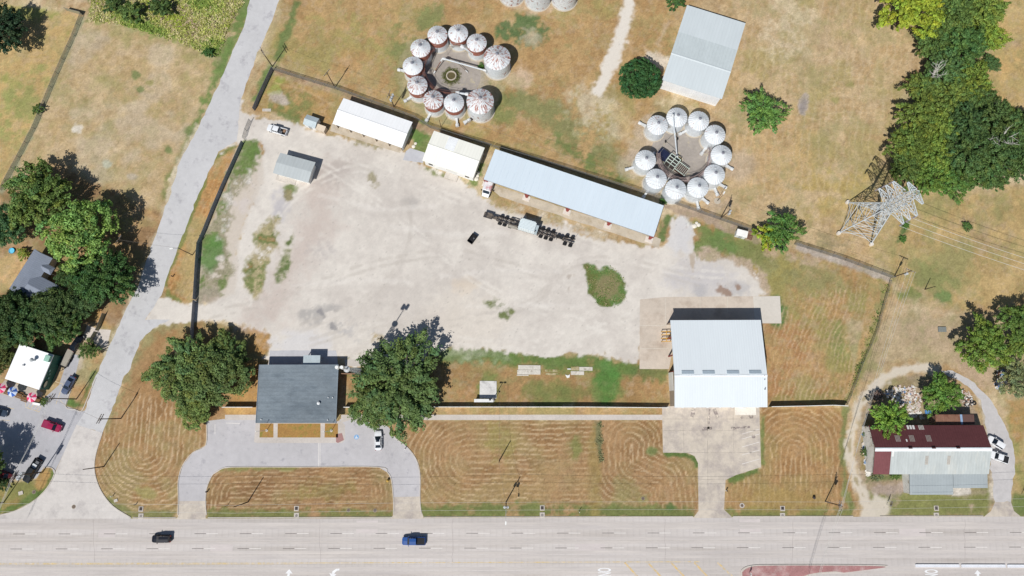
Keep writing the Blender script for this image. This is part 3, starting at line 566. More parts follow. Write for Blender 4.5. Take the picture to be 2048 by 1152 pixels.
sheet('handicap_ramp', [(672, 868), (684, 866), (688, 880), (676, 886), (672, 884)], .020, M('ramp_red', C(166, 128, 124), .85), 'reddish kerb ramp at the corner of the office forecourt', 'ramp')
sheet('loading_pad', rough([(540, 701), (672, 701), (676, 732), (536, 732)], .7, 12), .006, M('grey_slab', C(192, 192, 196), .85, noise=((.2, .08), (1, .07))), 'grey concrete service pad behind the office', 'concrete pad')
sheet('rear_walk', [(690, 719), (740, 719), (736, 732), (690, 732)], .006, mWALK, 'worn concrete strip behind the office beside the mast', 'concrete pad')
sheet('house_driveway', [(164, 677), (175, 650), (196, 658), (222, 660), (214, 692), (190, 688)], .006, M('house_slab', C(212, 202, 192), .85), 'pale concrete driveway of the tree-hidden house', 'driveway')
sheet('shop_drive', rough([(1880, 741), (1905, 741), (1950, 766), (1985, 805), (2010, 850), (2028, 900), (2030, 940), (2022, 985), (2022, 1004), (1990, 1004), (1986, 985), (1984, 945), (1978, 905), (1970, 840), (1962, 800), (1935, 772), (1905, 756)], 1.3, 8), .006, M('worn_asphalt', C(196, 192, 190), .9, noise=((.1, .08), (.8, .08), (6, .06))), 'worn grey drive along the right side of the red-roofed workshop', 'driveway')
sheet('shop_drive_apron', [(1990, 1004), (2022, 1004), (2028, 1022), (2044, 1035), (1966, 1035), (1982, 1022)], .010, mCON, 'concrete apron of the drive beside the red-roofed workshop', 'apron')
sheet('long_shed_slab', rough([(962, 362), (1322, 478), (1318, 496), (1000, 393)], .9, 12), .006, M('dusty_slab', C(200, 188, 170), .85, noise=((.2, .1), (1, .1), (5, .08)), stain=(C(170, 156, 134), .5, .58, .1)), 'dusty concrete floor strip under the long shed', 'concrete pad')
sheet('open_shed_slab', [(664, 246), (806, 292), (800, 306), (660, 262)], .006, M('dusty_slab', C(200, 188, 170)), 'dusty slab under the open side of the white shed', 'concrete pad')
sheet('side_slab', [(812, 302), (820, 296), (852, 306), (846, 326), (806, 320)], .006, M('grey_slab', C(192, 192, 196)), 'grey slab between the white shed and the cream shed', 'concrete pad')
# joints of the slabs (flush strips)
jt = MB()
for pl in ([(1364.5, 815), (1368, 906)], [(1414.5, 815), (1416, 1000)], [(1466, 815), (1468, 948)], [(1325, 861), (1520, 861)], [(1326, 905), (1521, 905)], [(1397, 959), (1452, 959)], [(1325, 838), (1519, 838)]):
    q = path('j', pl, .12, .018, 0, None); jt.add(q.v, q.f)
jt.build('joint', mJNT, shop_apron, recalc=False)
jt = MB()
for pl in ([(1280, 651), (1338, 651)], [(1280, 697), (1338, 697)], [(1331, 595), (1331, 651)], [(1400, 594), (1400, 625)], [(1455, 594), (1455, 625)]):
    q = path('j', pl, .12, .010, 0, None); jt.add(q.v, q.f)
jt.build('joint', M('pale_joint', C(214, 206, 192)), rear_pad, recalc=False)
mTYRE = M('tyre_mark', C(138, 128, 124), .85, noise=((.7, .25), (4, .25)), stain=(C(204, 193, 179), 1.1, .54, .08))
jt = MB()
for pl, w in (([(1388, 818), (1384, 834)], 1.0), ([(1419, 818), (1417, 858)], .45), ([(1428, 818), (1436, 836)], .9), ([(1404, 858), (1424, 856)], .8), ([(1462, 856), (1500, 854)], .5)):
    q = path('j', pl, w, .018, 0, None); jt.add(q.v, q.f)
for u, v, r in ((1507, 872.5, .5), (1502, 833, .6), (1484, 835, .4), (1470, 858, .5)):
    c = G(u, v); jt.poly([(c.x + r * math.cos(k) , c.y + r * math.sin(k), .019) for k in np.linspace(0, 6.28, 12, endpoint=False)])
jt.build('oil_stain', mTYRE, shop_apron, recalc=False)
jt = MB()
for u in np.linspace(1486, 1517, 2): pass
for v in (858, 868, 884, 900, 918):
    q = path('j', [(1484, v + 10), (1519, v)], .12, .018, 0, None); jt.add(q.v, q.f)
jt.build('stall_line', mWORN, shop_apron, recalc=False)
# kerbs
for n, pxs in (('inside the horseshoe drive', curve([(413, 1030), (411, 1000), (414, 975), (425, 950), (445, 937), (470, 934), (600, 934), (755, 934), (775, 945), (783, 960), (787, 1000), (787, 1030)], 4)),
               ('round the left bend of the horseshoe drive', curve([(356, 1030), (357, 1000), (357, 960), (366, 930), (386, 905), (412, 890), (413, 843)], 4)),
               ('round the right bend of the horseshoe drive', curve([(783, 853), (784, 863), (791, 876), (815, 895), (833, 920), (840, 950), (840, 1000), (843, 1028)], 4)),
               ('of the restaurant lot island', curve([(-20, 1034), (30, 1022), (70, 1000), (95, 975), (109, 948), (108, 939), (98, 934), (86, 936)], 4)),
               ('of the lawn beside the side street', curve([(205, 866), (191, 912), (190, 946), (202, 981), (226, 1012), (262, 1035)], 4)),
               ('of the lawn strip beside the restaurant', curve([(146, 772), (131, 812), (150, 819), (163, 822), (172, 805), (192, 756)], 3))):
    k = single(path('kerb', pxs, .2, .0, .13, None), 'kerb', mKERB, 'low pale concrete kerb ' + n, 'kerb', 'concrete kerbs', recalc=False)
for a, b, n in ((266, 352, 'left corner lawn'), (416, 784, 'island lawn'), (848, 1386, 'long front lawn'), (1466, 1706, 'lawn right of the garage apron'), (1760, 1966, 'workshop lawn')):
    y = lambda u: 1038 - (u - 130) * 4.3 / 2000
    single(path('kerb', [(u, y(u) - 2.2) for u in np.linspace(a, b, 8)], .2, 0, .13, None), 'kerb', mKERB, 'straight highway kerb along the ' + n, 'kerb', 'concrete kerbs', recalc=False)
# markings
wm = MB(); dm = MB()
def lane(y0, y1, us):
    for u in us:
        v = y0 + (y1 - y0) * u / 2048
        q = path('d', [(u, v), (u + 23, v)], .17, .020, 0, None); wm.add(q.v, q.f)
        q = path('d', [(u - 24, v), (u - 1, v)], .13, .020, 0, None); dm.add(q.v, q.f)
lane(1068, 1064.8, np.arange(-40, 2080, 90.6)[0:]); lane(1098, 1094.2, np.arange(-46, 2080, 90.8))
wm.build('lane_dash', mWORN, hw, recalc=False); dm.build('contrast_dash', mBLK, hw, recalc=False)
ym = MB()
for pl, w in (([(-60, 1127), (600, 1126), (1400, 1123.4)], .22), ([(-60, 1129), (600, 1128)], .14)):
    q = path('y', pl, w, .020, 0, None); ym.add(q.v, q.f)
ym.build('yellow_line', mYEL, hw, recalc=False)
ym = MB()
for k in range(5):
    u = 1249 + k * 46.5; q = path('y', [(u, 1125), (u + 26 + (4 if k > 3 else 0), 1153), (u + 50, 1180)], .42, .020, 0, None); ym.add(q.v, q.f)
ym.build('chevron_stripe', mYEL2, hw, recalc=False)
jm = MB()
for pl in ([(-60, 1130.2), (700, 1129), (1480, 1125.6)], [(-60, 1083.4), (2100, 1080)], ):
    q = path('y', pl, .05, .018, 0, None); jm.add(q.v, q.f)
jm.build('joint', mJNT, hw, recalc=False)
sm_ = MB()
mSTR = M('worn_wheel_path', C(192, 185, 181), .85, noise=((.15, .08), (1, .08), (6, .06)), stretch=(.08, 1, 1), stain=(C(206, 198, 191), .7, .46, .16))
for y0, y1 in ((1049, 1047), (1056, 1054), (1078, 1075), (1086, 1083), (1106, 1103), (1115, 1112), (1138, 1135), (1147, 1144)):
    q = path('w', [(-60, y0), (700, y0 + .6 * (y1 - y0) * .5), (2110, y1)], .75, .016, 0, None); sm_.add(q.v, q.f)
sm_.build('wheel_path', mSTR, hw, recalc=False)
cr_ = MB(); rsd = random.Random(4)
for u in (188, 640, 905, 1330, 1585, 1930):
    q = path('c', [(u + rsd.uniform(-1.6, 1.6), v) for v in np.linspace(1039, 1124, 9)], .09, .017, 0, None); cr_.add(q.v, q.f)
cr_.build('crack', M('faint_crack', C(178, 169, 164), .85), hw, recalc=False)
sp_ = MB()
for u, v, w, h in ((196, 1078, 36, 26), (712, 1066, 44, 25), (1150, 1108, 60, 26), (1480, 1064, 40, 26), (1800, 1078, 50, 26), (420, 1108, 46, 26)):
    a_, b_ = G(u, v), G(u + w, v - h); sp_.poly([(a_.x, a_.y, .015), (b_.x, a_.y, .015), (b_.x, b_.y, .015), (a_.x, b_.y, .015)])
sp_.build('replaced_slab', M('newer_slab', C(208, 199, 195), .85, noise=((.15, .06), (1.2, .06), (6, .05)), stretch=(.2, 1, 1)), hw, recalc=False)
def arrow(mb, u, v, z, pl):
    c = G(u, v)
    for poly_ in pl: mb.poly([(c.x + x, c.y + y, z) for x, y in poly_])
ar = MB()
arrow(ar, 578, 1146, .020, [[(0, .9), (-.9, -.1), (-.35, -.1), (-.35, -.5), (-.75, -1.1), (-1.4, -1.3), (-1.4, -1.75), (-.5, -1.55), (.1, -.9), (.25, -.1), (.9, -.1)][::-1]])
ar.build('turn_arrow', mWHT, hw, recalc=False)
ar = MB()
arrow(ar, 668, 1146, .020, [[(1.3, 1.05), (.5, 1.0), (-.35, .45), (-.6, -.2), (-1.15, .05), (-.45, -1.3), (.6, -.3), (.05, -.25), (.3, .2), (.75, .55), (1.3, .6)][::-1]])
ar.build('turn_arrow', mWHT, hw, recalc=False)
ar = MB()
arrow(ar, 1956, 1152, .020, [[(0, 1.4), (-.85, .5), (-.3, .5), (-.3, -2), (.3, -2), (.3, .5), (.85, .5)][::-1]])
ar.build('straight_arrow', mWHT, hw, recalc=False)
def lettering(word, u, v, size, rz, mat, parent, name='lettering', z=.022, stretch=1):
    cu = bpy.data.curves.new('t', 'FONT'); cu.body = word; cu.size = size; cu.align_x = 'CENTER'; cu.align_y = 'CENTER'; cu.offset = .02
    o = bpy.data.objects.new('t', cu); COL.objects.link(o); dg = bpy.context.evaluated_depsgraph_get(); me = bpy.data.meshes.new_from_object(o.evaluated_get(dg))
    bpy.data.objects.remove(o); me.name = name; me.materials.clear(); me.materials.append(mat); q = bpy.data.objects.new(name, me); COL.objects.link(q)
    c = G(u, v) if parent is None or isinstance(u, (int, float)) else u
    q.location = (c.x, c.y, z); q.rotation_euler = (0, 0, rz); q.scale = (1, stretch, 1); q.parent = parent; return q
lettering('ONLY', 1207.5, 1150, 1.25, R(-90), mWHT, hw, stretch=3.6)
lettering('ONLY', 1862, 1153, 1.25, R(-90), mWHT, hw, stretch=3.6)
# parking lot lines
pm = MB()
for pl in ([(-20, 806), (28, 818)], [(-20, 838), (20, 841)], [(-20, 858), (12, 863)], [(50, 803), (52, 815), (79, 824), (82, 812)], [(55, 816), (61, 806)], [(61, 818), (68, 808)], [(67, 820), (74, 811)], [(73, 822), (79, 813)], [(110, 763), (126, 768)], [(126, 768), (112, 808)], [(131, 812), (120, 800)]):
    q = path('l', pl, .14, .012, 0, None); pm.add(q.v, q.f)
pm.build('stall_line', mYEL, lot, recalc=False)
lp = MB()
for pl in ([(430, 849), (430, 868)], [(452, 846), (480, 847)], [(705, 842), (718, 842.5)], [(637, 884), (637, 933)], [(640, 884), (640, 933)]):
    q = path('l', pl, .14, .014, 0, None); lp.add(q.v, q.f)
lp.build('stall_line', mWORN, drive, recalc=False)
# wheelchair symbol
hc = G(713, 874); hp = MB(); hp.poly([(hc.x + .62 * math.cos(a), hc.y + .62 * math.sin(a), .016) for a in np.linspace(0, 6.283, 18, endpoint=False)])
hp.build('symbol_disc', M('blue_paint', C(128, 172, 214), .7, noise=((1, .15), (6, .15))), drive, recalc=False)
hp = MB()
for x, y, w, h in ((-.05, .3, .16, .18), (-.05, 0, .13, .5), (.1, -.1, .4, .1), (.26, -.28, .1, .36), (-.22, -.15, .1, .3), (-.06, -.38, .4, .1)):
    hp.poly([(hc.x + x + a * w / 2, hc.y + y + b * h / 2, .020 + .001 * x) for a, b in ((-1, -1), (1, -1), (1, 1), (-1, 1))])
hp.build('wheelchair_symbol', mWHT, drive, recalc=False)
# brick traffic island and median barrier
isl_r = curve([(1480, 1146), (1484, 1138), (1500, 1131), (1540, 1129), (1700, 1129), (1775, 1131), (1740, 1137), (1690, 1143), (1620, 1150), (1560, 1175), (1490, 1168), (1480, 1150)], 4)
P = pts(isl_r); mb = MB(); mb.prism(P[:-1], 0, .16)
ti = single(mb, 'traffic_island', mKERB, 'raised traffic island with pale kerb and red brick top', 'traffic island')
cI = sum(P[:-1], Vector()) / len(P[:-1]); mb = MB(); org = Vector(ti.location)
q = [cI + (p - cI) * .985 + Vector(((-.28 if p.x > cI.x else .28), (-.22 if p.y > cI.y else .22), 0)) - org for p in P[:-1]]
mb.prism([(p.x, p.y) for p in q], .1, .185)
mb.build('brick_paving', M('red_brick_paving', C(170, 124, 122), .85, noise=((.35, .16), (3, .15), (8, .1)), stain=(C(190, 160, 156), .3, .55, .08)), ti)
for k, (a, b) in enumerate(((1829, 1919), (1921, 2011), (2013, 2103))):
    p, q = G(a, 1131.3 + k * .3), G(b, 1131.4 + k * .3); o = thing('median_barrier', ('low white concrete median barrier, the left end one', 'low white concrete median barrier, second from its left end', 'low white concrete median barrier cut by the photo edge')[k], 'barrier', (p + q) / 2, math.atan2((q - p).y, (q - p).x), 'median barriers')
    L = (q - p).length / 2; mb = MB(); mb.profile([(-.36, 0), (.36, 0), (.34, .24), (-.34, .24)], -L + .12, L - .12)
    mb.build('concrete_wall', M('barrier_white', C(226, 228, 234), .7, noise=((.5, .07), (4, .07))), o)
    mb = MB(); mb.box((0, .33, .27), (2 * L - .5, .1, .06)); mb.build('coping', mWHT, o)
# storm inlets and manholes
mGRATE = M('dark_grate', C(70, 62, 60), .7)
for u, v, n in ((282, 1018, 'left corner lawn'), (593, 1017, 'island lawn'), (1084.5, 1016, 'long front lawn'), (1565, 1017, 'lawn right of the garage apron'), (1872.5, 1016.5, 'workshop lawn')):
    o = thing('storm_inlet', 'square concrete storm inlet with dark grate in the ' + n, 'storm drain', G(u, v), 0, 'storm inlets')
    MB().box((0, 0, .03), (1.15, 1.25, .1)).build('frame', mKERB, o); g = MB()
    g.box((0, .05, .09), (.72, .8, .03)); g.build('grate', mGRATE, o)
    b = G(u, v + 14) - G(u, v); MB().box((b.x, b.y, .04), (1.25, 1.25, .1)).build('hood', mKERB, o)
    mb = MB(); mb.tube((b.x, b.y, .08), (b.x, b.y, .12), .33, n=16); mb.build('lid', M('iron_lid', C(140, 134, 130), .6), o)
for u, v, n, c in ((697, 1020.5, 'island lawn beside another lid', 0), (750, 1021, 'island lawn nearest the right drive mouth', 0), (1484, 1011, 'lawn right of the garage apron', 1), (147.5, 1013.5, 'street mouth', 0), (1286, 997, 'long front lawn', 0), (68, 984, 'restaurant lot island', 0)):
    o = thing('manhole_cover', 'round manhole cover in the ' + n, 'manhole', G(u, v), 0, 'manhole covers')
    mb = MB(); mb.tube((0, 0, 0), (0, 0, .05), .62 if c else .5, n=20); mb.build('ring', mKERB if c else M('stone_ring', C(150, 138, 120), .85), o)
    mb = MB(); mb.tube((0, 0, .04), (0, 0, .07), .36, n=18); mb.build('lid', M('rust_lid', C(112, 98, 88), .7), o)
for u, v, w, n in ((232, 1001, .9, 'pale utility box lid in the corner lawn'), (42, 986, 1.1, 'tilted pale utility slab on the restaurant lot island')):
    c = G(u, v); single(MB().box((c.x, c.y, .08), (w, w * .8, .16), .3), 'utility_box', mKERB, n, 'utility box')
# ------------------------------------------------------------------ buildings
mDOORW = M('white_door', C(232, 232, 228), .6); mGLASS = M('dark_window', C(44, 52, 60), .15, spec=.6); mTRIM = M('grey_trim', C(150, 152, 156), .6)
mSTEELR = M('red_primer_steel', C(140, 58, 52), .6); mWOODP = M('weathered_timber', C(104, 88, 72), .85)
def roofed(name, label, px, z, prof, mroof, mwall, cat='building', walls='NSEW', inset=.35, ribs=0, ridge=None, fascia=None, rib_h=.05, slab=.12, walltop=None, split=None):
    """building on a fitted rectangle; prof = [(fraction from north eave 0..1, height)...] across the roof"""
    c, rz, A, B = rect(px, z); o = thing(name, label, cat, c, rz)
    Y = lambda f: B - 2 * B * f
    pr = [(Y(f), h) for f, h in prof]
    for a, b, mt in ([(0, len(pr) - 1, mroof)] if not split else split):
        mb = MB(); sub = pr[a:b + 1]; mb.profile(sub + [(y, h - slab) for y, h in sub[::-1]], -A, A)
        r = mb.build('roof', mt, o)
    if ribs:
        mb = MB(); n = int(2 * A / ribs)
        for i in range(n + 1):
            x = -A + .05 + i * (2 * A - .1) / n
            for (y0, h0), (y1, h1) in zip(pr[:-1], pr[1:]):
                mb.add([(x - .04, y0, h0), (x + .04, y0, h0), (x, y0, h0 + rib_h), (x - .04, y1, h1), (x + .04, y1, h1), (x, y1, h1 + rib_h)], [(0, 1, 2), (3, 5, 4), (0, 3, 4, 1), (1, 4, 5, 2), (2, 5, 3, 0)])
        mb.build('rib', mroof, o if True else r)
    # walls under the roof, solid gables
    f2 = lambda y: float(np.interp(-y, [-p[0] for p in pr], [p[1] for p in pr])) - slab - .01
    a, b, w = A - inset, B - inset, .15
    ys = [b] + [y for y, h in pr if -b < y < b] + [-b]
    mb = MB()
    if 'N' in walls: mb.box((0, b - w / 2, f2(b) / 2), (2 * a, w, f2(b)))
    if 'S' in walls: mb.box((0, -b + w / 2, f2(-b) / 2), (2 * a, w, f2(-b)))
    for s, k in ((1, 'E'), (-1, 'W')):
        if k in walls: mb.profile([(b - w - .003, 0)] + [(min(max(y, -b + w + .003), b - w - .003), f2(y)) for y in ys] + [(-b + w + .003, 0)], s * a - (w if s > 0 else 0), s * a + (0 if s > 0 else w))
    if mb.v: mb.build('wall', mwall, o)
    if ridge:
        y, h = pr[ridge]; mb = MB(); mb.profile([(y - .3, h - .02), (y + .3, h - .02), (y + .1, h + .07), (y - .1, h + .07)], -A - .02, A + .02); mb.build('ridge_cap', fascia or mroof, o)
    return o, A, B, rz
def opening(o, A, B, side, at, w, z0, z1, mat, name, inset=.35, t=.06):
    a, b = A - inset, B - inset
    c, d = {'S': ((at, -b - t / 2, 0), (w, t, 1)), 'N': ((at, b + t / 2, 0), (w, t, 1)), 'E': ((a + t / 2, at, 0), (t, w, 1)), 'W': ((-a - t / 2, at, 0), (t, w, 1))}[side]
    mb = MB(); mb.box((c[0], c[1], (z0 + z1) / 2), (d[0], d[1], z1 - z0)); return mb.build(name, mat, o)
# -- white open-fronted shed
mRW = M('white_metal_roof', C(249, 250, 250), .45, noise=((.12, .02), (.8, .03)), stretch=(1, .3, 1), ribs=('X', .9, .03), spec=.4)
mWW = M('white_metal_wall', C(226, 228, 228), .6, ribs=('X', .5, .06), noise=((.4, .06), (3, .05)))
o, A, B, rz = roofed('open_shed', 'long white-roofed shed with open braced south side', [(685.5, 196), (825, 243), (804, 296), (666, 246.5)], 3.6, [(0, 3.5), (.5, 4.0), (1, 3.45)], mRW, mWW, walls='NEW', ridge=1)
for k in range(6):
    x = -A + .6 + k * (2 * A - 1.2) / 5; p = MB(); p.box((x, -B + .5, 1.6), (.2, .2, 3.15)); p.build('post', mWOODP, o)
    if 0 < k < 5:
        p = MB(); p.tube((x, -B + .5, 1.9), (x - 1, -B + .5, 3.1), .07, n=6); p.tube((x, -B + .5, 1.9), (x + 1, -B + .5, 3.1), .07, n=6); p.build('brace', mWOODP, o)
# -- cream shed
mRC = M('cream_metal_roof', C(248, 247, 236), .5, noise=((.1, .02), (.5, .04)), stretch=(2.2, .12, 1), ribs=('X', .9, .04), spec=.4)
o, A, B, rz = roofed('cream_shed', 'cream ribbed-roof shed with white walls beside the long shed', [(867, 261.5), (969.5, 295), (946.5, 356), (845.5, 320.5)], 4.0, [(0, 4.0), (.48, 4.5), (1, 3.9)], mRC, M('shed_white_wall', C(236, 236, 234), .6, ribs=('X', .5, .05)), ridge=1)
mb = MB(); mb.profile([(B - .02, 4.01), (B * .04 + .35, 4.49), (B * .04 + .35, 4.53), (B - .02, 4.06)], -A * .38, -A * .02); mb.build('roof_panel', M('new_white_panel', C(246, 248, 248), .45), o)
for at in (-A * .72, A * .72): opening(o, A, B, 'S', at, 1.2, 1.4, 2.3, mGLASS, 'window')
opening(o, A, B, 'S', -A * .45, 1, .05, 2.1, mDOORW, 'door'); opening(o, A, B, 'S', A * .1, 3, .05, 2.9, M('roll_door', C(222, 222, 218), .5, ribs=('Z', .3, .1)), 'roller_door')
mb = MB(); mb.box((A * .12, -B - .55, .25), (3.6, 1.7, .3)); mb.build('loading_step', mKERB, o)
# -- long pale blue shed
mRB = M('pale_blue_roof', C(218, 230, 238), .5, noise=((.1, .025), (.6, .02)), stretch=(1, .2, 1), ribs=('X', .9, .02), spec=.4)
o, A, B, rz = roofed('long_shed', 'very long pale blue flat-roofed shed with open south front', [(990.5, 298), (1328, 410), (1307.5, 474.5), (967, 358)], 4.2, [(0, 4.0), (1, 4.4)], mRB, M('blue_grey_wall', C(176, 184, 190), .6, ribs=('X', .5, .06)), walls='NEW', ribs=1.8)
LS = o
for k in range(5):
    x = -A + .5 + k * (2 * A - 1) / 4; p = MB(); p.box((x, -B + .3, 2.0), (.4, .3, 3.9)); p.hull([[(x - .25, -B + .15, .25), (x + .25, -B + .15, .25), (x + .25, -B + .5, .25), (x - .25, -B + .5, .25)], [(x - .7, -B + .1, 3.9), (x + .7, -B + .1, 3.9), (x + .7, -B + .5, 3.9), (x - .7, -B + .5, 3.9)]]); p.build('column', mSTEELR, o)
    p = MB(); p.box((x, -B + .1, .12), (2.0, 1.5, .25)); p.build('footing', M('pale_footing', C(222, 214, 204), .85), o)
mb = MB(); mb.box((0, -B - .03, 4.2), (2 * A, .06, .26)); mb.build('fascia', mTRIM, o)
# -- big grey barn
mRG = M('grey_barn_roof', C(206, 214, 216), .55, noise=((.1, .03), (.9, .03)), stretch=(1, .2, 1), ribs=('X', .9, .035), spec=.35)
mRG2 = M('grey_barn_roof_darker', C(196, 205, 206), .55, noise=((.3, .05), (1.4, .05)), stretch=(1.4, .8, 1), ribs=('X', .9, .05), spec=.35)  # slightly darker, more mottled grey for the middle roof band
o, A, B, rz = roofed('barn', 'big grey metal barn at the top with white sliding doors', [(1374.6, 9.4), (1493, 46.5), (1442, 198), (1324, 160.5)], 5.2, [(0, 5.1), (.37, 5.55), (.66, 5.9), (1, 5.4)], mRG, M('barn_white_wall', C(228, 230, 232), .6, ribs=('Y', .6, .05)), ridge=2, split=[(0, 1, mRG), (1, 2, mRG2), (2, 3, mRG)])
for k in range(3): opening(o, A, B, 'S', (k - 1) * (2 * A - .8) / 3, (2 * A - .8) / 3 - .12, .05, 4.9, M('barn_door', C(236, 238, 240), .55, ribs=('X', .6, .04)), 'sliding_door')
# -- service garage with two-tone gable
mRN = M('garage_roof', C(226, 233, 236), .5, noise=((.08, .025), (.5, .02)), stretch=(1, .2, 1), ribs=('X', .62, .03), spec=.4)
mTAU = M('taupe_siding', C(168, 156, 140), .65, ribs=('Y', .35, .14), noise=((.3, .05), (3, .05)))
o, A, B, rz = roofed('service_garage', 'large white metal service garage with broad apron and ridge vents', [(1342.5, 640), (1523.5, 639.2), (1534.2, 814.6), (1348, 815)], 6.4, [(0, 5.9), (.645, 7.8), (1, 6.45)], mRN, mTAU, walls='NE', ridge=1, rib_h=.03, ribs=1.24, fascia=M('ridge_white', C(240, 244, 246), .5))
GA, GB, GO = A, B, o
a, b = A - .35, B - .35; w = .15
mb = MB(); mb.profile([(-b + .16, 0), (-b + .16, 6.35), (B * -.29, 7.6), (-.2 * B, 7.45), (-.2 * B, 0)], -a, -a + w); mb.box((0, -b + .075, 5.7), (2 * a, w, 1.2)); mb.build('wall', mTAU, o)
nb = 7
for k in range(nb + 1): mb = MB(); mb.box((-a + .3 + k * (2 * a - .6) / nb, -b + .08, 2.55), (.6, .16, 5.1)); mb.build('pier', mTAU, o)
for k in range(nb):
    d = opening(o, A, B, 'S', -a + .3 + (k + .5) * (2 * a - .6) / nb, (2 * a - .6) / nb - .66, .05, 5.05, M('bay_door', C(238, 240, 240), .5, ribs=('Z', .5, .08)), 'bay_door', t=-.1)
for k in range(nb): opening(o, A, B, 'S', -a + .3 + (k + .5) * (2 * a - .6) / nb, .5, 5.2, 5.6, mDOORW, 'wall_lamp', t=.5)
opening(o, A, B, 'W', -.4 * B, 4.6, .05, 4.6, mDOORW, 'side_door')
mb = MB(); mb.box((A * .62, -B - .75, 3.0), (A * .46, 2.3, .16)); mb.build('canopy', M('canopy_cream', C(232, 226, 214), .6), o)
for k, f in enumerate((-.71, -.26, .265, .745)):
    mb = MB(); y = B - 2 * B * .62; mb.profile([(y - .1, 7.6), (y + .75, 7.35), (y + .75, 7.75), (y - .1, 7.98)], A * f - 1.5, A * f + 1.5); v_ = mb.build('ridge_vent', M('vent_grey', C(168, 182, 192), .5), o)
    mb = MB(); mb.box((A * f, y + .78, 7.58), (2.9, .06, .22)); mb.build('louvre', M('louvre_dark', C(132, 144, 152), .6), v_)
mb = MB(); mb.box((-a + .2, B * .62, 2.8), (.3, .3, 5.6)); mb.box((-a + .2, B * .2, 2.9), (.3, .3, 5.8)); mb.box((-a + .2, -.18 * B, 3.3), (.3, .3, 6.5)); mb.build('steel_column', mSTEELR, o)
mb = MB()
for x in (-a + .3, a - .3): mb.box((x, B * .97, 2.6), (.3, .3, 5.2))
mb.build('corner_post', mSTEELR, o)
for k, (fx, fy) in enumerate(((.94, -.29), (.94, -.38), (.94, -.6))):
    mb = MB(); mb.tube((A * fx, B * fy, 6.6), (A * fx, B * fy, 7.9), .12, n=10); mb.build('flue', mTRIM, o)
# yellow steel racks in the open side bay
mYS = M('yellow_steel', C(214, 164, 60), .5, noise=((2, .12), (8, .1)))
for k, (v, lab) in enumerate(((667, 'yellow steel work stand at the open garage side, the upper one'), (680.5, 'yellow steel work stand at the open garage side, the lower one'))):
    c = G(1331, v); s = thing('work_stand', lab, 'work stand', c, .04, 'yellow work stands')
    mb = MB(); mb.box((0, .42, 1.1), (2.5, .14, .16)); mb.box((0, -.42, 1.1), (2.5, .14, .16)); mb.box((0, 0, 1.1), (.16, .84, .14)); mb.build('top_rail', mYS, s)
    for x in (-1.1, 1.1):
        for y in (-.42, .42): mb = MB(); mb.box((x, y, .52), (.12, .12, 1.04)); mb.build('leg', mYS, s)
# -- flat roofed office
mRF = M('grey_flat_roof', C(126, 136, 143), .85, noise=((.12, .14), (.8, .12), (5, .12)), stretch=(.5, 1, 1), ribs=('Y', .95, .06), stain=(C(104, 115, 124), .22, .6, .12), spec=.15)
mBRK = M('brown_brick_wall', C(150, 118, 96), .85, noise=((1, .1), (6, .14)))
o, A, B, rz = roofed('office', 'flat grey-roofed office behind the horseshoe drive', [(517.7, 729.6), (676.8, 729.2), (672.4, 846), (511.5, 846)], 3.5, [(0, 3.5), (1, 3.42)], mRF, mBRK, inset=.8, slab=.3)
mb = MB(); mb.box((A - .06, 0, 3.5), (.12, 2 * B, .12)); mb.box((-A + .06, 0, 3.5), (.12, 2 * B, .12)); mb.box((0, B - .06, 3.54), (2 * A - .25, .12, .1)); mb.build('roof_edge', M('grey_edge', C(138, 150, 160), .6), o)
for at in (-.7, -.35, .35, .7): opening(o, A, B, 'S', A * at, 2.2, .8, 2.3, mGLASS, 'window', .8)
opening(o, A, B, 'S', 0, 1.9, .05, 2.2, mGLASS, 'door', .8)
for at in (-.5, .2): opening(o, A, B, 'E', B * at, 1.4, 1, 2.2, mGLASS, 'window', .8)
mb = MB(); mb.tube((A * .55, -B * .33, 3.3), (A * .55, -B * .33, 3.95), .28, n=12); mb.tube((A * .55, -B * .33, 3.95), (A * .55, -B * .33, 4.1), .4, .1, n=12); mb.build('roof_vent', M('vent_white', C(230, 232, 232), .5), o)
for x, y in ((.78, -.14), (.89, -.14), (-.86, -.88), (.79, -.9)):
    mb = MB(); mb.tube((A * x, B * y, 3.3), (A * x, B * y, 3.75), .13, n=8); mb.build('vent_pipe', M('vent_white', C(230, 232, 232), .5), o)
u0 = rect([(606.7, 713), (640.4, 713), (640.4, 728.3), (606.7, 728.3)], 2.7); c2 = o.matrix_world
rel = Matrix.Rotation(-rz, 3, 'Z') @ (u0[0] - o.location)
mb = MB(); mb.box((rel.x, rel.y, 2.7), (u0[2] * 2, u0[3] * 2 + .6, .2)); pc = mb.build('porch_roof', M('porch_grey', C(178, 190, 194), .7), o)
for s in (-1, 1): mb = MB(); mb.box((rel.x + s * (u0[2] - .15), rel.y + u0[3] - .1, 1.3), (.18, .18, 2.6)); mb.build('porch_post', mTRIM, o)
mb = MB(); mb.box((A + 2.0, B - 2.2, 1.15), (4.0, .2, 2.3)); mb.build('screen_wall', mBRK, o)
mb = MB(); mb.box((-A - 1.2, B - 1.0, 1.1), (2.6, .2, 2.2)); mb.build('screen_wall', mBRK, o)
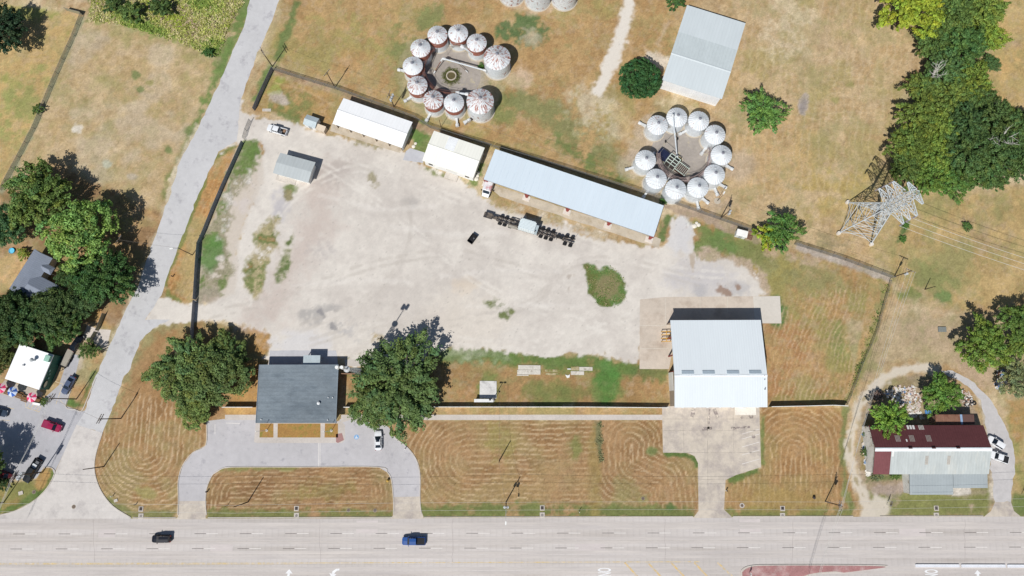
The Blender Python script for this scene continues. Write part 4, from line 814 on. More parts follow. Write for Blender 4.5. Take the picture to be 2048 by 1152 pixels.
# -- little grey shed alone in the yard
mRS = M('greenish_grey_roof', C(188, 194, 194), .6, noise=((.2, .05), (1.5, .05)), stretch=(1, .3, 1), ribs=('X', .9, .05))
o, A, B, rz = roofed('yard_shed', 'small grey-roofed shed standing alone in the gravel', [(560.3, 305), (630.6, 324), (616.5, 365), (545.5, 345.5)], 3.2, [(0, 3.0), (.5, 3.45), (1, 3.1)], mRS, M('chalk_wall', C(222, 222, 218), .7, noise=((.5, .08), (3, .08))), inset=.5)
opening(o, A, B, 'S', A * .3, 2.6, .05, 2.3, mDOORW, 'door', .5); opening(o, A, B, 'S', -A * .5, 1, 1.1, 2, mGLASS, 'window', .5)
mb = MB(); mb.box((-A * .45, -B - .2, .09), (A * 1.1, 1.5, .18)); mb.build('porch_slab', mKERB, o); mb = MB(); mb.box((-A * .42, B + .5, .5), (.9, .7, 1)); mb.build('air_conditioner', mTRIM, o)
# -- tiny shed and beige box
o, A, B, rz = roofed('tool_shed', 'tiny pale grey gabled shed left of the white open shed', [(614, 228), (638, 236.7), (630, 256), (605, 247.5)], 2.4, [(0, 2.2), (.5, 2.8), (1, 2.2)], M('small_grey_roof', C(188, 200, 204), .55, ribs=('X', .4, .06)), mWW, inset=.15)
opening(o, A, B, 'S', 0, .9, .05, 1.9, M('grey_door', C(168, 172, 174), .6), 'door', .15)
o, A, B, rz = roofed('storage_box', 'beige flat-topped storage box beside the tiny grey shed', [(634, 247), (652.4, 253), (647, 263.6), (630, 257)], 2.0, [(0, 2.0), (1, 1.9)], M('beige_box_top', C(218, 202, 180), .7), M('beige_box_side', C(196, 180, 160), .7), cat='storage box', inset=.06)
opening(o, A, B, 'S', 0, 1.0, .1, 1.8, M('beige_door', C(206, 190, 168), .6), 'door', .06)
# -- white meter booth on the fence line
o, A, B, rz = roofed('pump_house', 'tiny white flat-roofed hut against the dirt fence line', [(1475, 457.5), (1497, 463), (1493.5, 475.5), (1472.5, 469.6)], 2.2, [(0, 2.25), (1, 2.15)], M('hut_white_roof', C(240, 238, 232), .6), mWW, inset=.12)
opening(o, A, B, 'S', 0, .9, .05, 1.9, M('grey_door', C(168, 172, 174), .6), 'door', .12)
for k, (u, v, a) in enumerate(((1500, 467, 0), (1499.5, 475, 1.2))):
    c = G(u, v); mb = MB()
    for i in range(4): mb.box((c.x + (i - 1.5) * .34 * math.cos(a), c.y + (i - 1.5) * .34 * math.sin(a), .13), (.16, 1.3, .05), a)
    for i in (-1, 1): mb.box((c.x - i * .5 * math.sin(a), c.y + i * .5 * math.cos(a), .055), (1.3, .1, .1), a)
    single(mb, 'pallet', M('rusty_wood', C(126, 88, 74), .85), ('rusty brown pallet right beside the tiny white hut', 'reddish pallet lower down beside the tiny white hut')[k], 'pallet', 'pallets')
# -- tree-hidden house
mSH = M('blue_grey_shingle', C(134, 142, 156), .9, noise=((.6, .06), (4, .10), (12, .08)), ribs=('Y', .5, .08))
mSID = M('cream_siding', C(206, 198, 184), .7, ribs=('Z', .25, .08))
def hip(mb, x0, x1, y0, y1, z, zr, axis='y', hipd=1.6):
    if axis == 'y':
        xm = (x0 + x1) / 2; v = [(x0, y0, z), (x1, y0, z), (x1, y1, z), (x0, y1, z), (xm, y0 + hipd, zr), (xm, y1 - hipd, zr)]
        mb.add(v, [(0, 1, 4), (1, 2, 5, 4), (2, 3, 5), (3, 0, 4, 5), (0, 3, 2, 1)])
    else:
        ym = (y0 + y1) / 2; v = [(x0, y0, z), (x1, y0, z), (x1, y1, z), (x0, y1, z), (x0 + hipd, ym, zr), (x1 - hipd, ym, zr)]
        mb.add(v, [(0, 1, 5, 4), (1, 2, 5), (2, 3, 4, 5), (3, 0, 4), (0, 3, 2, 1)])
    return mb
c, rz, A, B = rect([(63, 496), (98, 512), (58, 600), (20, 578)], 3.4); ho = thing('house', 'blue-grey shingled house half hidden under big trees', 'house', c, rz)
mb = hip(MB(), -A, A, -B, B, 3.0, 4.4, 'y', .05); mb.build('roof', mSH, ho); mb = MB(); mb.box((0, 0, 1.5), (2 * A - .8, 2 * B - .8, 2.98)); mb.build('wall', mSID, ho)
mb = hip(MB(), A - 2.6, A + 5.6, -B + .4, B * .08, 3.08, 4.5, 'x', 1.6); w2 = mb.build('wing_roof', mSH, ho); mb = MB(); mb.box((A + 1.8, -B * .46, 1.5), (7.0, B * .9, 3.0)); mb.build('wing_wall', mSID, ho)
mb = hip(MB(), A - 1.5, A + 2.0, B * .32, B * .68, 3.04, 3.8, 'x', .6); mb.build('porch_roof', mSH, ho)
for y in (B * .36, B * .64): mb = MB(); mb.box((A + 1.8, y, 1.5), (.15, .15, 3.0)); mb.build('porch_post', mDOORW, ho)
mb = MB(); mb.box((0, -B + .36, 1.6), (1.2, .1, 1.2)); mb.build('window', mGLASS, ho); mb = MB(); mb.box((-A + .36, B * .3, 1.6), (.1, 1.4, 1.2)); mb.build('window', mGLASS, ho)
# -- white-roofed restaurant with green wall
mWR = M('bright_white_roof', C(252, 252, 252), .5, noise=((.2, .03), (2, .03)))
mGRN = M('green_metal_wall', C(48, 104, 90), .5, ribs=('Y', .4, .25), noise=((.5, .08), (4, .06)))
o, A, B, rz = roofed('restaurant', 'white flat-roofed restaurant with green metal wall and oval sign', [(38, 687.5), (106, 709.5), (78, 780), (10.4, 758)], 4.0, [(0, 4.0), (1, 3.9)], mWR, mGRN, inset=.1, slab=.3)
RO, RA, RB = o, A, B
mb = MB(); mb.tube((A * .14, B * .42, 4), (A * .14, B * .42, 5.1), .32, n=14); mb.build('exhaust_fan', M('galvanised', C(200, 204, 204), .4, .3), o); mb = MB(); mb.tube((A * .14, B * .42, 5.1), (A * .14, B * .42, 5.45), .55, .2, n=14); mb.build('fan_cap', M('galvanised', C(200, 204, 204), .4, .3), o)
mb = MB(); mb.box((A * .84, B * .74, 4.35), (1.3, 1.6, .8)); mb.build('air_conditioner', M('pale_green_unit', C(150, 190, 172), .6), o)
mb = MB(); mb.box((-A * .3, B * .0, 4.15), (.5, .3, .35)); mb.build('roof_box', mTRIM, o)
sg = MB(); sg.add([(A - .02, -B * .66 + 1.05 * math.cos(t), 2.4 + .62 * math.sin(t)) for t in np.linspace(0, 6.283, 20, endpoint=False)] + [(A + .08, -B * .66 + 1.05 * math.cos(t), 2.4 + .62 * math.sin(t)) for t in np.linspace(0, 6.283, 20, endpoint=False)], [tuple(range(20))[::-1], tuple(range(20, 40))] + [(i, (i + 1) % 20, (i + 1) % 20 + 20, i + 20) for i in range(20)])
sgo = sg.build('oval_sign', M('sign_dark', C(46, 60, 54), .6), o); sg = MB(); sg.poly([(A + .09, -B * .66 + .86 * math.cos(t), 2.4 + .47 * math.sin(t)) for t in np.linspace(0, 6.283, 20, endpoint=False)]); sg.build('sign_face', M('sign_cream', C(214, 208, 176), .6), sgo)
for y, z, d in ((.1, 2.9, .5), (-.08, 2.4, .35), (-.32, 2.2, .45)):
    mb = MB(); mb.box((A + .04, B * y, z), (.14, d, d * .8)); mb.build('wall_light', M('pale_green_unit', C(150, 190, 172), .6), o)
for at in (-.55, 0.1): opening(o, A, B, 'S', A * at, 2, .9, 2.4, mGLASS, 'window', .1)
opening(o, A, B, 'S', A * .6, 1.2, .05, 2.2, mGLASS, 'door', .1)
# patio: umbrellas, tables, planters
def umbrella(u, v, colA, colB, label):
    o = thing('patio_umbrella', label, 'umbrella', G(u, v), 0, 'patio umbrellas')
    for k, mt in ((0, colA), (1, colB)):
        mb = MB()
        for i in range(8):
            if i % 2 == k:
                a0, a1 = i * math.pi / 4, (i + 1) * math.pi / 4; r = 1.3; am = (a0 + a1) / 2
                mb.add([(0, 0, 2.75), (r * math.cos(a0), r * math.sin(a0), 2.15), (r * .93 * math.cos(am), r * .93 * math.sin(am), 2.2), (r * math.cos(a1), r * math.sin(a1), 2.15), (.55 * math.cos(am), .55 * math.sin(am), 2.53)], [(0, 1, 4), (1, 2, 4), (2, 3, 4), (3, 0, 4)])
        mb.build('canopy_panel', mt, o, recalc=False)
    mb = MB(); mb.tube((0, 0, 2.7), (0, 0, 2.95), .3, .05, n=8); mb.build('vent_cap', colB, o); mb = MB(); mb.tube((0, 0, 0), (0, 0, 2.7), .03, n=6); mb.build('pole', mDOORW, o); mb = MB(); mb.tube((0, 0, 0), (0, 0, .12), .3, n=12); mb.build('base', mTRIM, o)
mPK, mPKW, mBL, mBLW = M('pink_canvas', C(226, 60, 110), .8), M('pale_pink_canvas', C(240, 200, 212), .8), M('blue_canvas', C(60, 100, 180), .8), M('pale_blue_canvas', C(204, 216, 236), .8)
umbrella(14.5, 777, mPK, mPKW, 'pink and white patio umbrella at the left photo edge'); umbrella(37, 784, mBL, mBLW, 'blue and white patio umbrella between the pink ones'); umbrella(75, 795, mPK, mPKW, 'pink and white patio umbrella beside the striped bay')
mTAB = M('brown_wood', C(120, 88, 56), .75)
for k, (u, v, l) in enumerate(((18, 783, 'brown picnic table beneath the leftmost pink umbrella'), (41, 790, 'brown picnic table beneath the blue umbrella'), (52, 797, 'brown picnic table without umbrella on the patio'), (77, 800, 'brown picnic table beneath the pink umbrella by the bay'))):
    o = thing('picnic_table', l, 'table', G(u, v), R(-18), 'picnic tables'); mb = MB(); mb.box((0, 0, .74), (1.8, .8, .06)); mb.build('tabletop', mTAB, o)
    for s in (-1, 1): mb = MB(); mb.box((0, s * .68, .44), (1.8, .28, .05)); mb.build('bench_seat', mTAB, o); mb = MB(); mb.box((s * .7, 0, .36), (.1, 1.5, .08)); mb.box((s * .7, .3, .36), (.08, .1, .7), 0, 0, .3); mb.box((s * .7, -.3, .36), (.08, .1, .7), 0, 0, -.3); mb.build('leg_frame', mTAB, o)
sheet('patio', [(0, 772), (10, 760), (78, 781), (86, 786), (80, 806), (54, 802), (0, 788)], .012, M('patio_slab', C(186, 176, 164), .85), 'concrete patio south of the restaurant', 'patio')
c = G(75, 808); o = thing('porch_swing', 'white bench seat at the patio corner beside the striped bay', 'bench', c, R(-10)); mb = MB(); mb.box((0, 0, .45), (2.0, .6, .08)); mb.build('seat', mDOORW, o); mb = MB(); mb.box((0, .33, .8), (2.0, .07, .6)); mb.build('backrest', mDOORW, o)
for x in (-.9, .9): mb = MB(); mb.box((x, 0, .22), (.08, .55, .42)); mb.build('leg', mDOORW, o)
# -- red-roofed workshop
mRR = M('red_brown_roof', C(98, 58, 60), .75, noise=((.2, .08), (1.5, .1), (8, .1)), ribs=('X', .6, .12), spec=.2)
mRR2 = M('dull_red_roof', C(122, 76, 78), .75, noise=((.2, .08), (1.5, .1)), ribs=('X', .4, .12), spec=.2)
mGR = M('worn_grey_roof', C(186, 192, 190), .65, noise=((.18, .06), (1.0, .09)), stretch=(1.6, .25, 1), ribs=('X', .7, .04), stain=(C(198, 200, 194), .3, .62, .08))
mGR2 = M('lean_to_grey_roof', C(164, 172, 174), .65, noise=((.18, .05), (1.2, .04)), ribs=('X', .7, .03))
mWC = M('chalky_white_wall', C(214, 214, 210), .75, noise=((.5, .12), (3, .12)), stain=(C(150, 140, 120), .6, .62, .08))
o, A, B, rz = roofed('workshop', 'old workshop with dark red north roof and grey south roof', [(1740.5, 850.5), (1966, 850.5), (1979, 948), (1743.5, 949)], 4.2, [(0, 4.2), (.47, 6.3), (1, 4.1)], mRR, mWC, split=[(0, 1, mRR)])
Y = lambda f: B - 2 * B * f
xs = -A * .72
mb = MB(); mb.profile([(Y(.47), 6.3), (Y(1), 4.1), (Y(1), 3.98), (Y(.47), 6.18)], -A, xs); mb.build('roof', mRR2, o)
mb = MB(); mb.profile([(Y(.47), 6.3), (Y(1), 4.1), (Y(1), 3.98), (Y(.47), 6.18)], xs + .02, A); mb.build('roof', mGR, o)
mb = MB(); mb.profile([(Y(.47) - .65, 6.12), (Y(.47) - .6, 6.22), (Y(.47), 6.44), (Y(.47) + .25, 6.34), (Y(.47) + .25, 6.25), (Y(.47), 6.33)], -A - .03, A + .03); mb.build('ridge_cap', M('ridge_white', C(240, 244, 246), .5), o)
y0 = -B
mb = MB(); mb.profile([(y0 + .3, 3.9), (y0 - 5.0, 3.1), (y0 - 5.0, 3.0), (y0 + .3, 3.8)], -A * .36, A * .39); mb.build('lean_to_roof', mGR2, o)
mb = MB(); mb.profile([(y0 + .3, 3.92), (y0 - 3.4, 3.36), (y0 - 3.4, 3.26), (y0 + .3, 3.82)], A * .395, A * .985); mb.build('lean_to_roof', mGR2, o)
mb = MB(); mb.box((A * .015, y0 - 4.75, 1.5), (A * .72, .15, 2.95)); mb.box((-A * .34, y0 - 2.2, 1.6), (.15, 4.9, 3.2)); mb.box((A * .37, y0 - 2.4, 1.6), (.15, 4.5, 3.15)); mb.box((A * .69, y0 - 3.1, 1.6), (A * .56, .15, 3.2)); mb.box((A * .96, y0 - 1.3, 1.7), (.15, 3.4, 3.4)); mb.build('lean_to_wall', mWC, o)
for x in (-A * .02, A * .2): mb = MB(); mb.box((x, y0 - 4.86, 1.5), (1.6, .08, 1.2)); mb.build('window', mGLASS, o)
opening(o, A, B, 'E', .3 * B, 3.2, .05, 3.2, M('roll_door', C(222, 222, 218), .5), 'roller_door'); opening(o, A, B, 'E', -.5 * B, 1, .05, 2.1, mDOORW, 'door')
sl_ = lambda f: 4.2 + f / .47 * 2.1 if f < .47 else 6.3 - (f - .47) / .53 * 2.2
def patch(x, f0, f1, w, mat, n=4):
    mb = MB()
    for i in range(n):
        xx = x + (i - (n - 1) / 2) * w / n; mb.add([(xx - w / n * .36, Y(f0), sl_(f0) + .05), (xx + w / n * .36, Y(f0), sl_(f0) + .05), (xx + w / n * .36, Y(f1), sl_(f1) + .05), (xx - w / n * .36, Y(f1), sl_(f1) + .05)], [(3, 2, 1, 0)])
    mb.build('roof_patch', mat, o, recalc=False)
mSL = M('grey_slat', C(150, 140, 134), .7); mWP = M('white_panel', C(226, 226, 222), .6)
for x, m in ((-.565, mSL), (-.32, mSL), (-.03, mSL)): patch(A * x, .20, .33, 1.3, m)
patch(A * -.42, .28, .33, .5, mWP, 1); patch(A * -.28, .0, .08, 2.1, mWP, 3); patch(A * -.1, .0, .09, 1.4, M('pale_slat', C(190, 188, 180), .7), 4)
patch(A * -.1, .62, .80, .8, M('tan_skylight', C(176, 168, 158), .7), 3); patch(A * .28, .62, .80, .8, M('tan_skylight', C(176, 168, 158), .7), 3); patch(A * -.69, .51, .63, .75, mWP, 1)
mb = MB()
for i in range(3): mb.box((-A + .25 + .25 * i, B * (.72 - .25 * i), 4.55 + .35 * i), (1.5, .12, .12), -.3)
mb.box((-A + .3, B * .5, 4.7), (.12, 3.6, .12), .08); mb.build('broken_rafter', M('charred_wood', C(52, 42, 40), .9), o)
for x in (-.4, 0, .42): mb = MB(); mb.box((A * x, Y(.455), 6.36), (.9, .4, .3)); mb.build('roof_vent', M('dark_vent', C(60, 34, 36), .7), o)
# litter sheets and shrubs on the west wall handled below; rusty lean-to behind
o2, A2, B2, _ = roofed('rusty_shed', 'rust-brown flat-roofed shed behind the red-roofed workshop', [(1870, 829), (1946, 829), (1951.5, 849), (1873, 849)], 3.0, [(0, 3.0), (1, 2.9)], M('rusty_brown_roof', C(138, 102, 84), .8, noise=((.25, .12), (1.6, .12)), ribs=('X', .5, .06), stain=(C(112, 74, 60), .5, .56, .1)), M('rusty_wall', C(130, 104, 90), .8), walls='EW', inset=.2)
mb = MB(); mb.box((A2 * .33, 0, 3.02), (.55, 2 * B2, .06)); mb.build('blue_strip', M('pale_blue_strip', C(150, 176, 206), .6), o2); mb = MB(); mb.box((A2 * .665, 0, 3.0), (A2 * .64, 2 * B2 - .1, .05)); mb.build('dark_roof_sheet', M('dark_rust_sheet', C(104, 78, 72), .8, noise=((.3, .15), (2, .12))), o2)
for x in (-.9, -.3, .3, .9): mb = MB(); mb.box((A2 * x, B2 - .3, 1.42), (.15, .15, 2.84)); mb.build('post', mWOODP, o2)
# -- abandoned white van body under the long shed's left end
c = (G(977, 375)); rz = math.atan2((G(986, 366) - G(968.4, 360.7)).y, (G(986, 366) - G(968.4, 360.7)).x) + math.pi / 2
van = thing('delivery_van', 'old white van with faded red roof patch beside the long shed', 'van', c, rz + math.pi)
mVW = M('van_white', C(226, 226, 228), .5, noise=((.8, .08), (4, .08)), stain=(C(196, 130, 130), .5, .60, .07)); mVW2 = M('van_front_white', C(238, 240, 242), .45)
mb = MB(); mb.profile([(-1.15, .5), (1.15, .5), (1.15, 2.35), (1.0, 2.5), (-1.0, 2.5), (-1.15, 2.35)], -2.3, 1.5); mb.build('body', mVW, van)
mb = MB(); mb.hull([[(1.5, -1.1, .45), (1.5, 1.1, .45), (1.5, 1.08, 2.2), (1.5, -1.08, 2.2)], [(2.3, -1.05, .45), (2.3, 1.05, .45), (2.3, .98, 1.35), (2.3, -.98, 1.35)], [(3.0, -.95, .45), (3.0, .95, .45), (3.0, .9, 1.05), (3.0, -.9, 1.05)]]); mb.build('cab', mVW2, van)
mb = MB(); mb.add([(1.55, -.95, 2.14), (1.55, .95, 2.14), (2.26, .88, 1.44), (2.26, -.88, 1.44)], [(0, 1, 2, 3)]); mb.build('windshield', mGLASS, van)
for x in (-1.5, 2.2):
    for y in (-1, 1): mb = MB(); mb.tube((x, y * .85, .38), (x, y * 1.15, .38), .38, n=14); mb.build('wheel', M('tyre', C(42, 42, 44), .9), van)
for y in (-1, 1): mb = MB(); mb.box((1.7, y * 1.35, 1.7), (.25, .35, .4)); mb.build('mirror', M('tyre', C(42, 42, 44), .9), van)
# ------------------------------------------------------------------ grain bins
def bin_metal(name, white, rust, r_scale, base_th):
    """galvanised sheet with rust blooms; object colour red channel sets how rusty this bin is"""
    m = bpy.data.materials.new(name); m.use_nodes = True; t = m.node_tree; L = t.links.new; p = t.nodes['Principled BSDF']
    p.inputs['Roughness'].default_value = .45; p.inputs['Metallic'].default_value = 0
    tc = node(t, 'ShaderNodeTexCoord'); oi = node(t, 'ShaderNodeObjectInfo'); sc = node(t, 'ShaderNodeVectorMath', operation='SCALE'); sc.inputs[0].default_value = (37, 53, 71); L(oi.outputs['Random'], sc.inputs['Scale'])
    sx = node(t, 'ShaderNodeSeparateXYZ'); L(tc.outputs['Object'], sx.inputs[0]); an = node(t, 'ShaderNodeMath', operation='ARCTAN2'); L(sx.outputs[1], an.inputs[0]); L(sx.outputs[0], an.inputs[1]); am = node(t, 'ShaderNodeMath', operation='MULTIPLY'); am.inputs[1].default_value = 4.2; L(an.outputs[0], am.inputs[0])
    rd = node(t, 'ShaderNodeVectorMath', operation='LENGTH'); fl = node(t, 'ShaderNodeVectorMath', operation='MULTIPLY'); fl.inputs[1].default_value = (.32, .32, 0); L(tc.outputs['Object'], fl.inputs[0]); L(fl.outputs[0], rd.inputs[0]); cx = node(t, 'ShaderNodeCombineXYZ'); L(am.outputs[0], cx.inputs[0]); L(rd.outputs[1], cx.inputs[1]); L(sx.outputs[2], cx.inputs[2])
    ad = node(t, 'ShaderNodeVectorMath', operation='ADD'); L(cx.outputs[0], ad.inputs[0]); L(sc.outputs[0], ad.inputs[1])
    nz = node(t, 'ShaderNodeTexNoise'); nz.inputs['Scale'].default_value = r_scale; nz.inputs['Detail'].default_value = 7; nz.inputs['Roughness'].default_value = .72; L(ad.outputs[0], nz.inputs['Vector'])
    sp = node(t, 'ShaderNodeSeparateColor'); L(oi.outputs['Color'], sp.inputs[0])
    s = node(t, 'ShaderNodeMath', operation='ADD'); L(nz.outputs[0], s.inputs[0]); mu = node(t, 'ShaderNodeMath', operation='MULTIPLY'); L(sp.outputs[0], mu.inputs[0]); mu.inputs[1].default_value = .12; L(mu.outputs[0], s.inputs[1])
    mr = node(t, 'ShaderNodeMapRange'); mr.inputs[1].default_value = base_th; mr.inputs[2].default_value = base_th + .07; L(s.outputs[0], mr.inputs[0])
    n2 = node(t, 'ShaderNodeTexNoise'); n2.inputs['Scale'].default_value = 1.3; n2.inputs['Detail'].default_value = 5; L(ad.outputs[0], n2.inputs['Vector'])
    m2 = node(t, 'ShaderNodeMapRange'); m2.inputs[1].default_value = .3; m2.inputs[2].default_value = .7; m2.inputs[3].default_value = .86; m2.inputs[4].default_value = 1.08; L(n2.outputs[0], m2.inputs[0])
    v = node(t, 'ShaderNodeVectorMath', operation='SCALE'); v.inputs[0].default_value = white; L(m2.outputs[0], v.inputs['Scale'])
    mx = node(t, 'ShaderNodeMix', data_type='RGBA'); mx.inputs[7].default_value = (*rust, 1); L(mr.outputs[0], mx.inputs[0]); L(v.outputs[0], mx.inputs[6]); L(mx.outputs[2], p.inputs['Base Color']); return m
mBR = bin_metal('bin_roof_metal', C(222, 226, 228), C(158, 104, 88), 1.3, .615); mBW = bin_metal('bin_wall_metal', C(214, 219, 222), C(150, 98, 82), .9, .70)
mBAND = M('rust_band', C(158, 100, 84), .8, noise=((1, .16), (5, .16)), stain=(C(196, 180, 172), 1.2, .62, .06)); mPADS = M('bin_pad', C(190, 180, 164), .9, noise=((.6, .1), (4, .1)))
mGAL = M('galvanised_duct', C(214, 216, 216), .45, 0); mCAP = M('bin_cap', C(150, 150, 158), .5, .3)
def proto_bin(r, ze, rise, band):
    o = thing('grain_bin', 'x', 'grain bin'); n = 48
    mb = MB(); prof = [(r, 0)]
    k = int(ze / .4)
    for i in range(k): prof += [(r, ze * (i + .15) / k), (r + .03, ze * (i + .5) / k), (r, ze * (i + .95) / k)]
    mb.lathe(prof + [(r, ze)], 40); mb.build('wall', mBW, o, smooth=False)
    mb = MB(); mb.lathe([(r + .14, ze - .06), (r + .14, ze), (r * .55, ze + rise * .47), (.32, ze + rise)], n, zig=.085); mb.build('roof', mBR, o)
    mb = MB(); mb.tube((0, 0, ze + rise - .05), (0, 0, ze + rise + .22), .34, n=14); mb.tube((0, 0, ze + rise + .22), (0, 0, ze + rise + .34), .42, .1, n=14); mb.build('vent_cap', mCAP, o)
    mb = MB(); mb.lathe([(r + .35, 0), (r + .35, .06), (r + .3, .1), (.1, .1)], 28); mb.build('base_pad', mPADS, o)
    mb = MB(); a = -1.0; mb.box(((r * .6) * math.cos(a), (r * .6) * math.sin(a), ze + rise * .42 + .1), (.55, .55, .14), a, -math.atan2(rise, r) * -1); mb.build('hatch', mGAL, o)
    if band:
        mb = MB(); mb.lathe([(r + .05, ze - 2.2), (r + .05, ze - .1), (r - .02, ze - .1), (r - .02, ze - 2.2)], 40); mb.f = mb.f[:-2]; mb.build('rust_band', mBAND, o)
    return o
def place(proto, first, u, v, ze, label, group, rust, rz, duct=None):
    c = G(u, v, ze); c.z = 0
    if first: proto.location = c; proto.rotation_euler = (0, 0, rz); proto['label'] = label; proto['group'] = group; o = proto
    else: o = dup(proto, c, rz, label, group)
    for ch in o.children: ch.color = (rust, 0, 0, 1)
    if duct is not None:
        r = 3.1; a = duct - rz; d = MB(); q = Matrix.Rotation(a, 3, 'Z')
        vs = [q @ Vector(p) for p in [(r - .6, -.35, .2), (r - .6, .35, .2), (r - .6, .35, 1.0), (r - .6, -.35, 1.0), (r + 1.1, -.25, .3), (r + 1.1, .25, .3), (r + 1.1, .25, .85), (r + 1.1, -.25, .85)]]
        d.add(vs, [(0, 3, 2, 1), (4, 5, 6, 7), (0, 1, 5, 4), (1, 2, 6, 5), (2, 3, 7, 6), (3, 0, 4, 7)]); e = q @ Vector((r + 1.1, 0, .6)); e2 = q @ Vector((r + 1.9, 0, .6)); d.tube(e, e2, .48, n=12); d.build('aeration_duct', mGAL, o)
    return o
g1 = 'rust-banded bins of the left ring'; g2 = 'bright bins of the right ring'; g3 = 'bins at the top photo edge'
D = [(874.9, 69.9, .7, 'white-roofed bin with rust band at the upper left of the rusty ring', None), (916.2, 66.9, .6, 'white-roofed bin with rust band topmost in the rusty ring', None), (953.3, 85.9, .7, 'rust-banded bin between the topmost bin and the large right bin', None),
     (840.9, 96.5, .6, 'rust-banded bin upper on the left side of the rusty ring', None), (825.5, 131.8, .45, 'rust-banded bin farthest left in the rusty ring', 2.9), (834.7, 170.8, .8, 'rust-banded bin lower on the left side of the rusty ring', 3.7),
     (866.5, 199.7, 1.0, 'heavily rust-speckled banded bin at the lower left of the rusty ring', 4.2), (907.8, 205.7, .55, 'rust-banded bin beside the large rust-stained bin at the bottom', 4.85)]
ps = proto_bin(2.62, 4.9, 1.5, True)
for i, (u, v, ru, lab, du) in enumerate(D): place(ps, i == 0, u, v, 4.9, lab, g1, ru, .7 * i, du)
pl = proto_bin(3.55, 5.6, 2.0, False)
for i, (u, v, ru, lab) in enumerate(((994, 115.5, .95, 'large unbanded bin with rust streaks at the right of the ring'), (960.3, 202.7, 1.05, 'large unbanded bin with rust blotches at the bottom of the ring'))): place(pl, i == 0, u, v, 5.6, lab, 'large bins of the left ring', ru, i * 1.1)
for i, (u, v, ru, lab) in enumerate(((1077, -24, 1.2, 'rusty red bin cut by the top edge, left of two'), (1131, -25, 1.2, 'rusty red bin cut by the top edge, right of two'), (1024, -34, 1.3, 'rusty bin barely showing at the top edge, left of the other two'))): place(pl, False, u, v, 5.6, lab, g3, ru, 2 + i)
E = [(1314.9, 250.3, .42, 'bright bin with dark flecks at the upper left of the bright ring', 2.6), (1353.8, 234.9, .1, 'bright bin with auger leaning over its roof', None), (1397.2, 241.9, .1, 'bright bin at the upper right of the ring nearest the barn', None), (1429.7, 269.5, .1, 'bright bin upper on the right side of the bright ring', None),
     (1442.7, 310.2, .1, 'bright bin farthest right in the bright ring', -.55), (1428.7, 349.1, .1, 'bright bin lower on the right side of the bright ring', -.5), (1395.8, 375.1, .15, 'bright bin at the lower right with duct toward the fence', -1.35), (1351.2, 378.3, .1, 'bright bin lowest in the ring near the long shed corner', None),
     (1312.3, 357.7, .1, 'bright bin at the lower left of the ring near the long shed', -2.2), (1290.9, 320.2, .1, 'bright bin farthest left in the bright ring', 3.4)]
pb = proto_bin(2.68, 4.6, 1.35, False)
for i, (u, v, ru, lab, du) in enumerate(E): place(pb, i == 0, u, v, 4.6, lab, g2, ru, .5 * i, du)
mINN = M('bin_yard_concrete', C(162, 154, 146), .9, noise=((.25, .14), (1.2, .1), (5, .08)), stain=(C(176, 166, 142), .5, .62, .05))
for px, n in ((ell(903, 150, 59, 52, 0, 28), 'rusty'), (ell(1362, 310, 62, 56, 0, 28), 'bright')): sheet('bin_yard', px, .008, mINN, 'grey-brown concrete yard inside the %s ring of bins' % n, 'concrete yard')
# pits
for u, v, ro, ri, n in ((902.8, 152.5, 1.45, 1.15, 'rusty'), (1357, 320, 1.2, .95, 'bright')):
    o = thing('dump_pit', 'round concrete grain pit in the middle of the %s ring' % n, 'pit', G(u, v)); mb = MB(); mb.lathe([(ro, 0), (ro, .45), (ri, .45), (ri, .05)], 26); mb.f = mb.f[:-2]; mb.build('rim', mPADS, o)
    mb = MB(); mb.poly([(ri * math.cos(a), ri * math.sin(a), .06) for a in np.linspace(0, 6.283, 24, endpoint=False)]); mb.build('pit_floor', M('pit_floor_brown', C(96, 88, 58), .6), o)  # plain dark brown disc as the floor inside the rim
    if n == 'rusty':
        rs = np.random.RandomState(3); mb = MB()
        for k in range(1000):
            a = rs.rand() * 6.28; r = ro + .05 + abs(rs.randn()) * .6; x, y = r * math.cos(a), r * math.sin(a); s = .1 + rs.rand() * .12; b = rs.rand() * 3.1
            mb.add([(x - s * math.cos(b), y - s * math.sin(b), .03), (x + s * math.cos(b), y + s * math.sin(b), .03), (x, y, .2 + rs.rand() * .25)], [(0, 1, 2)])
        q = mb.build('pit_weeds', M('weed_green', C(128, 136, 70), .9, noise=((2, .25),)), None, recalc=False); q.location = G(u, v); tag(q, 'weeds growing round the pit of the rusty ring', 'weeds', None, 'stuff')
# catwalks
def catwalk(px, z, w, mat, label, post=True):
    P = [G(u, v, z) for u, v in px]; c = sum(P, Vector()) / len(P); c.z = 0; o = thing('catwalk', label, 'catwalk', c); mb = MB(); rl = MB(); st = MB()
    for i in range(len(P) - 1):
        a, b = P[i] - c, P[i + 1] - c; d = (b - a).normalized(); q = Vector((-d.y, d.x, 0)) * w / 2
        for s in (-1, 1):
            rl.tube(a + q * s, b + q * s, .06, n=5); rl.tube(a + q * s + Vector((0, 0, .9)), b + q * s + Vector((0, 0, .9)), .045, n=5); rl.tube(a + q * s, a + q * s + Vector((0, 0, .9)), .045, n=5)
        mb.box((a + b) / 2, ((b - a).length, w * .3, .04), math.atan2(d.y, d.x))
        if i % 2 == 0: st.tube(a, (a.x, a.y, 0), .06, n=6)
    mb.build('deck', mat, o); rl.build('railing', mat, o); st.build('support_post', mat, o)
mRST = M('rusty_steel', C(122, 82, 70), .8, noise=((1, .2), (5, .2))); mPAL = M('pale_steel', C(176, 172, 164), .6)
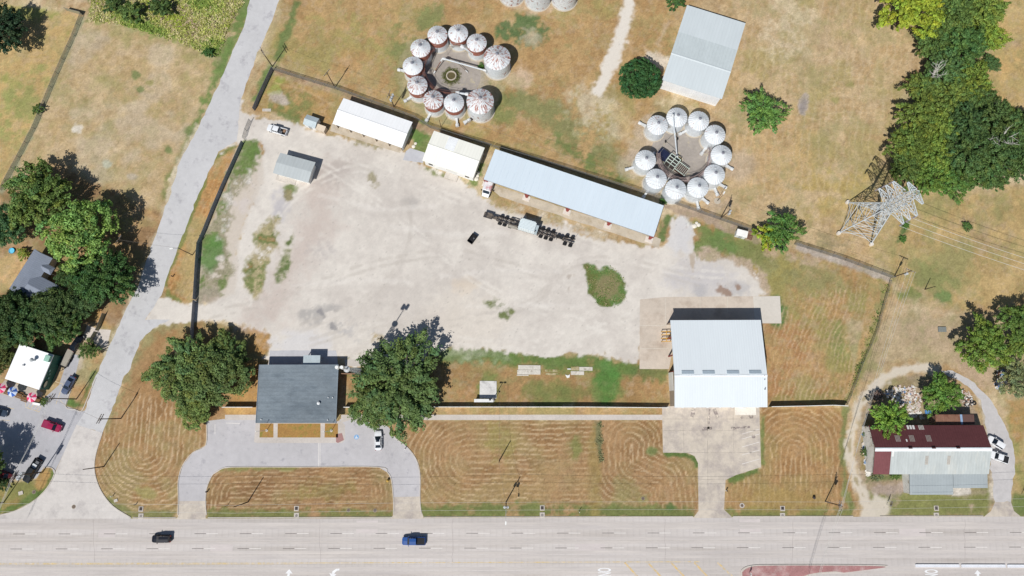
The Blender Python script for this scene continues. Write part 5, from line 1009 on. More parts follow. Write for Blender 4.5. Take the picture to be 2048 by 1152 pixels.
catwalk([(1368 + 52 * math.cos(a), 311 + 50 * math.sin(a)) for a in np.linspace(-.3, math.pi + .1, 18)], 3.6, .8, M('rose_steel', C(168, 148, 142), .7), 'curved steel catwalk along the lower half of the bright ring')
catwalk([(1364 + 56 * math.cos(a), 300 + 52 * math.sin(a)) for a in np.linspace(-.35, -math.pi + .55, 15)], 3.6, .5, mPAL, 'thin pale catwalk along the upper half of the bright ring')
catwalk([(868, 98), (856, 112), (848, 130), (847, 146), (854, 162), (866, 177), (882, 184), (902, 187), (918, 186)], 3.6, .6, mRST, 'rust-brown curved catwalk along the left of the rusty ring')
catwalk([(893, 61 + 36), (910, 92), (932, 96), (944, 108)], 3.6, .5, mPAL, 'short pale catwalk under the upper bins of the rusty ring')
# augers and conveyors
def auger(a, b, r, label, mat, legs=True, cat='auger', name='grain_auger'):
    c = Vector(((a.x + b.x) / 2, (a.y + b.y) / 2, 0)); o = thing(name, label, cat, c); A, B = a - c, b - c
    mb = MB(); mb.tube(A, B, r, n=10); mb.build('tube', mat, o); mb = MB(); d = (B - A).normalized(); mb.tube(A - d * .1, A + d * .9, r * 1.9, n=10); mb.build('intake', mGAL, o)
    mb = MB(); mb.tube(B - d * .7, B + d * .1, r * 1.6, n=10); mb.tube(B, B - Vector((0, 0, .9)), r, r * 1.2, n=8); mb.build('spout', mGAL, o)
    if legs:
        q = Vector((-d.y, d.x, 0)).normalized(); m = A.lerp(B, .55)
        for s in (-1, 1): mb = MB(); mb.tube(m, (m.x + q.x * 1.6 * s, m.y + q.y * 1.6 * s, .3), .06, n=6); mb.tube(A.lerp(B, .15), (m.x + q.x * 1.6 * s, m.y + q.y * 1.6 * s, .3), .05, n=6); mb.build('leg', mPAL, o); mb = MB(); e = Vector((m.x + q.x * 1.7 * s, m.y + q.y * 1.7 * s, .38)); mb.tube(e - q * .12, e + q * .12, .38, n=12); mb.build('wheel', M('tyre', C(42, 42, 44), .9), o)
    return o
auger(G(1354.5, 317, .5), G(1345.5, 229, 7.2), .17, 'long white grain auger slanting up over a bright bin', M('auger_white', C(206, 212, 216), .45))
auger(G(886, 117, 2.4), G(972, 141.5, 3.0), .2, 'white conveyor tube across the yard of the rusty ring', M('auger_white', C(206, 212, 216), .45), False, 'conveyor', 'conveyor')
auger(G(911, 122, 1.5), G(935, 144, .5), .07, 'thin dark pipe lying across the yard of the rusty ring', mWOODP, False, 'pipe', 'pipe')
auger(G(885, 117, 2.2), G(868, 146, .4), .12, 'rusty pipe along the left side of the rusty yard', mRST, False, 'pipe', 'pipe')
auger(G(912, 185.5, 4.0), G(936, 188.5, 4.0), .3, 'short fat white conveyor between the two bottom bins', M('auger_white', C(206, 212, 216), .45), False, 'conveyor', 'conveyor')
auger(G(922, 92, 4.2), G(946, 107, 3.2), .28, 'pale conveyor between the upper bins of the rusty ring', M('pale_conveyor', C(196, 200, 204), .5), False, 'conveyor', 'conveyor')
# dryer in the bright ring
p0, p1 = G(1333, 322), G(1367, 347); rz = math.atan2((p1 - p0).y, (p1 - p0).x); o = thing('grain_dryer', 'pale green framed grain dryer with dark hopper in the bright ring', 'grain dryer', (p0 + p1) / 2, rz)
mPG = M('pale_green_frame', C(206, 218, 206), .5); mDK = M('dark_machine', C(76, 68, 66), .7, noise=((1, .2), (6, .2))); mNV = M('navy_tarp', C(34, 42, 70), .6, noise=((1, .15), (5, .12)))
mb = MB()
for x in (-2.9, -1.4, .1): mb.box((x, -1.3, 1.5), (.14, .14, 3)); mb.box((x, 1.3, 1.5), (.14, .14, 3)); mb.box((x, 0, 3.0), (.18, 2.7, .16))
for y in (-1.3, -.45, .45, 1.3): mb.box((-1.4, y, 3.02), (3.1, .15, .15))
mb.build('frame', mPG, o); mb = MB(); mb.box((-1.4, 0, 1.2), (2.6, 2.2, 2.3)); mb.build('hopper', mDK, o)
mb = MB(); mb.profile([(-1.1, .5), (1.1, .5), (1.1, 1.7), (-1.1, 1.7)], .3, 3.3); mb.build('burner_housing', M('brown_machine', C(84, 58, 50), .75, noise=((1, .25), (5, .2))), o); mb = MB()
for y in (-1.2, 1.2): mb.box((1.8, y, 1.9), (3.4, .14, .14))
for k in range(7): mb.box((.4 + k * .48, 0, 1.9), (.09, 2.4, .09))
mb.build('guard_rail', mPG, o)
c = G(1327, 312); o = thing('machine_cover', 'dark blue tarpaulin-covered machine beside the grain dryer', 'machine', c, rz); mb = MB(); mb.hull([[(-1.9, -1.2, 0), (-1.9, 1.2, 0), (-1.8, 1.1, 1.3), (-1.8, -1.1, 1.3)], [(0, -1.3, 0), (0, 1.3, 0), (0, 1.0, 1.7), (0, -1.0, 1.7)], [(2.0, -1.2, 0), (2.0, 1.2, 0), (1.9, 1.0, 1.2), (1.9, -1.0, 1.2)]]); mb.build('tarpaulin', mNV, o); mb = MB()
for x in (-1.2, 0, 1.2): mb.box((x, 0, 1.55), (.06, 2.2, .05))
mb.build('strap', mTRIM, o)
# blower scrap
c = G(938, 243); o = thing('blower_fan', 'grey scrap blower fan beside the bottom rusty-ring bins', 'machine', c, .6); mb = MB(); mb.tube((0, -.3, .7), (0, .3, .7), .65, n=16); mb.build('fan_housing', mGAL, o); mb = MB(); mb.box((1.0, 0, .4), (1.0, .6, .6)); mb.build('motor', mDK, o); mb = MB(); mb.hull([[(-.5, -.3, .9), (-.5, .3, .9), (-.5, .3, 1.3), (-.5, -.3, 1.3)], [(-1.6, -.5, .2), (-1.6, .5, .2), (-1.6, .5, 1.2), (-1.6, -.5, 1.2)]]); mb.build('duct', mGAL, o)
# ------------------------------------------------------------------ transmission tower
mST2 = M('tower_steel', C(200, 208, 213), .45, 0, noise=((.4, .08), (3, .06)))
feet = [G(1694, 405), G(1676, 467), G(1741.5, 489)]; feet.append(feet[0] + feet[2] - feet[1]); tc0 = sum(feet, Vector()) / 4
tw = thing('transmission_tower', 'tall galvanised lattice pylon beside the tree belt', 'pylon', tc0)
ft = [p - tc0 for p in feet]; ex = (ft[3] - ft[0]).normalized(); ey = (ft[0] - ft[1]).normalized()
sq = lambda w, z: [(-ex + ey) * w / 2 + Vector((0, 0, z)), (-ex - ey) * w / 2 + Vector((0, 0, z)), (ex - ey) * w / 2 + Vector((0, 0, z)), (ex + ey) * w / 2 + Vector((0, 0, z))]
for p in ft: mb = MB(); mb.tube((p.x, p.y, 0), (p.x, p.y, .7), .55, .5, n=14); mb.build('footing', M('footing_concrete', C(222, 214, 202), .8), tw)
lv = [(0, None), (4, 7.6), (8, 5.8), (11.5, 4.0), (14, 2.4)]
def lerp_sq(z):
    t = z / 14; top = sq(2.3, 14); return [a.lerp(b, t) if False else Vector((a.x * (1 - t) + b.x * t, a.y * (1 - t) + b.y * t, z)) for a, b in zip(ft, top)]
for i in range(4): mb = MB(); mb.tube(lerp_sq(.5)[i], lerp_sq(14)[i], .15, .13, n=6); mb.build('leg', mST2, tw)
mb = MB(); zs = [.6, 5.0, 8.6, 11.4, 13.9]
for a, b in zip(zs[:-1], zs[1:]):
    A, B = lerp_sq(a), lerp_sq(b)
    for i in range(4):
        j = (i + 1) % 4; mb.tube(A[i], B[j], .065, n=5); mb.tube(A[j], B[i], .065, n=5); mb.tube(B[i], B[j], .065, n=5)
        if a < 6:
            m = (A[i] + B[j]) / 2; m2 = (A[j] + B[i]) / 2
            mb.tube(A[i].lerp(B[i], .5), m2, .05, n=4); mb.tube(A[j].lerp(B[j], .5), m, .05, n=4); mb.tube(A[i].lerp(B[i], .25), A[j].lerp(B[i], .3), .04, n=4); mb.tube(A[j].lerp(B[j], .25), A[i].lerp(B[j], .3), .04, n=4)
mb.build('leg_bracing', mST2, tw)
mb = MB()
lev = [14, 15.2, 16.8, 18.2, 19.8, 21.2, 22.8, 24.6, 26.6]; wd = [2.3, 2.2, 2.1, 2.0, 1.9, 1.8, 1.7, 1.5, 1.2]
for (z0, w0), (z1, w1) in zip(list(zip(lev, wd))[:-1], list(zip(lev, wd))[1:]):
    A, B = sq(w0, z0), sq(w1, z1)
    for i in range(4):
        j = (i + 1) % 4; mb.tube(A[i], B[i], .09, n=6); mb.tube(A[i], B[j], .055, n=4); mb.tube(A[j], B[i], .055, n=4); mb.tube(B[i], B[j], .06, n=4)
mb.build('mast_body', mST2, tw)
ad = (G(1769, 383, 16) - G(1810, 442, 16)); ad.z = 0; ad.normalize(); an = Vector((-ad.y, ad.x, 0)); tips = []
for z, L in ((15.4, 5.2), (18.4, 5.0), (21.4, 4.9), (25.6, 3.0)):
    for s in (1, -1):
        mb = MB(); tip = ad * s * L + Vector((0, 0, z + .5)); w = .95 if z < 25 else .6; h = 1.5 if z < 25 else 1.0
        r_ = [ad * s * w + an * w + Vector((0, 0, z)), ad * s * w - an * w + Vector((0, 0, z)), ad * s * w - an * w + Vector((0, 0, z + h)), ad * s * w + an * w + Vector((0, 0, z + h))]
        te = [tip + an * .18, tip - an * .18, tip - an * .18 + Vector((0, 0, .15)), tip + an * .18 + Vector((0, 0, .15))]
        for i in range(4): mb.tube(r_[i], te[i], .07, n=5)
        for k in range(4):
            t0, t1 = k / 4, (k + 1) / 4
            for i, j in ((0, 1), (2, 3), (0, 3), (1, 2)): mb.tube(r_[i].lerp(te[i], t0), r_[j].lerp(te[j], t1), .05, n=4); mb.tube(r_[j].lerp(te[j], t1), r_[i].lerp(te[i], t1), .045, n=4)
        mb.build('cross_arm', mST2, tw)
        if z < 25: mb = MB(); mb.tube(tip, tip - Vector((0, 0, 1.9)), .11, n=7); [mb.tube(tip - Vector((0, 0, .3 + .3 * q)), tip - Vector((0, 0, .36 + .3 * q)), .2, n=8) for q in range(5)]; mb.build('insulator', M('insulator_grey', C(150, 142, 146), .3), tw)
        tips.append((z, s, tip + tc0))
mWIRE = M('aluminium_wire', C(214, 212, 206), .5); mWIRE2 = M('dark_wire', C(120, 112, 104), .6)
def wire(P, r, mat, label, sag=.6, n=10, group=None):
    mb = MB()
    for a, b in zip(P[:-1], P[1:]):
        q = [a.lerp(b, k / n) - Vector((0, 0, sag * 4 * (k / n) * (1 - k / n))) for k in range(n + 1)]
        for i in range(n): mb.tube(q[i], q[i + 1], r, n=5)
    return single(mb, 'overhead_wire', mat, label, 'wire', group)
for (u0, v0, z0), (u1, v1), lab in (((1857, 433, 19.5), (2210, 565), 'thick pale power line right of the pylon, the upper one'), ((1841.5, 441, 16.8), (2210, 577), 'thick pale power line right of the pylon, the middle one'), ((1827.7, 447, 13.6), (2210, 590), 'thick pale power line right of the pylon, the lower one')):
    s = [t for z, sgn, t in tips if sgn < 0 and abs(z - (z0 + 1.9)) < 1.6]; a = (s[0] - Vector((0, 0, 1.9))) if s else G(u0, v0, z0)
    wire([a, G(u1, v1, 15)], .04, mWIRE, lab, 1.2, 14, 'power lines of the pylon')
# ------------------------------------------------------------------ poles
mPOLE = M('pole_timber', C(86, 70, 58), .9, noise=((1, .2), (6, .2))); mARM = M('crossarm_timber', C(120, 108, 98), .85); mPORC = M('porcelain', C(206, 206, 204), .3); mTRF = M('transformer_grey', C(196, 200, 202), .45)
mLAMP = M('lamp_white', C(236, 236, 232), .5); mPSTEEL = M('pole_steel', C(196, 198, 198), .4, .4)
TOP = {}
def pole(key, u, v, h, label, arms=1, az=0, cans=0, lamp=None, mat=None, r=.15, name='utility_pole', group='wooden utility poles', cat='utility pole'):
    c = G(u, v); o = thing(name, label, cat, c, az, group); mb = MB(); mb.tube((0, 0, 0), (0, 0, h), r, r * .66, n=10); mb.build('pole', mat or mPOLE, o); TOP[key] = (c, h, az)
    for k in range(arms):
        z = h - .35 - .9 * k; mb = MB(); mb.box((0, .14, z), (2.5, .12, .14)); mb.tube((-.75, .14, z), (0, .1, z - .7), .03, n=5); mb.tube((.75, .14, z), (0, .1, z - .7), .03, n=5); a = mb.build('crossarm', mARM, o); mb = MB()
        for x in (-1.1, -.5, .5, 1.1): mb.tube((x, .14, z + .07), (x, .14, z + .3), .07, .04, n=6)
        mb.build('insulator', mPORC, a)
    for k in range(cans):
        x = (k - (cans - 1) / 2) * .75; mb = MB(); mb.tube((x, -.45, h - 2.6), (x, -.45, h - 1.6), .3, n=12); mb.tube((x, -.45, h - 1.6), (x, -.45, h - 1.35), .06, n=6); mb.build('transformer', mTRF, o)
    if lamp is not None:
        L, a = lamp; e = Vector((L * math.cos(a), L * math.sin(a), h + .25 if L < 2 else h - .6)); mb = MB(); mb.tube((0, 0, h - .9), e, .05, n=6); mb.build('lamp_arm', mPSTEEL, o); d = e.copy(); d.z = 0; d.normalize(); mb = MB(); mb.hull([[Vector(e) + Vector((x * d.x - y * d.y, x * d.y + y * d.x, z)) for y, z in ((-.14 * k2, -.1), (.14 * k2, -.1), (.14 * k2, .06), (-.14 * k2, .06))] for x, k2 in ((-.15, .7), (.25, 1.3), (.75, .9))]); mb.build('lamp_head', mLAMP, o)
    return o
pole('P1', 545, 133, 9.0, 'wooden pole with crossarm at the north corner of the fence by the street', 2, R(-60))
pole('P2', 670, 175, 8.7, 'wooden pole with one crossarm on the dirt fence line above the tiny shed', 1, R(55))
pole('P3', 788, 213.5, 8.0, 'wooden pole with white transformers between the open shed and the rusty bins', 1, R(70), 3)
pole('P4', 882, 254, 4.8, 'short thin post by the fence above the cream shed', 0, 0, r=.09)
pole('P5', 261, 489.5, 5.8, 'thin pole among tree shadows left of the side street', 1, R(60), r=.1)
pole('P6', 385, 510, 8.2, 'dark street lamp pole leaning over the side street beside the black fence', 0, 0, 0, (1.2, R(190)), r=.12, name='street_lamp', cat='street lamp', group='street lamps')
pole('P7', 242, 837, 9.6, 'double-armed pole on the lawn edge near the street concrete joint', 2, R(66), 0)
pole('P8', 208, 933, 8.6, 'bare wooden pole on the curved corner of the left lawn', 0)
pole('P9', 153, 798, 10.4, 'double-armed pole on the small lawn beside the restaurant sedan', 2, R(60), 0)
pole('P10', 85.5, 944, 10.6, 'pole with transformers beside the parked dark pickup', 2, R(62), 3)
pole('P11', 8, 1004.5, 9.5, 'wooden pole at the lower left photo edge', 1, R(60))
pole('P12', 496, 1004, 9.0, 'bare wooden pole on the island lawn of the horseshoe drive', 0)
pole('P13', 999, 920.6, 7.3, 'bare pole in a pale dirt ring in the middle of the front lawn', 0)
pole('P14', 1012.7, 1003, 8.8, 'pole with transformers and street lamp arm over the highway edge', 0, 0, 2, (3.6, R(-91)))
pole('P15', 1650.6, 1002.7, 9.0, 'pole with crossarm on the lawn left of the workshop drive', 2, R(84), 1)
pole('P16', 1788.5, 553.5, 8.0, 'pole with crossarm at the meeting corner of the east fences', 1, R(-25), 1)
pole('P17', 1849.7, 578.8, 4.6, 'short bare post standing alone right of the east fence corner', 0, r=.13)
pole('P18', 1440.3, 438, 8.8, 'pole with two white transformers on the dirt fence near the bright bins', 1, R(70), 2)
pole('P19', 2030, 792, 8.5, 'pole with white arm at the right photo edge by the junk', 1, R(10), 1)
# light poles
c = G(1434.5, 402); o = pole('L1', 1434.5, 402, 4.5, 'low white-headed lamp post right of the bright bins', 0, 0, 0, (.6, R(60)), r=.07, name='lamp_post', cat='lamp post', group=None); mb = MB(); mb.lathe([(.9, 0), (.9, .05), (.2, .1)], 12); mb.build('base', mPADS, o)
def flag(u, v, label):
    o = thing('flagpole', label, 'flagpole', G(u, v), 0, 'office flagpoles'); mb = MB(); mb.tube((0, 0, 0), (0, 0, 7.4), .07, .045, n=8); mb.build('pole', mLAMP, o); mb = MB(); mb.tube((0, 0, 7.4), (0, 0, 7.55), .11, n=10); mb.build('finial', mLAMP, o); mb = MB(); mb.tube((0, 0, 0), (0, 0, .12), .35, n=14); mb.build('footing', mKERB, o)
flag(533.5, 861, 'thin white flagpole in the left grass bed'); flag(662.8, 861.5, 'thin white flagpole in the right grass bed')
# meter rack with floodlights
c = G(968, 801); o = thing('meter_rack', 'white framed rack of four dark cabinets on the concrete pad', 'meter rack', c)
for k in range(4): mb = MB(); mb.box((-1.75 + k * 1.05, .1, 1.15), (.9, .35, .9)); mb.build('cabinet', M('cabinet_grey', C(210, 212, 212), .5), o)
mb = MB()
for x in (-2.3, -.75, .8, 2.3): mb.box((x, -.1, .85), (.1, .1, 1.7))
mb.box((0, -.1, 1.65), (4.7, .1, .1)); mb.box((0, -.1, .6), (4.7, .1, .1)); mb.build('frame', mLAMP, o)
mb = MB(); mb.box((0, -.05, 1.78), (4.9, .8, .05)); mb.build('hood', mLAMP, o)
c = G(986, 799); o = pole('FL', 986, 799, 6.6, 'floodlight pole with two lamp heads beside the meter rack', 0, r=.1, name='floodlight_pole', cat='floodlight', group=None)
mb = MB(); mb.box((0, 0, 6.5), (1.2, .08, .08)); mb.build('lamp_bar', mPSTEEL, o)
for s in (-1, 1): mb = MB(); mb.box((s * .55, -.1, 6.6), (.5, .35, .4), 0, 0, .5); mb.build('floodlight', mDK, o)
mb = MB(); mb.tube((.25, -.4, 0), (.25, -.4, 3.6), .05, n=6); mb.box((.25, -.4, 3.6), (.4, .3, .3)); mb.build('conduit', mPSTEEL, o)
# radio mast
b = G(729, 747); o = thing('radio_mast', 'tall lattice radio mast with two white drums beside the office', 'radio mast', b)
mb = MB(); H = 19.0; tri = lambda w, z: [Vector((w * math.cos(k), w * math.sin(k), z)) for k in (1.2, 3.3, 5.4)]
zz = np.linspace(0, H, 16)
for i in range(15):
    A, B = tri(1.25 - .8 * i / 15, zz[i]), tri(1.25 - .8 * (i + 1) / 15, zz[i + 1])
    for k in range(3): mb.tube(A[k], B[k], .07, n=5); mb.tube(A[k], B[(k + 1) % 3], .04, n=4); mb.tube(A[(k + 1) % 3], B[k], .04, n=4)
mb.build('lattice', mPSTEEL, o); mb = MB(); mb.lathe([(.75, H), (.75, H + .3), (.2, H + .35)], 14); mb.build('platform', mPSTEEL, o); mb = MB(); mb.tube((0, 0, H), (0, 0, 26.2), .13, .08, n=8); mb.build('top_pole', mPSTEEL, o)
for s in (-1, 1):
    mb = MB(); mb.tube((s * .55, 0, 25.1), (s * .55, 0, 26.5), .42, .38, n=14); mb.build('drum', mLAMP, o)
# ------------------------------------------------------------------ wires between poles
T = lambda k, x=0, dz=-.05: TOP[k][0] + Vector((x * math.cos(TOP[k][2]), x * math.sin(TOP[k][2]), TOP[k][1] + dz))
wire([T('P1'), T('P2'), T('P3'), T('P18')], .022, mWIRE2, 'thin wire strung along the north dirt fence line', .9)
wire([T('P18'), T('P16')], .022, mWIRE2, 'thin wire from the transformer pole to the east fence corner', .9)
for x, n in ((-1, 'left'), (.2, 'middle'), (1, 'right')): wire([T('P16', x), T('P15', x), T('P15', x) + (T('P15') - T('P16')) * .4], .026, mWIRE, 'long pale wire down the east meadow, %s of three' % n, 1.4, 16, 'meadow wires')
for x, n in ((-.9, 'upper'), (.9, 'lower')): wire([T('P11') + Vector((-30, -x, 0)), T('P11') + Vector((0, -x, 0)), T('P12') + Vector((0, -x - .5, 0)), T('P14') + Vector((0, -x, -.2)), T('P15') + Vector((0, -x, -.5)), T('P15') + Vector((60, -x + 1, 0))], .022, mWIRE, 'thin wire along the highway lawn, the %s one' % n, .9, 12, 'highway wires')
for x, n in ((-1, 'left'), (0, 'middle'), (1, 'right')): wire([T('P9', x), T('P10', x), T('P10', x) + (T('P10') - T('P9')) * 1.0], .024, mWIRE, 'pale wire over the restaurant lot island, %s of three' % n, .8, 12, 'lot wires')
wire([T('P7'), T('P9')], .022, mWIRE2, 'thin wire crossing the side street near the restaurant', .5); wire([T('P6'), T('P5')], .022, mWIRE2, 'thin wire crossing the side street to the tree shadows', .6)
wire([T('P14'), T('P13'), G(1000, 770, 5)], .02, mWIRE2, 'thin wire from the highway pole up over the front lawn', .5)
# ------------------------------------------------------------------ fences
mSCR = M('black_screen', C(136, 140, 150), .85, noise=((.6, .15), (4, .15))); mFPOST = M('fence_post', C(120, 122, 124), .6); mWSH = M('white_sheet_fence', C(226, 220, 206), .6, noise=((.5, .06), (4, .05)), ribs=('X', .3, .1)); mWFEN = M('grey_board_fence', C(146, 142, 118), .85, noise=((.5, .14), (4, .14)))
mCH = bpy.data.materials.new('chain_link'); mCH.use_nodes = True; t = mCH.node_tree; p = t.nodes['Principled BSDF']; p.inputs['Base Color'].default_value = (.22, .22, .21, 1); tr = t.nodes.new('ShaderNodeBsdfTransparent'); mx = t.nodes.new('ShaderNodeMixShader'); mx.inputs[0].default_value = .28; t.links.new(tr.outputs[0], mx.inputs[1]); t.links.new(p.outputs[0], mx.inputs[2]); t.links.new(mx.outputs[0], t.nodes['Material Output'].inputs[0])
def fence(px, h, mat, label, th=.06, gap=3.0, name='fence', post_h=None, cap=None, rail=True):
    P = pts(px); c = P[0].copy(); o = thing(name, label, 'fence', c); mb = MB(); cm = MB(); rl = MB(); pm = None
    for a, b in zip(P[:-1], P[1:]):
        a = a - c; b = b - c; L = (b - a).length; d = (b - a) / L; ang = math.atan2(d.y, d.x); m = (a + b) / 2
        mb.box((m.x, m.y, h / 2 + .03), (L - .02, th, h - .06), ang)
        if cap: cm.box((m.x, m.y, h + .03), (L, .16, .06), ang)
        if rail and not cap: rl.tube((a.x, a.y, h), (b.x, b.y, h), .035, n=5)
        k = max(1, int(L / gap))
        for i in range(k):
            q = a + d * (L * i / k)
            if pm is None: pm = MB(); pm.tube((0, 0, 0), (0, 0, post_h or h + .1), .06, .05, n=6); po = pm.build('post', mFPOST, o); po.location = (q.x, q.y, 0)
            else: po2 = po.copy(); COL.objects.link(po2); po2.location = (q.x, q.y, 0); po2.parent = o
    mb.build('panel', mat, o)
    if cap: cm.build('cap', cap, o)
    elif rail: rl.build('top_rail', mFPOST, o)
    return o
fence([(487, 286), (478, 306), (462, 341), (444.6, 380), (426, 424), (409, 467), (399, 489), (396, 525), (391.5, 600)], 1.8, mSCR, 'tall black-screened fence between the side street and the yard')
fence([(391.5, 602), (389.5, 630), (388, 652), (386, 690)], 1.8, mSCR, 'black-screened sliding gate across the lower yard entrance', name='gate')
fence([(502, 243), (494, 262), (489, 280)], 1.8, mCH, 'thin wire gate swung open at the upper yard entrance', name='gate')
fence([(547, 140), (535, 165), (521, 195), (509.5, 222)], 2.0, mSCR, 'short black-screened fence running down from the north street pole')
fence([(690, 814.5), (850, 814), (1010, 814), (1170, 814), (1334, 815.5)], 1.7, mWSH, 'long white sheet fence across the lawn left of the garage', cap=mLAMP, gap=2.6)
fence([(1537, 813.5), (1610, 812), (1660, 810.5), (1689, 812)], 2.0, mWSH, 'white sheet fence right of the garage', cap=mLAMP, gap=2.6)
fence([(450, 814.5), (478, 814.5), (511, 814.5)], 2.0, mWSH, 'short white sheet fence left of the office', cap=mLAMP, gap=2.6)
fence([(548, 141), (605, 159), (675, 180), (700, 189), (765, 213), (830, 237), (860, 256), (920, 275), (985, 294)], 1.9, mCH, 'chain-link fence along the sheds below the rusty bins', .02)
fence([(987, 295), (1080, 322), (1170, 350), (1260, 378), (1330, 401), (1400, 426), (1480, 454), (1515, 468)], 1.9, mCH, 'chain-link fence behind the long pale shed', .02)
fence([(1588, 489), (1640, 505), (1690, 521), (1740, 540), (1785, 557)], 1.9, mCH, 'chain-link fence below the pylon', .02)
fence([(1778, 562), (1764, 610), (1752, 655), (1738, 690), (1722, 725), (1706, 768), (1690, 810)], 1.5, mCH, 'weedy wire fence running down the east meadow', .02)
fence([(166, 30), (150, 72), (128, 120), (104, 175), (92, 205), (70, 258), (40, 315), (4, 382)], 1.4, mCH, 'wire fence along the grey-green strip through the upper left fields', .02)
fence([(135, 22), (150, 26), (166, 30)], 1.7, mWFEN, 'short board fence stub at the upper end of the field fence', .05)
fence([(211, 628), (203, 648), (197, 662)], 1.6, mWFEN, 'grey board fence beside the tree-hidden house driveway', .05)
fence([(195, 664), (188, 676), (183, 687)], 1.6, mWFEN, 'grey board gate leaf across the house driveway', .05, name='gate')
# ------------------------------------------------------------------ vehicles (x forward)
mTY = M('tyre', C(56, 56, 58), .9); mRIM = M('wheel_rim', C(170, 172, 176), .35, .5); mHL = M('headlight', C(228, 232, 236), .15, spec=.6); mTL = M('tail_light', C(150, 30, 30), .3); mCG = M('car_glass', C(30, 38, 48), .08, spec=.8)
def paintm(name, col): return M(name, col, .28, .0, noise=((1, .03), (6, .03)), spec=.55)
def ring(x, w, zb, zt, wt=None, e=.12):
    wt = w * .9 if wt is None else wt
    return [(x, -w * .94, zb), (x, -w, zb + e), (x, -w, zt - e), (x, -wt, zt), (x, 0, zt + .03), (x, wt, zt), (x, w, zt - e), (x, w, zb + e), (x, w * .94, zb)]
def wheels(o, xs, w, r=.34):
    for x in xs:
        for s in (-1, 1):
            mb = MB(); mb.tube((x, s * (w - .22), r), (x, s * (w + .01), r), r, n=16); t_ = mb.build('wheel', mTY, o); mb = MB(); mb.tube((x, s * (w - .02), r), (x, s * (w + .025), r), r * .6, n=12); mb.build('rim', mRIM, t_)
def lights(o, xf, xb, w, zf, zb):
    for s in (-1, 1):
        mb = MB(); mb.box((xf, s * w * .7, zf), (.16, .36, .16)); mb.build('headlight', mHL, o); mb = MB(); mb.box((xb, s * w * .78, zb), (.1, .28, .22)); mb.build('tail_light', mTL, o)
def mirrors(o, x, w, z, m):
    for s in (-1, 1): mb = MB(); mb.box((x, s * (w + .12), z), (.16, .24, .16)); mb.build('mirror', m, o)
def cabin(o, secs, mat, roofx, w, z, glass=mCG):
    mb = MB(); mb.hull([[(x, -wb, z0), (x, -wt, z1), (x, 0, z1 + .03), (x, wt, z1), (x, wb, z0)] for x, wb, wt, z0, z1 in secs]); mb.build('window', glass, o, smooth=False)
    x0, x1 = roofx; mb = MB(); mb.hull([[(x, -w * f, z - .02), (x, -w * f, z + .03), (x, 0, z + .065), (x, w * f, z + .03), (x, w * f, z - .02)] for x, f in ((x0, .93), (x0 + .15, 1), (x1 - .15, 1), (x1, .93))]); mb.build('roof', mat, o)
    mb = MB()
    for s in (-1, 1):
        q = secs[0], secs[1], secs[-2], secs[-1]
        mb.tube((q[0][0], s * q[0][1], q[0][3]), (q[1][0], s * q[1][2], q[1][4]), .05, n=5); mb.tube((q[3][0], s * q[3][1], q[3][3]), (q[2][0], s * q[2][2], q[2][4]), .05, n=5); m = (x0 + x1) / 2; mb.tube((m, s * (w + .02), z), (m, s * secs[1][1] * 1.0, secs[1][3]), .05, n=5)
    mb.build('pillar', mat, o)
def sedan(label, u, v, ang, mat, sunroof=False, L=4.7, suv=False, cat='car', hz=.4):
    o = thing('parked_car' if v < 1050 else 'moving_car', label, cat, G(u, v, hz) * 1, R(ang)); o.location.z = 0; k = L / 4.7; w = .92; dz = .12 if suv else 0
    mb = MB(); mb.hull([ring(-2.33 * k, .72, .4, .82 + dz, .62), ring(-2.15 * k, .86, .24, .96 + dz), ring(-1.4 * k, w, .2, 1.0 + dz), ring(0, w, .2, .98 + dz), ring(1.0 * k, w, .2, .97 + dz), ring(1.75 * k, .9, .22, .9 + dz), ring(2.2 * k, .8, .26, .78 + dz, .68), ring(2.36 * k, .6, .36, .66 + dz, .5)]); mb.build('body', mat, o)
    if suv: cabin(o, [(-2.2 * k, .8, .62, 1.05, 1.1), (-1.95 * k, .8, .66, 1.08, 1.66), (.2 * k, .8, .66, 1.08, 1.7), (1.1 * k, .8, .7, 1.08, 1.12)], mat, (-2.0 * k, .28 * k), .66, 1.69)
    else: cabin(o, [(-1.75 * k, .78, .66, .98, 1.0), (-1.0 * k, .8, .62, .98, 1.38), (.15 * k, .8, .62, .98, 1.42), (1.05 * k, .8, .7, .97, 1.0)], mat, (-1.05 * k, .25 * k), .62, 1.41)
    if sunroof: mb = MB(); mb.box((.0, 0, 1.485), (.6, .9, .02)); mb.build('sunroof', mCG, o)
    wheels(o, (-1.42 * k, 1.42 * k), w, .34); lights(o, 2.2 * k, -2.3 * k, .86, .68, .84 + dz); mirrors(o, .8 * k, w, 1.02 + dz, mat); return o
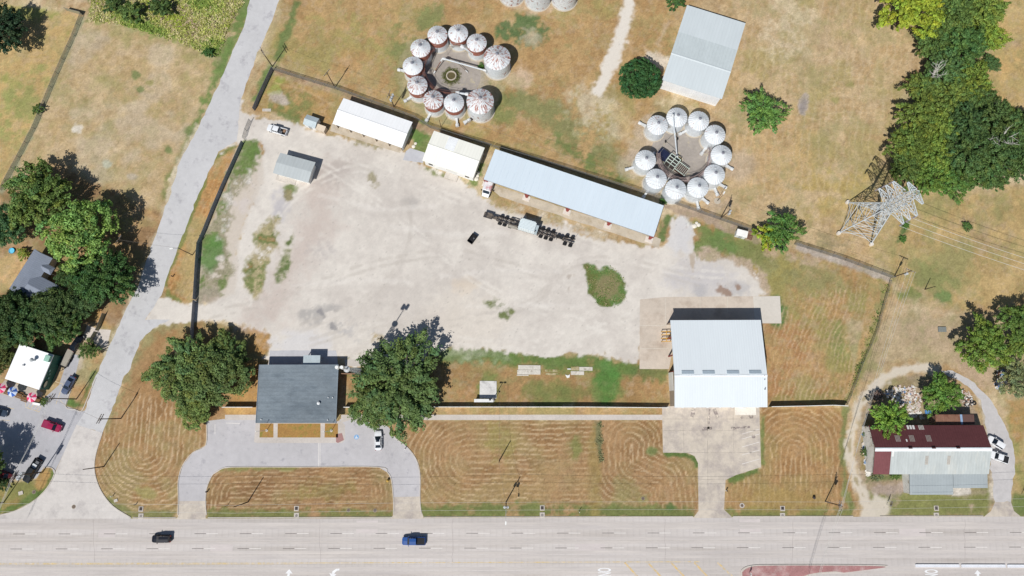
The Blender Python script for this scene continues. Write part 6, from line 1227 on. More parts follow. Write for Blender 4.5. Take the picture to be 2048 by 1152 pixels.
def pickup(label, u, v, ang, mat, L=5.8, cover=None, cargo=None, cat='pickup', hz=.6, crew=True):
    o = thing('parked_pickup' if v < 1050 else 'moving_pickup', label, cat, G(u, v, hz) * 1, R(ang)); o.location.z = 0; k = L / 5.8; w = .98
    mb = MB(); mb.hull([ring(-.75 * k, w, .4, 1.12), ring(.9 * k, w, .38, 1.14), ring(1.5 * k, w, .38, 1.14), ring(2.5 * k, .95, .4, 1.05), ring(2.82 * k, .82, .46, .92, .7)]); mb.build('body', mat, o)
    cx = -.7 if crew else -.1
    cabin(o, [(cx * k - .02, .84, .72, 1.12, 1.2), (cx * k + .12, .84, .7, 1.12, 1.78), (.85 * k, .84, .7, 1.12, 1.8), (1.5 * k, .84, .74, 1.12, 1.16)], mat, (cx * k, .92 * k), .72, 1.8)
    mb = MB()
    for s in (-1, 1): mb.hull([[(x, s * (w - .1), .45), (x, s * w, .5), (x, s * w, 1.12), (x, s * (w - .08), 1.18), (x, s * (w - .14), 1.12), (x, s * (w - .14), .5)] for x in (-2.85 * k, -2.7 * k, -.74 * k)])
    mb.box((-2.86 * k, 0, .82), (.09, 1.72, .66)); mb.box((-1.8 * k, 0, .62), (2.1 * k, 1.68, .1)); mb.box((-2.94 * k, 0, .5), (.14, 1.8, .18)); mb.build('cargo_bed', mat, o)
    if cover: mb = MB(); mb.box((-1.79 * k, 0, 1.15), (2.0 * k, 1.66, .05)); mb.build('bed_cover', cover, o)
    if cargo:
        for (x, y, dx, dy, dz, m) in cargo: mb = MB(); mb.box((x, y, .67 + dz / 2), (dx, dy, dz)); mb.build('tool_box', m, o)
    wheels(o, (-1.85 * k, 1.8 * k), w, .4); lights(o, 2.72 * k, -2.88 * k, .9, .86, .95); mirrors(o, 1.2 * k, w, 1.25, mat); return o
PW, PB, PBL, PRD, PSL, PDK, PGR = (paintm(n, c) for n, c in (('white_car_paint', C(236, 238, 240)), ('black_car_paint', C(22, 26, 36)), ('blue_car_paint', C(36, 82, 150)), ('crimson_car_paint', C(158, 30, 74)), ('slate_car_paint', C(84, 96, 122)), ('dark_car_paint', C(32, 36, 40)), ('maroon_car_paint', C(84, 24, 32))))
mBEDL = M('bed_liner', C(34, 34, 36), .9)
pickup('white crew-cab pickup parked near the upper yard entrance', 554.5, 260.5, 163, PW, 5.6, None, [(-2.1, -.3, .7, .8, .3, M('cargo_tan', C(150, 120, 96), .8)), (-1.4, .3, .5, .6, .35, M('cargo_grey', C(110, 112, 116), .8)), (-1.8, 0, 1.9, 1.6, .02, mBEDL)])
sedan('white sedan with dark sunroof parked by the office under the tree', 757, 881, 93, PW, True, 4.8)
sedan('black car driving on the highway at the left', 324.5, 1077, 180, PB, False, 4.7, True)
pickup('blue pickup with dark covered bed driving on the highway', 827.5, 1081.5, 180, PBL, 5.8, M('black_bed_cover', C(40, 40, 44), .8))
pickup('crimson pickup in the restaurant lot', 105.5, 852, -18, PRD, 5.0, M('crimson_bed_cover', C(150, 40, 80), .5))
sedan('slate-blue sedan parked beside the restaurant lawn', 138.5, 770, -116, PSL, False, 5.0)
sedan('dark car with pale windshield cut by the left photo edge', -1, 824, -12, paintm('steel_blue_paint', C(52, 66, 84)), False, 4.6)
pickup('long dark pickup with white box in its bed at the lot island', 65.5, 941, -117, PDK, 6.3, None, [(-1.3, 0, .9, 1.2, .5, M('white_box', C(210, 214, 216), .6)), (-2.2, .1, .8, .9, .25, M('cargo_grey', C(110, 112, 116), .8))])
sedan('maroon car in tree shade at the lower left photo edge', 11, 950, -20, PGR, False, 4.7)
sedan('black car half hidden in shade ahead of the utility trailer', 155, 686, 60, PB, False, 4.6)
sedan('white car with dark sunroof parked beside the workshop', 1989.5, 885, 146, PW, True, 4.3, True)
pickup('white pickup with dark bed cover parked beside the workshop', 1996.5, 914, 160, PW, 4.7, M('black_bed_cover', C(40, 40, 44), .8))
# utility trailer
a = G(136.5, 717); o = thing('utility_trailer', 'flat utility trailer with grey plank deck beside the green wall', 'trailer', a, R(-112)); mWG = M('grey_plank', C(166, 160, 148), .85, ribs=('Y', .3, .12)); mBS = M('black_steel', C(40, 40, 42), .7)
mb = MB(); mb.box((0, 0, .62), (4.6, 1.9, .07)); mb.build('deck', mWG, o); mb = MB()
for s in (-1, 1): mb.box((0, s * .99, .62), (4.7, .09, .14)); mb.box((0, s * .99, 1.0), (4.7, .06, .06)); [mb.box((x, s * .99, .8), (.06, .06, .4)) for x in (-2.3, -1.1, 0, 1.1, 2.3)]
mb.box((2.38, 0, .8), (.08, 2.0, .45)); mb.tube((2.3, .8, .58), (3.6, 0, .5), .06, n=6); mb.tube((2.3, -.8, .58), (3.6, 0, .5), .06, n=6); mb.build('frame', mBS, o)
for x in (-.4, .4):
    for s in (-1, 1): mb = MB(); mb.tube((x, s * .98, .33), (x, s * 1.2, .33), .33, n=12); mb.build('wheel', mTY, o)
# heavy transport trailer
p, q = G(968, 429, 1), G(1151, 485, 1); m = (p + q) / 2; m.z = 0; rz = math.atan2((q - p).y, (q - p).x); o = thing('heavy_trailer', 'long black multi-axle heavy trailer in the middle of the gravel yard', 'trailer', m, rz); Lh = (q - p).length / 2
mFR = M('trailer_black', C(66, 64, 66), .8, noise=((1, .2), (6, .25)), stain=(C(124, 112, 100), 1.2, .52, .08)); X = lambda s: -Lh + s * 2 * Lh / 25
mb = MB(); mb.box((X(1.2), 0, 1.35), (2.4, 1.5, .35)); mb.box((X(.5), 0, 1.6), (.5, 1.2, .2)); mb.box((X(3.0), 0, 1.2), (1.6, .8, .5)); mb.build('gooseneck', mFR, o)
mb = MB()
for s in (-1, 1): mb.box(((X(3.5) + X(19.6)) / 2, s * .5, .98), (X(19.6) - X(3.5), .22, .36)); mb.box(((X(21.4) + X(24.6)) / 2, s * .4, .95), (X(24.6) - X(21.4), .2, .3)); mb.box(((X(7.0) + X(9.6)) / 2, s * 1.25, .95), (X(9.6) - X(7.0), .16, .2))
for k in range(17): mb.box((X(4 + k), 0, .92), (.14, 1.5 if not 7 < 4 + k < 16 else 2.6, .16))
mb.box((X(20.5), 0, .8), (3.2, .5, .22)); mb.box((X(12.4), 0, 1.08), (5.6, 2.5, .14)); mb.build('frame', mFR, o)
mb = MB(); mb.box((X(8.2), -1.0, 1.05), (2.4, .7, .12)); mb.build('plank_deck', M('grey_plank', C(166, 160, 148), .85), o)
for s in (4.6, 5.9, 7.4, 15.8, 17.2, 18.6, 22.4, 23.9):
    y0 = 1.28 if s > 8 else 1.15; mb = MB(); mb.box((X(s), 0, .55), (.16, 2 * y0, .16)); ax = mb.build('axle', mFR, o)
    for y in (-y0, -y0 + .36, y0 - .36, y0): mb = MB(); mb.tube((X(s), y - .15, .52), (X(s), y + .15, .52), .52, n=16); mb.build('tyre', mTY, ax)
for s, y in ((20.2, .3), (21.1, .25), (8.9, .4)): mb = MB(); mb.tube((X(s), y, .8), (X(s), y, 1.1), .5, n=14); mb.build('spare_tyre', mTY, o)
for s in (19.2, 24.6): mb = MB(); mb.tube((X(s), 1.3, .9), (X(s), 1.5, 1.9), .04, n=6); mb.build('marker_post', mRST, o)
cc = m + Vector((math.cos(rz), math.sin(rz), 0)) * X(12.2); cc.z = 1.16; o = thing('steel_container', 'white ribbed steel box resting on the heavy trailer', 'container', cc, rz); mWB = M('container_white', C(220, 230, 232), .5, noise=((.5, .05), (3, .05)), stain=(C(160, 150, 140), 1.5, .70, .05))
mb = MB(); mb.box((-.35, .1, 1.25), (4.4, 2.7, 2.5)); mb.build('body', mWB, o); mb = MB(); mb.box((2.25, -.2, 1.0), (.75, 2.2, 2.0)); mb.build('end_unit', M('container_grey', C(176, 188, 192), .5), o); mb = MB()
for k in range(7): mb.box((-.35, -1.0 + k * .36, 2.53), (4.4, .05, .06))
for k in range(7): mb.box((-2.3 + k * .64, 1.48, 1.3), (.08, .08, 2.5)); mb.box((-2.3 + k * .64, -1.28, 1.3), (.08, .08, 2.5))
mb.build('rib', M('container_rib', C(196, 206, 208), .5), o)
for x, y in ((-2.4, 1.3), (2.0, -1.1), (1.7, 1.3)): mb = MB(); mb.box((x, y, 2.6), (.25, .25, .2)); mb.build('lifting_lug', mFR, o)
# skip box, dumpster
a, b = G(947.6, 468.5, 1), G(936, 484, 1); ctr = G(945, 478.5); rz = math.atan2((a - b).y, (a - b).x); o = thing('skip_box', 'small black open steel skip alone in the gravel yard', 'skip', ctr, rz); mSK = M('skip_black', C(34, 34, 38), .75, noise=((2, .15), (8, .2)))
mb = MB(); L, Wd, h = 1.25, .72, .95
for s in (-1, 1): mb.box((0, s * Wd, h / 2), (2 * L, .07, h)); mb.box((s * L, 0, h / 2), (.07, 2 * Wd - .08, h))
mb.box((0, 0, .1), (2 * L - .1, 2 * Wd - .1, .08)); mb.build('bin_body', mSK, o); mb = MB()
for s in (-1, 1): mb.box((0, s * (Wd + .04), h), (2 * L + .1, .1, .09)); mb.box((s * (L + .04), 0, h), (.1, 2 * Wd, .09))
mb.build('rim', mSK, o); mb = MB(); mb.box((.35, -.25, .3), (.4, .3, .3)); mb.build('scrap', M('cargo_grey', C(110, 112, 116), .8), o)
o = thing('dumpster', 'dark green dumpster at the foot of the fence-line tree', 'dumpster', G(1558, 493), R(-32)); mDG = M('dumpster_green', C(34, 58, 62), .6, noise=((1, .12), (6, .12)))
mb = MB(); mb.hull([[(x, -.85, .15), (x, .85, .15), (x, 1.0, 1.25), (x, -1.0, 1.05)] for x in (-1.1, 1.1)]); mb.build('bin_body', mDG, o)
for s in (-1, 1): mb = MB(); mb.box((s * .55, .02, 1.2), (1.04, 2.0, .05), 0, 0, .1); mb.build('lid', M('lid_black', C(30, 32, 36), .6), o); mb = MB(); mb.box((s * 1.2, 0, .8), (.16, 1.4, .2)); mb.build('lift_pocket', mDG, o)
# ------------------------------------------------------------------ slabs, signs, small things
def slab(u0, v0, u1, v1, h, mat, name, label, cat='slab'):
    a, b = G(u0, v0), G(u1, v1); c = (a + b) / 2; mb = MB(); mb.box((c.x, c.y, h / 2), (abs(a.x - b.x), abs(a.y - b.y), h), -.01); return single(mb, name, mat, label, cat)
mSB = M('old_slab', C(214, 208, 196), .85, noise=((.4, .1), (2, .12), (8, .08)), stain=(C(168, 160, 146), .8, .62, .08))
slab(959.5, 762, 993, 797, .12, M('equipment_pad_concrete', C(218, 216, 212), .85, noise=((.5, .1), (3, .08)), stain=(C(176, 174, 172), .6, .58, .1)), 'equipment_pad', 'square pale concrete pad behind the meter rack')
slab(1036.5, 730.5, 1081, 739.5, .2, mSB, 'concrete_panel', 'pale concrete panel in the grass, the upper of the stacked-looking pair'); slab(1034.5, 740, 1081, 749, .16, mSB, 'concrete_panel', 'pale concrete panel in the grass, the lower of the pair'); slab(1033.5, 749.6, 1057, 751.6, .15, mSB, 'concrete_beam', 'thin pale concrete strip below the pair of panels', 'beam')
mSB2 = M('grassy_slab', C(182, 168, 134), .9, noise=((.5, .15), (3, .15)), stain=(C(130, 128, 72), .7, .5, .08))
slab(1090, 739, 1120, 744, .06, mSB2, 'concrete_beam', 'weed-covered concrete strip between the pale panels', 'beam'); slab(1091, 746, 1119, 750, .05, mSB2, 'concrete_beam', 'weed-covered concrete strip, lower of the overgrown ones', 'beam')
slab(1142, 733, 1158, 741, .14, mSB2, 'concrete_panel', 'short overgrown concrete panel at the right of the pads'); slab(1158.5, 734, 1185, 741.5, .14, mSB, 'concrete_panel', 'pale concrete plank farthest right in the grass'); slab(1141.5, 742.5, 1168, 750, .14, mSB, 'concrete_panel', 'tan concrete plank below the overgrown panel')
slab(1134.5, 737, 1141.5, 739.2, .25, mLAMP, 'white_block', 'small white block at the left end of the right pads', 'block'); c = G(1135, 752.5); mb = MB(); mb.prism([(c.x - .6, c.y + .4), (c.x - .1, c.y - .5), (c.x + .5, c.y - .3), (c.x + .6, c.y + .5), (c.x + .1, c.y + .2)], 0, .16); single(mb, 'broken_slab', mLAMP, 'white broken slab piece below the right pads', 'slab')
slab(525, 217.5, 542, 223, .1, M('kerb_concrete', C(200, 192, 182)), 'concrete_panel', 'pale slab lying near the upper black fence')
def signpost(u, v, w, h, z, label, face, az=0, two=False, name='road_sign', cat='sign'):
    o = thing(name, label, cat, G(u, v), az); mb = MB()
    for x in ((-w * .35, w * .35) if two else (0,)): mb.tube((x, 0, 0), (x, 0, z), .05, n=6)
    mb.build('post', mPSTEEL, o); mb = MB(); mb.box((0, -.07, z - h / 2), (w, .05, h)); mb.build('sign_board', face, o); return o
s_ = signpost(1497, 1146, .75, .9, 2.1, 'small white keep-right sign standing on the brick island', mLAMP, R(90)); mb = MB(); mb.add([(x, -.10, z) for x, z in ((-.22, 1.45), (-.1, 1.45), (.08, 1.75), (.2, 1.6), (.2, 1.98), (-.12, 1.9), (.0, 1.82))], [(0, 1, 2, 3, 4, 5, 6)]); mb.build('arrow_symbol', M('sign_black', C(30, 30, 30), .6), s_)
signpost(1774, 1005.5, 1.3, 1.0, 2.4, 'dark-shadowed roadside sign on the workshop lawn', M('sign_tan', C(150, 140, 120), .7), R(70), True, 'sign', 'sign')
signpost(2046, 985, 1.6, 1.3, 2.6, 'white sign at the right photo edge beside the workshop drive', mLAMP, R(40), True, 'sign', 'sign')
signpost(1963 / 1, 1002, .5, .4, 1.2, 'tiny marker sign on the right end of the workshop lawn', mLAMP, 0, False, 'marker_sign', 'sign') if False else None
def bollard(u, v, h, r, mat, name, label, cat, cap=None):
    o = thing(name, label, cat, G(u, v)); mb = MB(); mb.tube((0, 0, 0), (0, 0, h), r, r * .9, n=10); mb.build('post', mat, o); mb = MB(); mb.tube((0, 0, h), (0, 0, h + r), r * 1.25, r * .5, n=10); mb.build('cap', cap or mat, o)
mYH = M('hydrant_yellow', C(206, 168, 84), .6)
bollard(776, 961, .7, .28, mYH, 'fire_hydrant', 'yellow hydrant at the inner right bend of the horseshoe', 'hydrant'); bollard(810.5, 897.5, .95, .12, mLAMP, 'marker_post', 'small white post at the outer right bend of the horseshoe', 'post')
bollard(415, 983, .9, .16, mDK, 'mailbox_post', 'dark mailbox post at the left mouth of the horseshoe', 'mailbox'); bollard(1158, 1023, 1.6, .08, mLAMP, 'marker_post', 'thin white marker post near the kerb of the front lawn', 'post'); bollard(1452, 981, 1.0, .16, mLAMP, 'mailbox_post', 'white and black mailbox at the garage apron edge', 'mailbox', mDK)
bollard(226, 992, 1.1, .1, mLAMP, 'marker_post', 'short white post on the corner lawn near the street mouth', 'post'); bollard(272, 1009, .9, .1, mDK, 'marker_post', 'short dark post near the storm inlet of the corner lawn', 'post'); bollard(965, 1009, 1.2, .1, mDK, 'marker_post', 'short dark post on the island lawn near the drive', 'post') if False else None
bollard(455, 1011, 1.6, .07, mDK, 'marker_post', 'slim dark post near the kerb of the island lawn', 'post'); bollard(346, 553, .9, .14, mDK, 'meter_box', 'dark box in the orange strip beside the black fence', 'box'); bollard(393, 603, 1.0, .14, mLAMP, 'gate_motor', 'white gate motor at the lower yard entrance', 'gate motor'); bollard(1627, 995, .5, .3, mDK, 'valve_box', 'dark valve clump on the lawn near the double-armed pole', 'box')
bollard(1855, 747, .5, .12, mLAMP, 'marker_post', 'white stump beside the gravel loop', 'post') if False else None
# white litter and limestone rocks between cream shed and long shed
for k, (u, v) in enumerate(((957, 346), (954.5, 352), (952.5, 358), (1393, 446), (1397, 450), (1389, 452), (831, 287), (827, 293))):
    c = G(u, v); s = .45 + .12 * (k % 3); mb = MB(); mb.hull([[(c.x + dx * s + rx * math.cos(a), c.y + rx * math.sin(a), z) for a in np.linspace(0, 5.6, 7)] for dx, rx, z in ((0, s, 0), (.1, s * .85, s * .35), (.05, s * .4, s * .55))])
    single(mb, 'limestone_rock', M('white_rock', C(228, 222, 208), .8, noise=((2, .1), (8, .1))), ('white rock beside the east wall of the cream shed', 'white rubble rock at the gravel patch right of the long shed', 'white rock in the gap left of the cream shed')[0 if k < 3 else 1 if k < 6 else 2], 'rock', ('rocks by the cream shed', 'rubble right of the long shed', 'rocks left of the cream shed')[0 if k < 3 else 1 if k < 6 else 2])
# junk round the workshop
rs = np.random.RandomState(12)
JC = [M('junk_white', C(222, 218, 210), .8), M('junk_pale', C(200, 190, 178), .8), M('junk_pink', C(206, 186, 176), .8), M('junk_blue', C(110, 140, 176), .7), M('junk_dark', C(70, 66, 66), .8), M('junk_rust', C(150, 104, 80), .8)]
def heap(poly_, n, label, w=(7, 5, 3, .6, .6, .8), s0=.2, s1=.75):
    P = np.array(poly_); mb = {}; tot = np.cumsum(w) / sum(w); me = MB(); mi = []
    while len(mi) < n:
        u = P[:, 0].min() + rs.rand() * np.ptp(P[:, 0]); v = P[:, 1].min() + rs.rand() * np.ptp(P[:, 1]); ins = False
        for i in range(len(P)):
            (ax, ay), (bx, by) = P[i], P[(i + 1) % len(P)]
            if (ay > v) != (by > v) and u < (bx - ax) * (v - ay) / (by - ay) + ax: ins = not ins
        if not ins: continue
        c = G(u, v); d = (s0 + rs.rand() * (s1 - s0), s0 + rs.rand() * (s1 - s0) * .7, .05 + rs.rand() * .12); me.box((c.x, c.y, d[2] / 2 + rs.rand() * .08), d, rs.rand() * 3.1, rs.randn() * .12, rs.randn() * .12); mi.append(int(np.searchsorted(tot, rs.rand())))
    o = single(me, 'rubbish_heap', JC[0], label, 'rubbish', None, 'stuff'); [o.data.materials.append(m) for m in JC[1:]]
    o.data.polygons.foreach_set('material_index', np.repeat(mi, 6).astype('i')); return o
heap([(1765, 785), (1790, 772), (1830, 772), (1842, 800), (1838, 822), (1850, 838), (1815, 836), (1800, 812), (1780, 800)], 340, 'pale scattered building rubble behind the workshop')
heap([(1925, 778), (1940, 786), (1948, 804), (1942, 815), (1930, 812), (1920, 795)], 70, 'white and dark junk along the inside of the workshop drive', (4, 3, 1, 0, 3, 1))
heap([(1990, 742), (2012, 738), (2014, 762), (2002, 788), (1990, 772)], 80, 'mixed junk pile at the right edge under the tree', (4, 2, 2, 3, 2, 3), .25, .9)
heap([(1724, 853), (1732, 852), (1740, 880), (1744, 950), (1732, 955), (1727, 910)], 46, 'white sheets leaning along the west side of the workshop', (8, 3, 0, 1, 0, 0), .4, 1.3)
for k, (u, v) in enumerate(((1908, 771), (1915, 775), (1948, 806), (1943, 803))):
    o = thing('old_tyre', ('black old tyre on the workshop drive, nearer the tree', 'black old tyre on the workshop drive, outer of two', 'old tyre lying among the junk by the drive, right one', 'old tyre lying among the junk by the drive, left one')[k], 'tyre', G(u, v), 0, 'old tyres'); mb = MB(); n = 16; mb.lathe([(.3, .04), (.5, .0), (.58, .14), (.5, .28), (.3, .24)], n); mb.f = mb.f[:-2]; mb.add([(.3 * math.cos(a), .3 * math.sin(a), z) for z in (.04, .24) for a in np.linspace(0, 6.283, n, endpoint=False)], [(i, i + n, (i + 1) % n + n, (i + 1) % n) for i in range(n)]); mb.build('tread', mTY, o)
o = thing('blue_tub', 'light blue tub by the house under the trees', 'tub', G(25, 502)); mb = MB(); mb.lathe([(.7, 0), (.78, .4), (.7, .4), (.62, .1), (.02, .1)], 20); mb.build('shell', M('sky_blue_plastic', C(80, 190, 230), .5), o); mb = MB(); mb.poly([(.66 * math.cos(a), .66 * math.sin(a), .28) for a in np.linspace(0, 6.283, 18, endpoint=False)]); mb.build('tub_water', M('tub_water', C(120, 210, 240), .1), o)
o = thing('blue_tarpaulin', 'small crumpled blue sheet behind the workshop', 'tarpaulin', G(1856, 824)); mb = MB(); mb.hull([[(-.8, -.5, 0), (-.8, .5, 0), (-.7, .4, .25), (-.7, -.4, .3)], [(0, -.6, 0), (0, .6, 0), (0, .5, .5), (0, -.45, .35)], [(.8, -.5, 0), (.8, .4, 0), (.7, .3, .2), (.7, -.4, .25)]]); mb.build('sheet', M('sheet_blue', C(84, 140, 200), .6), o)
slab(1875, 654, 1892, 664, .3, M('dull_plank', C(128, 132, 128), .8), 'plank_stack', 'grey plank stack on the bare ground right of the meadow fence', 'planks')
# ------------------------------------------------------------------ trees
def leafmat(name, trans=.18):
    m = bpy.data.materials.new(name); m.use_nodes = True; t = m.node_tree; L = t.links.new; p = t.nodes['Principled BSDF']; p.inputs['Roughness'].default_value = .6; p.inputs['Specular IOR Level'].default_value = .25
    oi = node(t, 'ShaderNodeObjectInfo'); at = node(t, 'ShaderNodeAttribute', attribute_name='tone'); s = node(t, 'ShaderNodeVectorMath', operation='MULTIPLY'); L(oi.outputs['Color'], s.inputs[0]); L(at.outputs['Color'], s.inputs[1]); L(s.outputs[0], p.inputs['Base Color'])
    tr = node(t, 'ShaderNodeBsdfTranslucent'); L(s.outputs[0], tr.inputs['Color']); mx = node(t, 'ShaderNodeMixShader'); mx.inputs[0].default_value = trans; L(p.outputs[0], mx.inputs[1]); L(tr.outputs[0], mx.inputs[2]); L(mx.outputs[0], t.nodes['Material Output'].inputs['Surface']); return m
mLEAF = leafmat('leaf'); mBARK = M('bark', C(96, 84, 74), .95, noise=((1, .15), (6, .2)))
def leafmesh(name, P, N, sz, tone, rs):
    """many small four-sided leaves: centres P, normals N, sizes sz, tone rgb"""
    n = len(P); up = rs.randn(n, 3); t1 = np.cross(N, up); t1 /= np.linalg.norm(t1, axis=1)[:, None] + 1e-9; t2 = np.cross(N, t1)
    a = t1 * sz[:, None]; b = t2 * sz[:, None] * .6; f = N * sz[:, None] * .25
    V = np.stack([P - a - f, P - b * 1.0, P + a - f, P + b * 1.0], 1).reshape(-1, 3).astype('f')
    me = bpy.data.meshes.new(name); me.vertices.add(4 * n); me.vertices.foreach_set('co', V.ravel()); me.loops.add(4 * n); me.loops.foreach_set('vertex_index', np.arange(4 * n, dtype='i')); me.polygons.add(n)
    me.polygons.foreach_set('loop_start', np.arange(0, 4 * n, 4, dtype='i')); me.polygons.foreach_set('loop_total', np.full(n, 4, 'i')); me.update()
    c = me.color_attributes.new('tone', 'FLOAT_COLOR', 'POINT'); c4 = np.ones((4 * n, 4), 'f'); c4[:, :3] = np.repeat(tone, 4, 0); c.data.foreach_set('color', c4.ravel()); me.materials.append(mLEAF); return me
def crown(seed, nclump=70, per=80, flat=.75, leaf=.05, rag=.28, spiky=0, clump=(.14, .27)):
    nclump = int(nclump * 2.6); per = int(per * .68); clump = (clump[0] * .6, clump[1] * .66); leaf *= .80
    """crown of unit radius sitting on z 0..~1.2: clumps of leaves spread through an uneven dome"""
    rs = np.random.RandomState(seed); ph = rs.rand(6) * 6.28; P = []; N = []; Z = []; T = []
    rad = lambda a: 1 + rag * .45 * math.sin(2 * a + ph[0]) * .5 + rag * .5 * math.sin(3 * a + ph[1]) + rag * .35 * math.sin(5 * a + ph[2]) + rag * .2 * math.sin(9 * a + ph[3])
    for k in range(nclump):
        a = rs.rand() * 6.283; u = rs.rand() ** .5; r = u * .88 * rad(a); top = math.sqrt(max(0, 1 - min(1, u * .95) ** 2)) * flat
        z = .30 + top * (1 - .8 * rs.rand() ** 1.15) - .12 * (1 - u); cr = clump[0] + rs.rand() * (clump[1] - clump[0]); cr *= (1 - .25 * u)
        c = np.array([r * math.cos(a), r * math.sin(a), z]); d = rs.randn(per, 3); d[:, 2] = np.abs(d[:, 2]) * .9 - .25; d /= np.linalg.norm(d, axis=1)[:, None]
        rr = cr * (.55 + .5 * rs.rand(per)); wob = 1 + .35 * np.sin(7 * d[:, 0] + k) * np.cos(6 * d[:, 1] + 2 * k)
        q = d * (rr * wob)[:, None] * np.array([1, 1, .7]); er = np.array([math.cos(a + ph[4] * .2), math.sin(a + ph[4] * .2), .25]); q = q * .85 + er * (q @ er)[:, None] * (.35 + .9 * rs.rand()); p = c + q; nn = d * .8 + rs.randn(per, 3) * .38 + np.array([0, 0, .35]); nn /= np.linalg.norm(nn, axis=1)[:, None]
        tn = (.78 + .44 * rs.rand()) * (1 + .22 * rs.randn(per)); hue = rs.randn() * .09
        P.append(p); N.append(nn); Z.append(leaf * (.7 + .6 * rs.rand(per))); T.append(np.clip(np.stack([tn * (1 + hue), tn, tn * (1 - hue)], 1), .3, 1.8))
    return leafmesh('crown', np.concatenate(P), np.concatenate(N), np.concatenate(Z), np.concatenate(T), rs)
def trunk(seed):
    rs = np.random.RandomState(seed); mb = MB(); mb.tube((0, 0, -.35), (0, 0, -.1), .075, .055, n=9); mb.tube((0, 0, -.1), (.02, .01, .3), .055, .04, n=8)
    for k in range(7):
        a = k * .9 + rs.rand(); e = Vector((math.cos(a) * .6, math.sin(a) * .6, .5 + rs.rand() * .3)); mid = Vector((e.x * .45, e.y * .45, .28)); mb.tube((0, 0, .02 + .03 * k), mid, .032, .022, n=6); mb.tube(mid, e, .022, .008, n=5)
        b = a + .6; mb.tube(mid, (mid.x + .3 * math.cos(b), mid.y + .3 * math.sin(b), .65), .016, .006, n=5)
    return mb.mesh('trunk', mBARK)
CR = {'oak': [crown(s, 105, 90, .72, .040, .30, clump=(.12, .22)) for s in (1, 2, 3, 4)], 'round': [crown(7, 150, 85, .8, .036, .10, clump=(.10, .17))], 'airy': [crown(s, 60, 90, .75, .040, .42, clump=(.13, .22)) for s in (11, 12)], 'wood': [crown(s, 90, 85, .8, .042, .36, clump=(.12, .22)) for s in (21, 22, 23, 24)], 'bush': [crown(31, 26, 60, .7, .10, .35)]}
TR = [trunk(s) for s in (1, 2, 3)]
tcount = [0]
def tree(kind, u, v, rpx, tint, label, group=None, hf=1.45, name='tree', cat='tree', sq=1.0, var=None):
    """crown seen centred on pixel u,v with radius rpx; hf = height of the crown top in crown radii"""
    i = tcount[0]; tcount[0] += 1; r = rpx / 7.35; zc = r * .75 * (hf / 1.45); c = G(u, v, zc); c.z = 0
    o = thing(name, label, cat, c, 0, group); ms = CR[kind]; me = ms[(i if var is None else var) % len(ms)]
    lift = r * .32 * (hf / 1.45); ch = bpy.data.objects.new('crown', me); COL.objects.link(ch); ch.parent = o; ch.location = (0, 0, lift); ch.scale = (r * 1.02, r * 1.02 * sq, r * .9 * hf / 1.45); ch.rotation_euler = (0, 0, i * 2.399); ch.color = (*[min(.9, x * 1.6) for x in C(*tint)], 1)
    if kind != 'bush' or r > 1.2:
        t_ = bpy.data.objects.new('trunk', TR[i % 3]); COL.objects.link(t_); t_.parent = o; t_.location = (0, 0, lift); t_.scale = (r, r, r * .92 * hf / 1.45); t_.rotation_euler = (0, 0, i * 1.7)
    return o
DG, MG, LG, OL, YG, BG = (74, 94, 50), (88, 108, 56), (118, 140, 76), (106, 112, 56), (150, 160, 48), (60, 88, 56)
tree('oak', 2, 58, 52, (46, 66, 44), 'very dark tree at the upper left photo edge')
tree('bush', 262, 24, 26, MG, 'round green bush at the top in the weed thicket', None, 1.2, 'bush', 'bush'); tree('bush', 322, 12, 26, DG, 'dark bush at the top edge of the weed thicket', None, 1.2, 'bush', 'bush'); tree('bush', 225, 10, 20, DG, 'dark bush at the top beside the field fence end', None, 1.2, 'bush', 'bush')
tree('bush', 76, 218, 12, MG, 'single small bush on the upper left field fence', None, 1.3, 'bush', 'bush')
LT = 'trees round the hidden house'
tree('oak', 75, 392, 66, (92, 112, 56), 'olive-green tree topmost of the house cluster', LT, 1.3); tree('oak', 158, 468, 72, (112, 140, 72), 'big bright green tree right above the house roof', LT, 1.4); tree('oak', 12, 452, 42, (70, 100, 62), 'bluish green tree at the left edge above the tub', LT)
tree('oak', 212, 556, 56, (64, 92, 48), 'dark tree beside the street with long shadow', LT, 1.4); tree('oak', 148, 552, 34, (66, 88, 48), 'small dark tree at the right corner of the house', LT); tree('oak', 168, 600, 38, (72, 92, 54), 'dull green tree above the house driveway', LT, 1.3)
tree('oak', 112, 622, 50, (68, 86, 48), 'dark tree directly below the house roof', LT, 1.3); tree('oak', 54, 644, 46, (70, 96, 56), 'dark green tree above the white restaurant roof', LT, 1.4); tree('oak', 120, 650, 42, (74, 100, 52), 'green tree right above the green restaurant wall', LT, 1.3); tree('oak', 10, 640, 52, (64, 84, 46), 'dark tree at the left edge below the house', LT, 1.4)
tree('oak', -4, 714, 34, (82, 92, 50), 'brownish dark tree at the left edge beside the restaurant roof', LT, 1.3); tree('oak', 18, 676, 28, (92, 104, 56), 'small olive tree touching the restaurant roof corner', LT, 1.3); tree('oak', 38, 600, 30, (58, 74, 46), 'dark tree shading the lower house roof', LT, 1.4)
tree('airy', 178, 699, 20, (84, 106, 54), 'small tree over the utility trailer tongue', None, 1.4); tree('bush', 46, 508, 13, (130, 138, 62), 'yellow-green bush above the house roof corner', None, 1.2, 'bush', 'bush'); tree('bush', 88, 803, 8, MG, 'small bush at the patio corner', None, 1.2, 'bush', 'bush')
tree('oak', -42, 930, 46, DG, 'tree beyond the left photo edge shading the parking lot', None, 1.9); tree('bush', 4, 968, 14, (60, 80, 44), 'dark bush at the lower left photo edge', None, 1.2, 'bush', 'bush')
OG = 'big oaks beside the office'
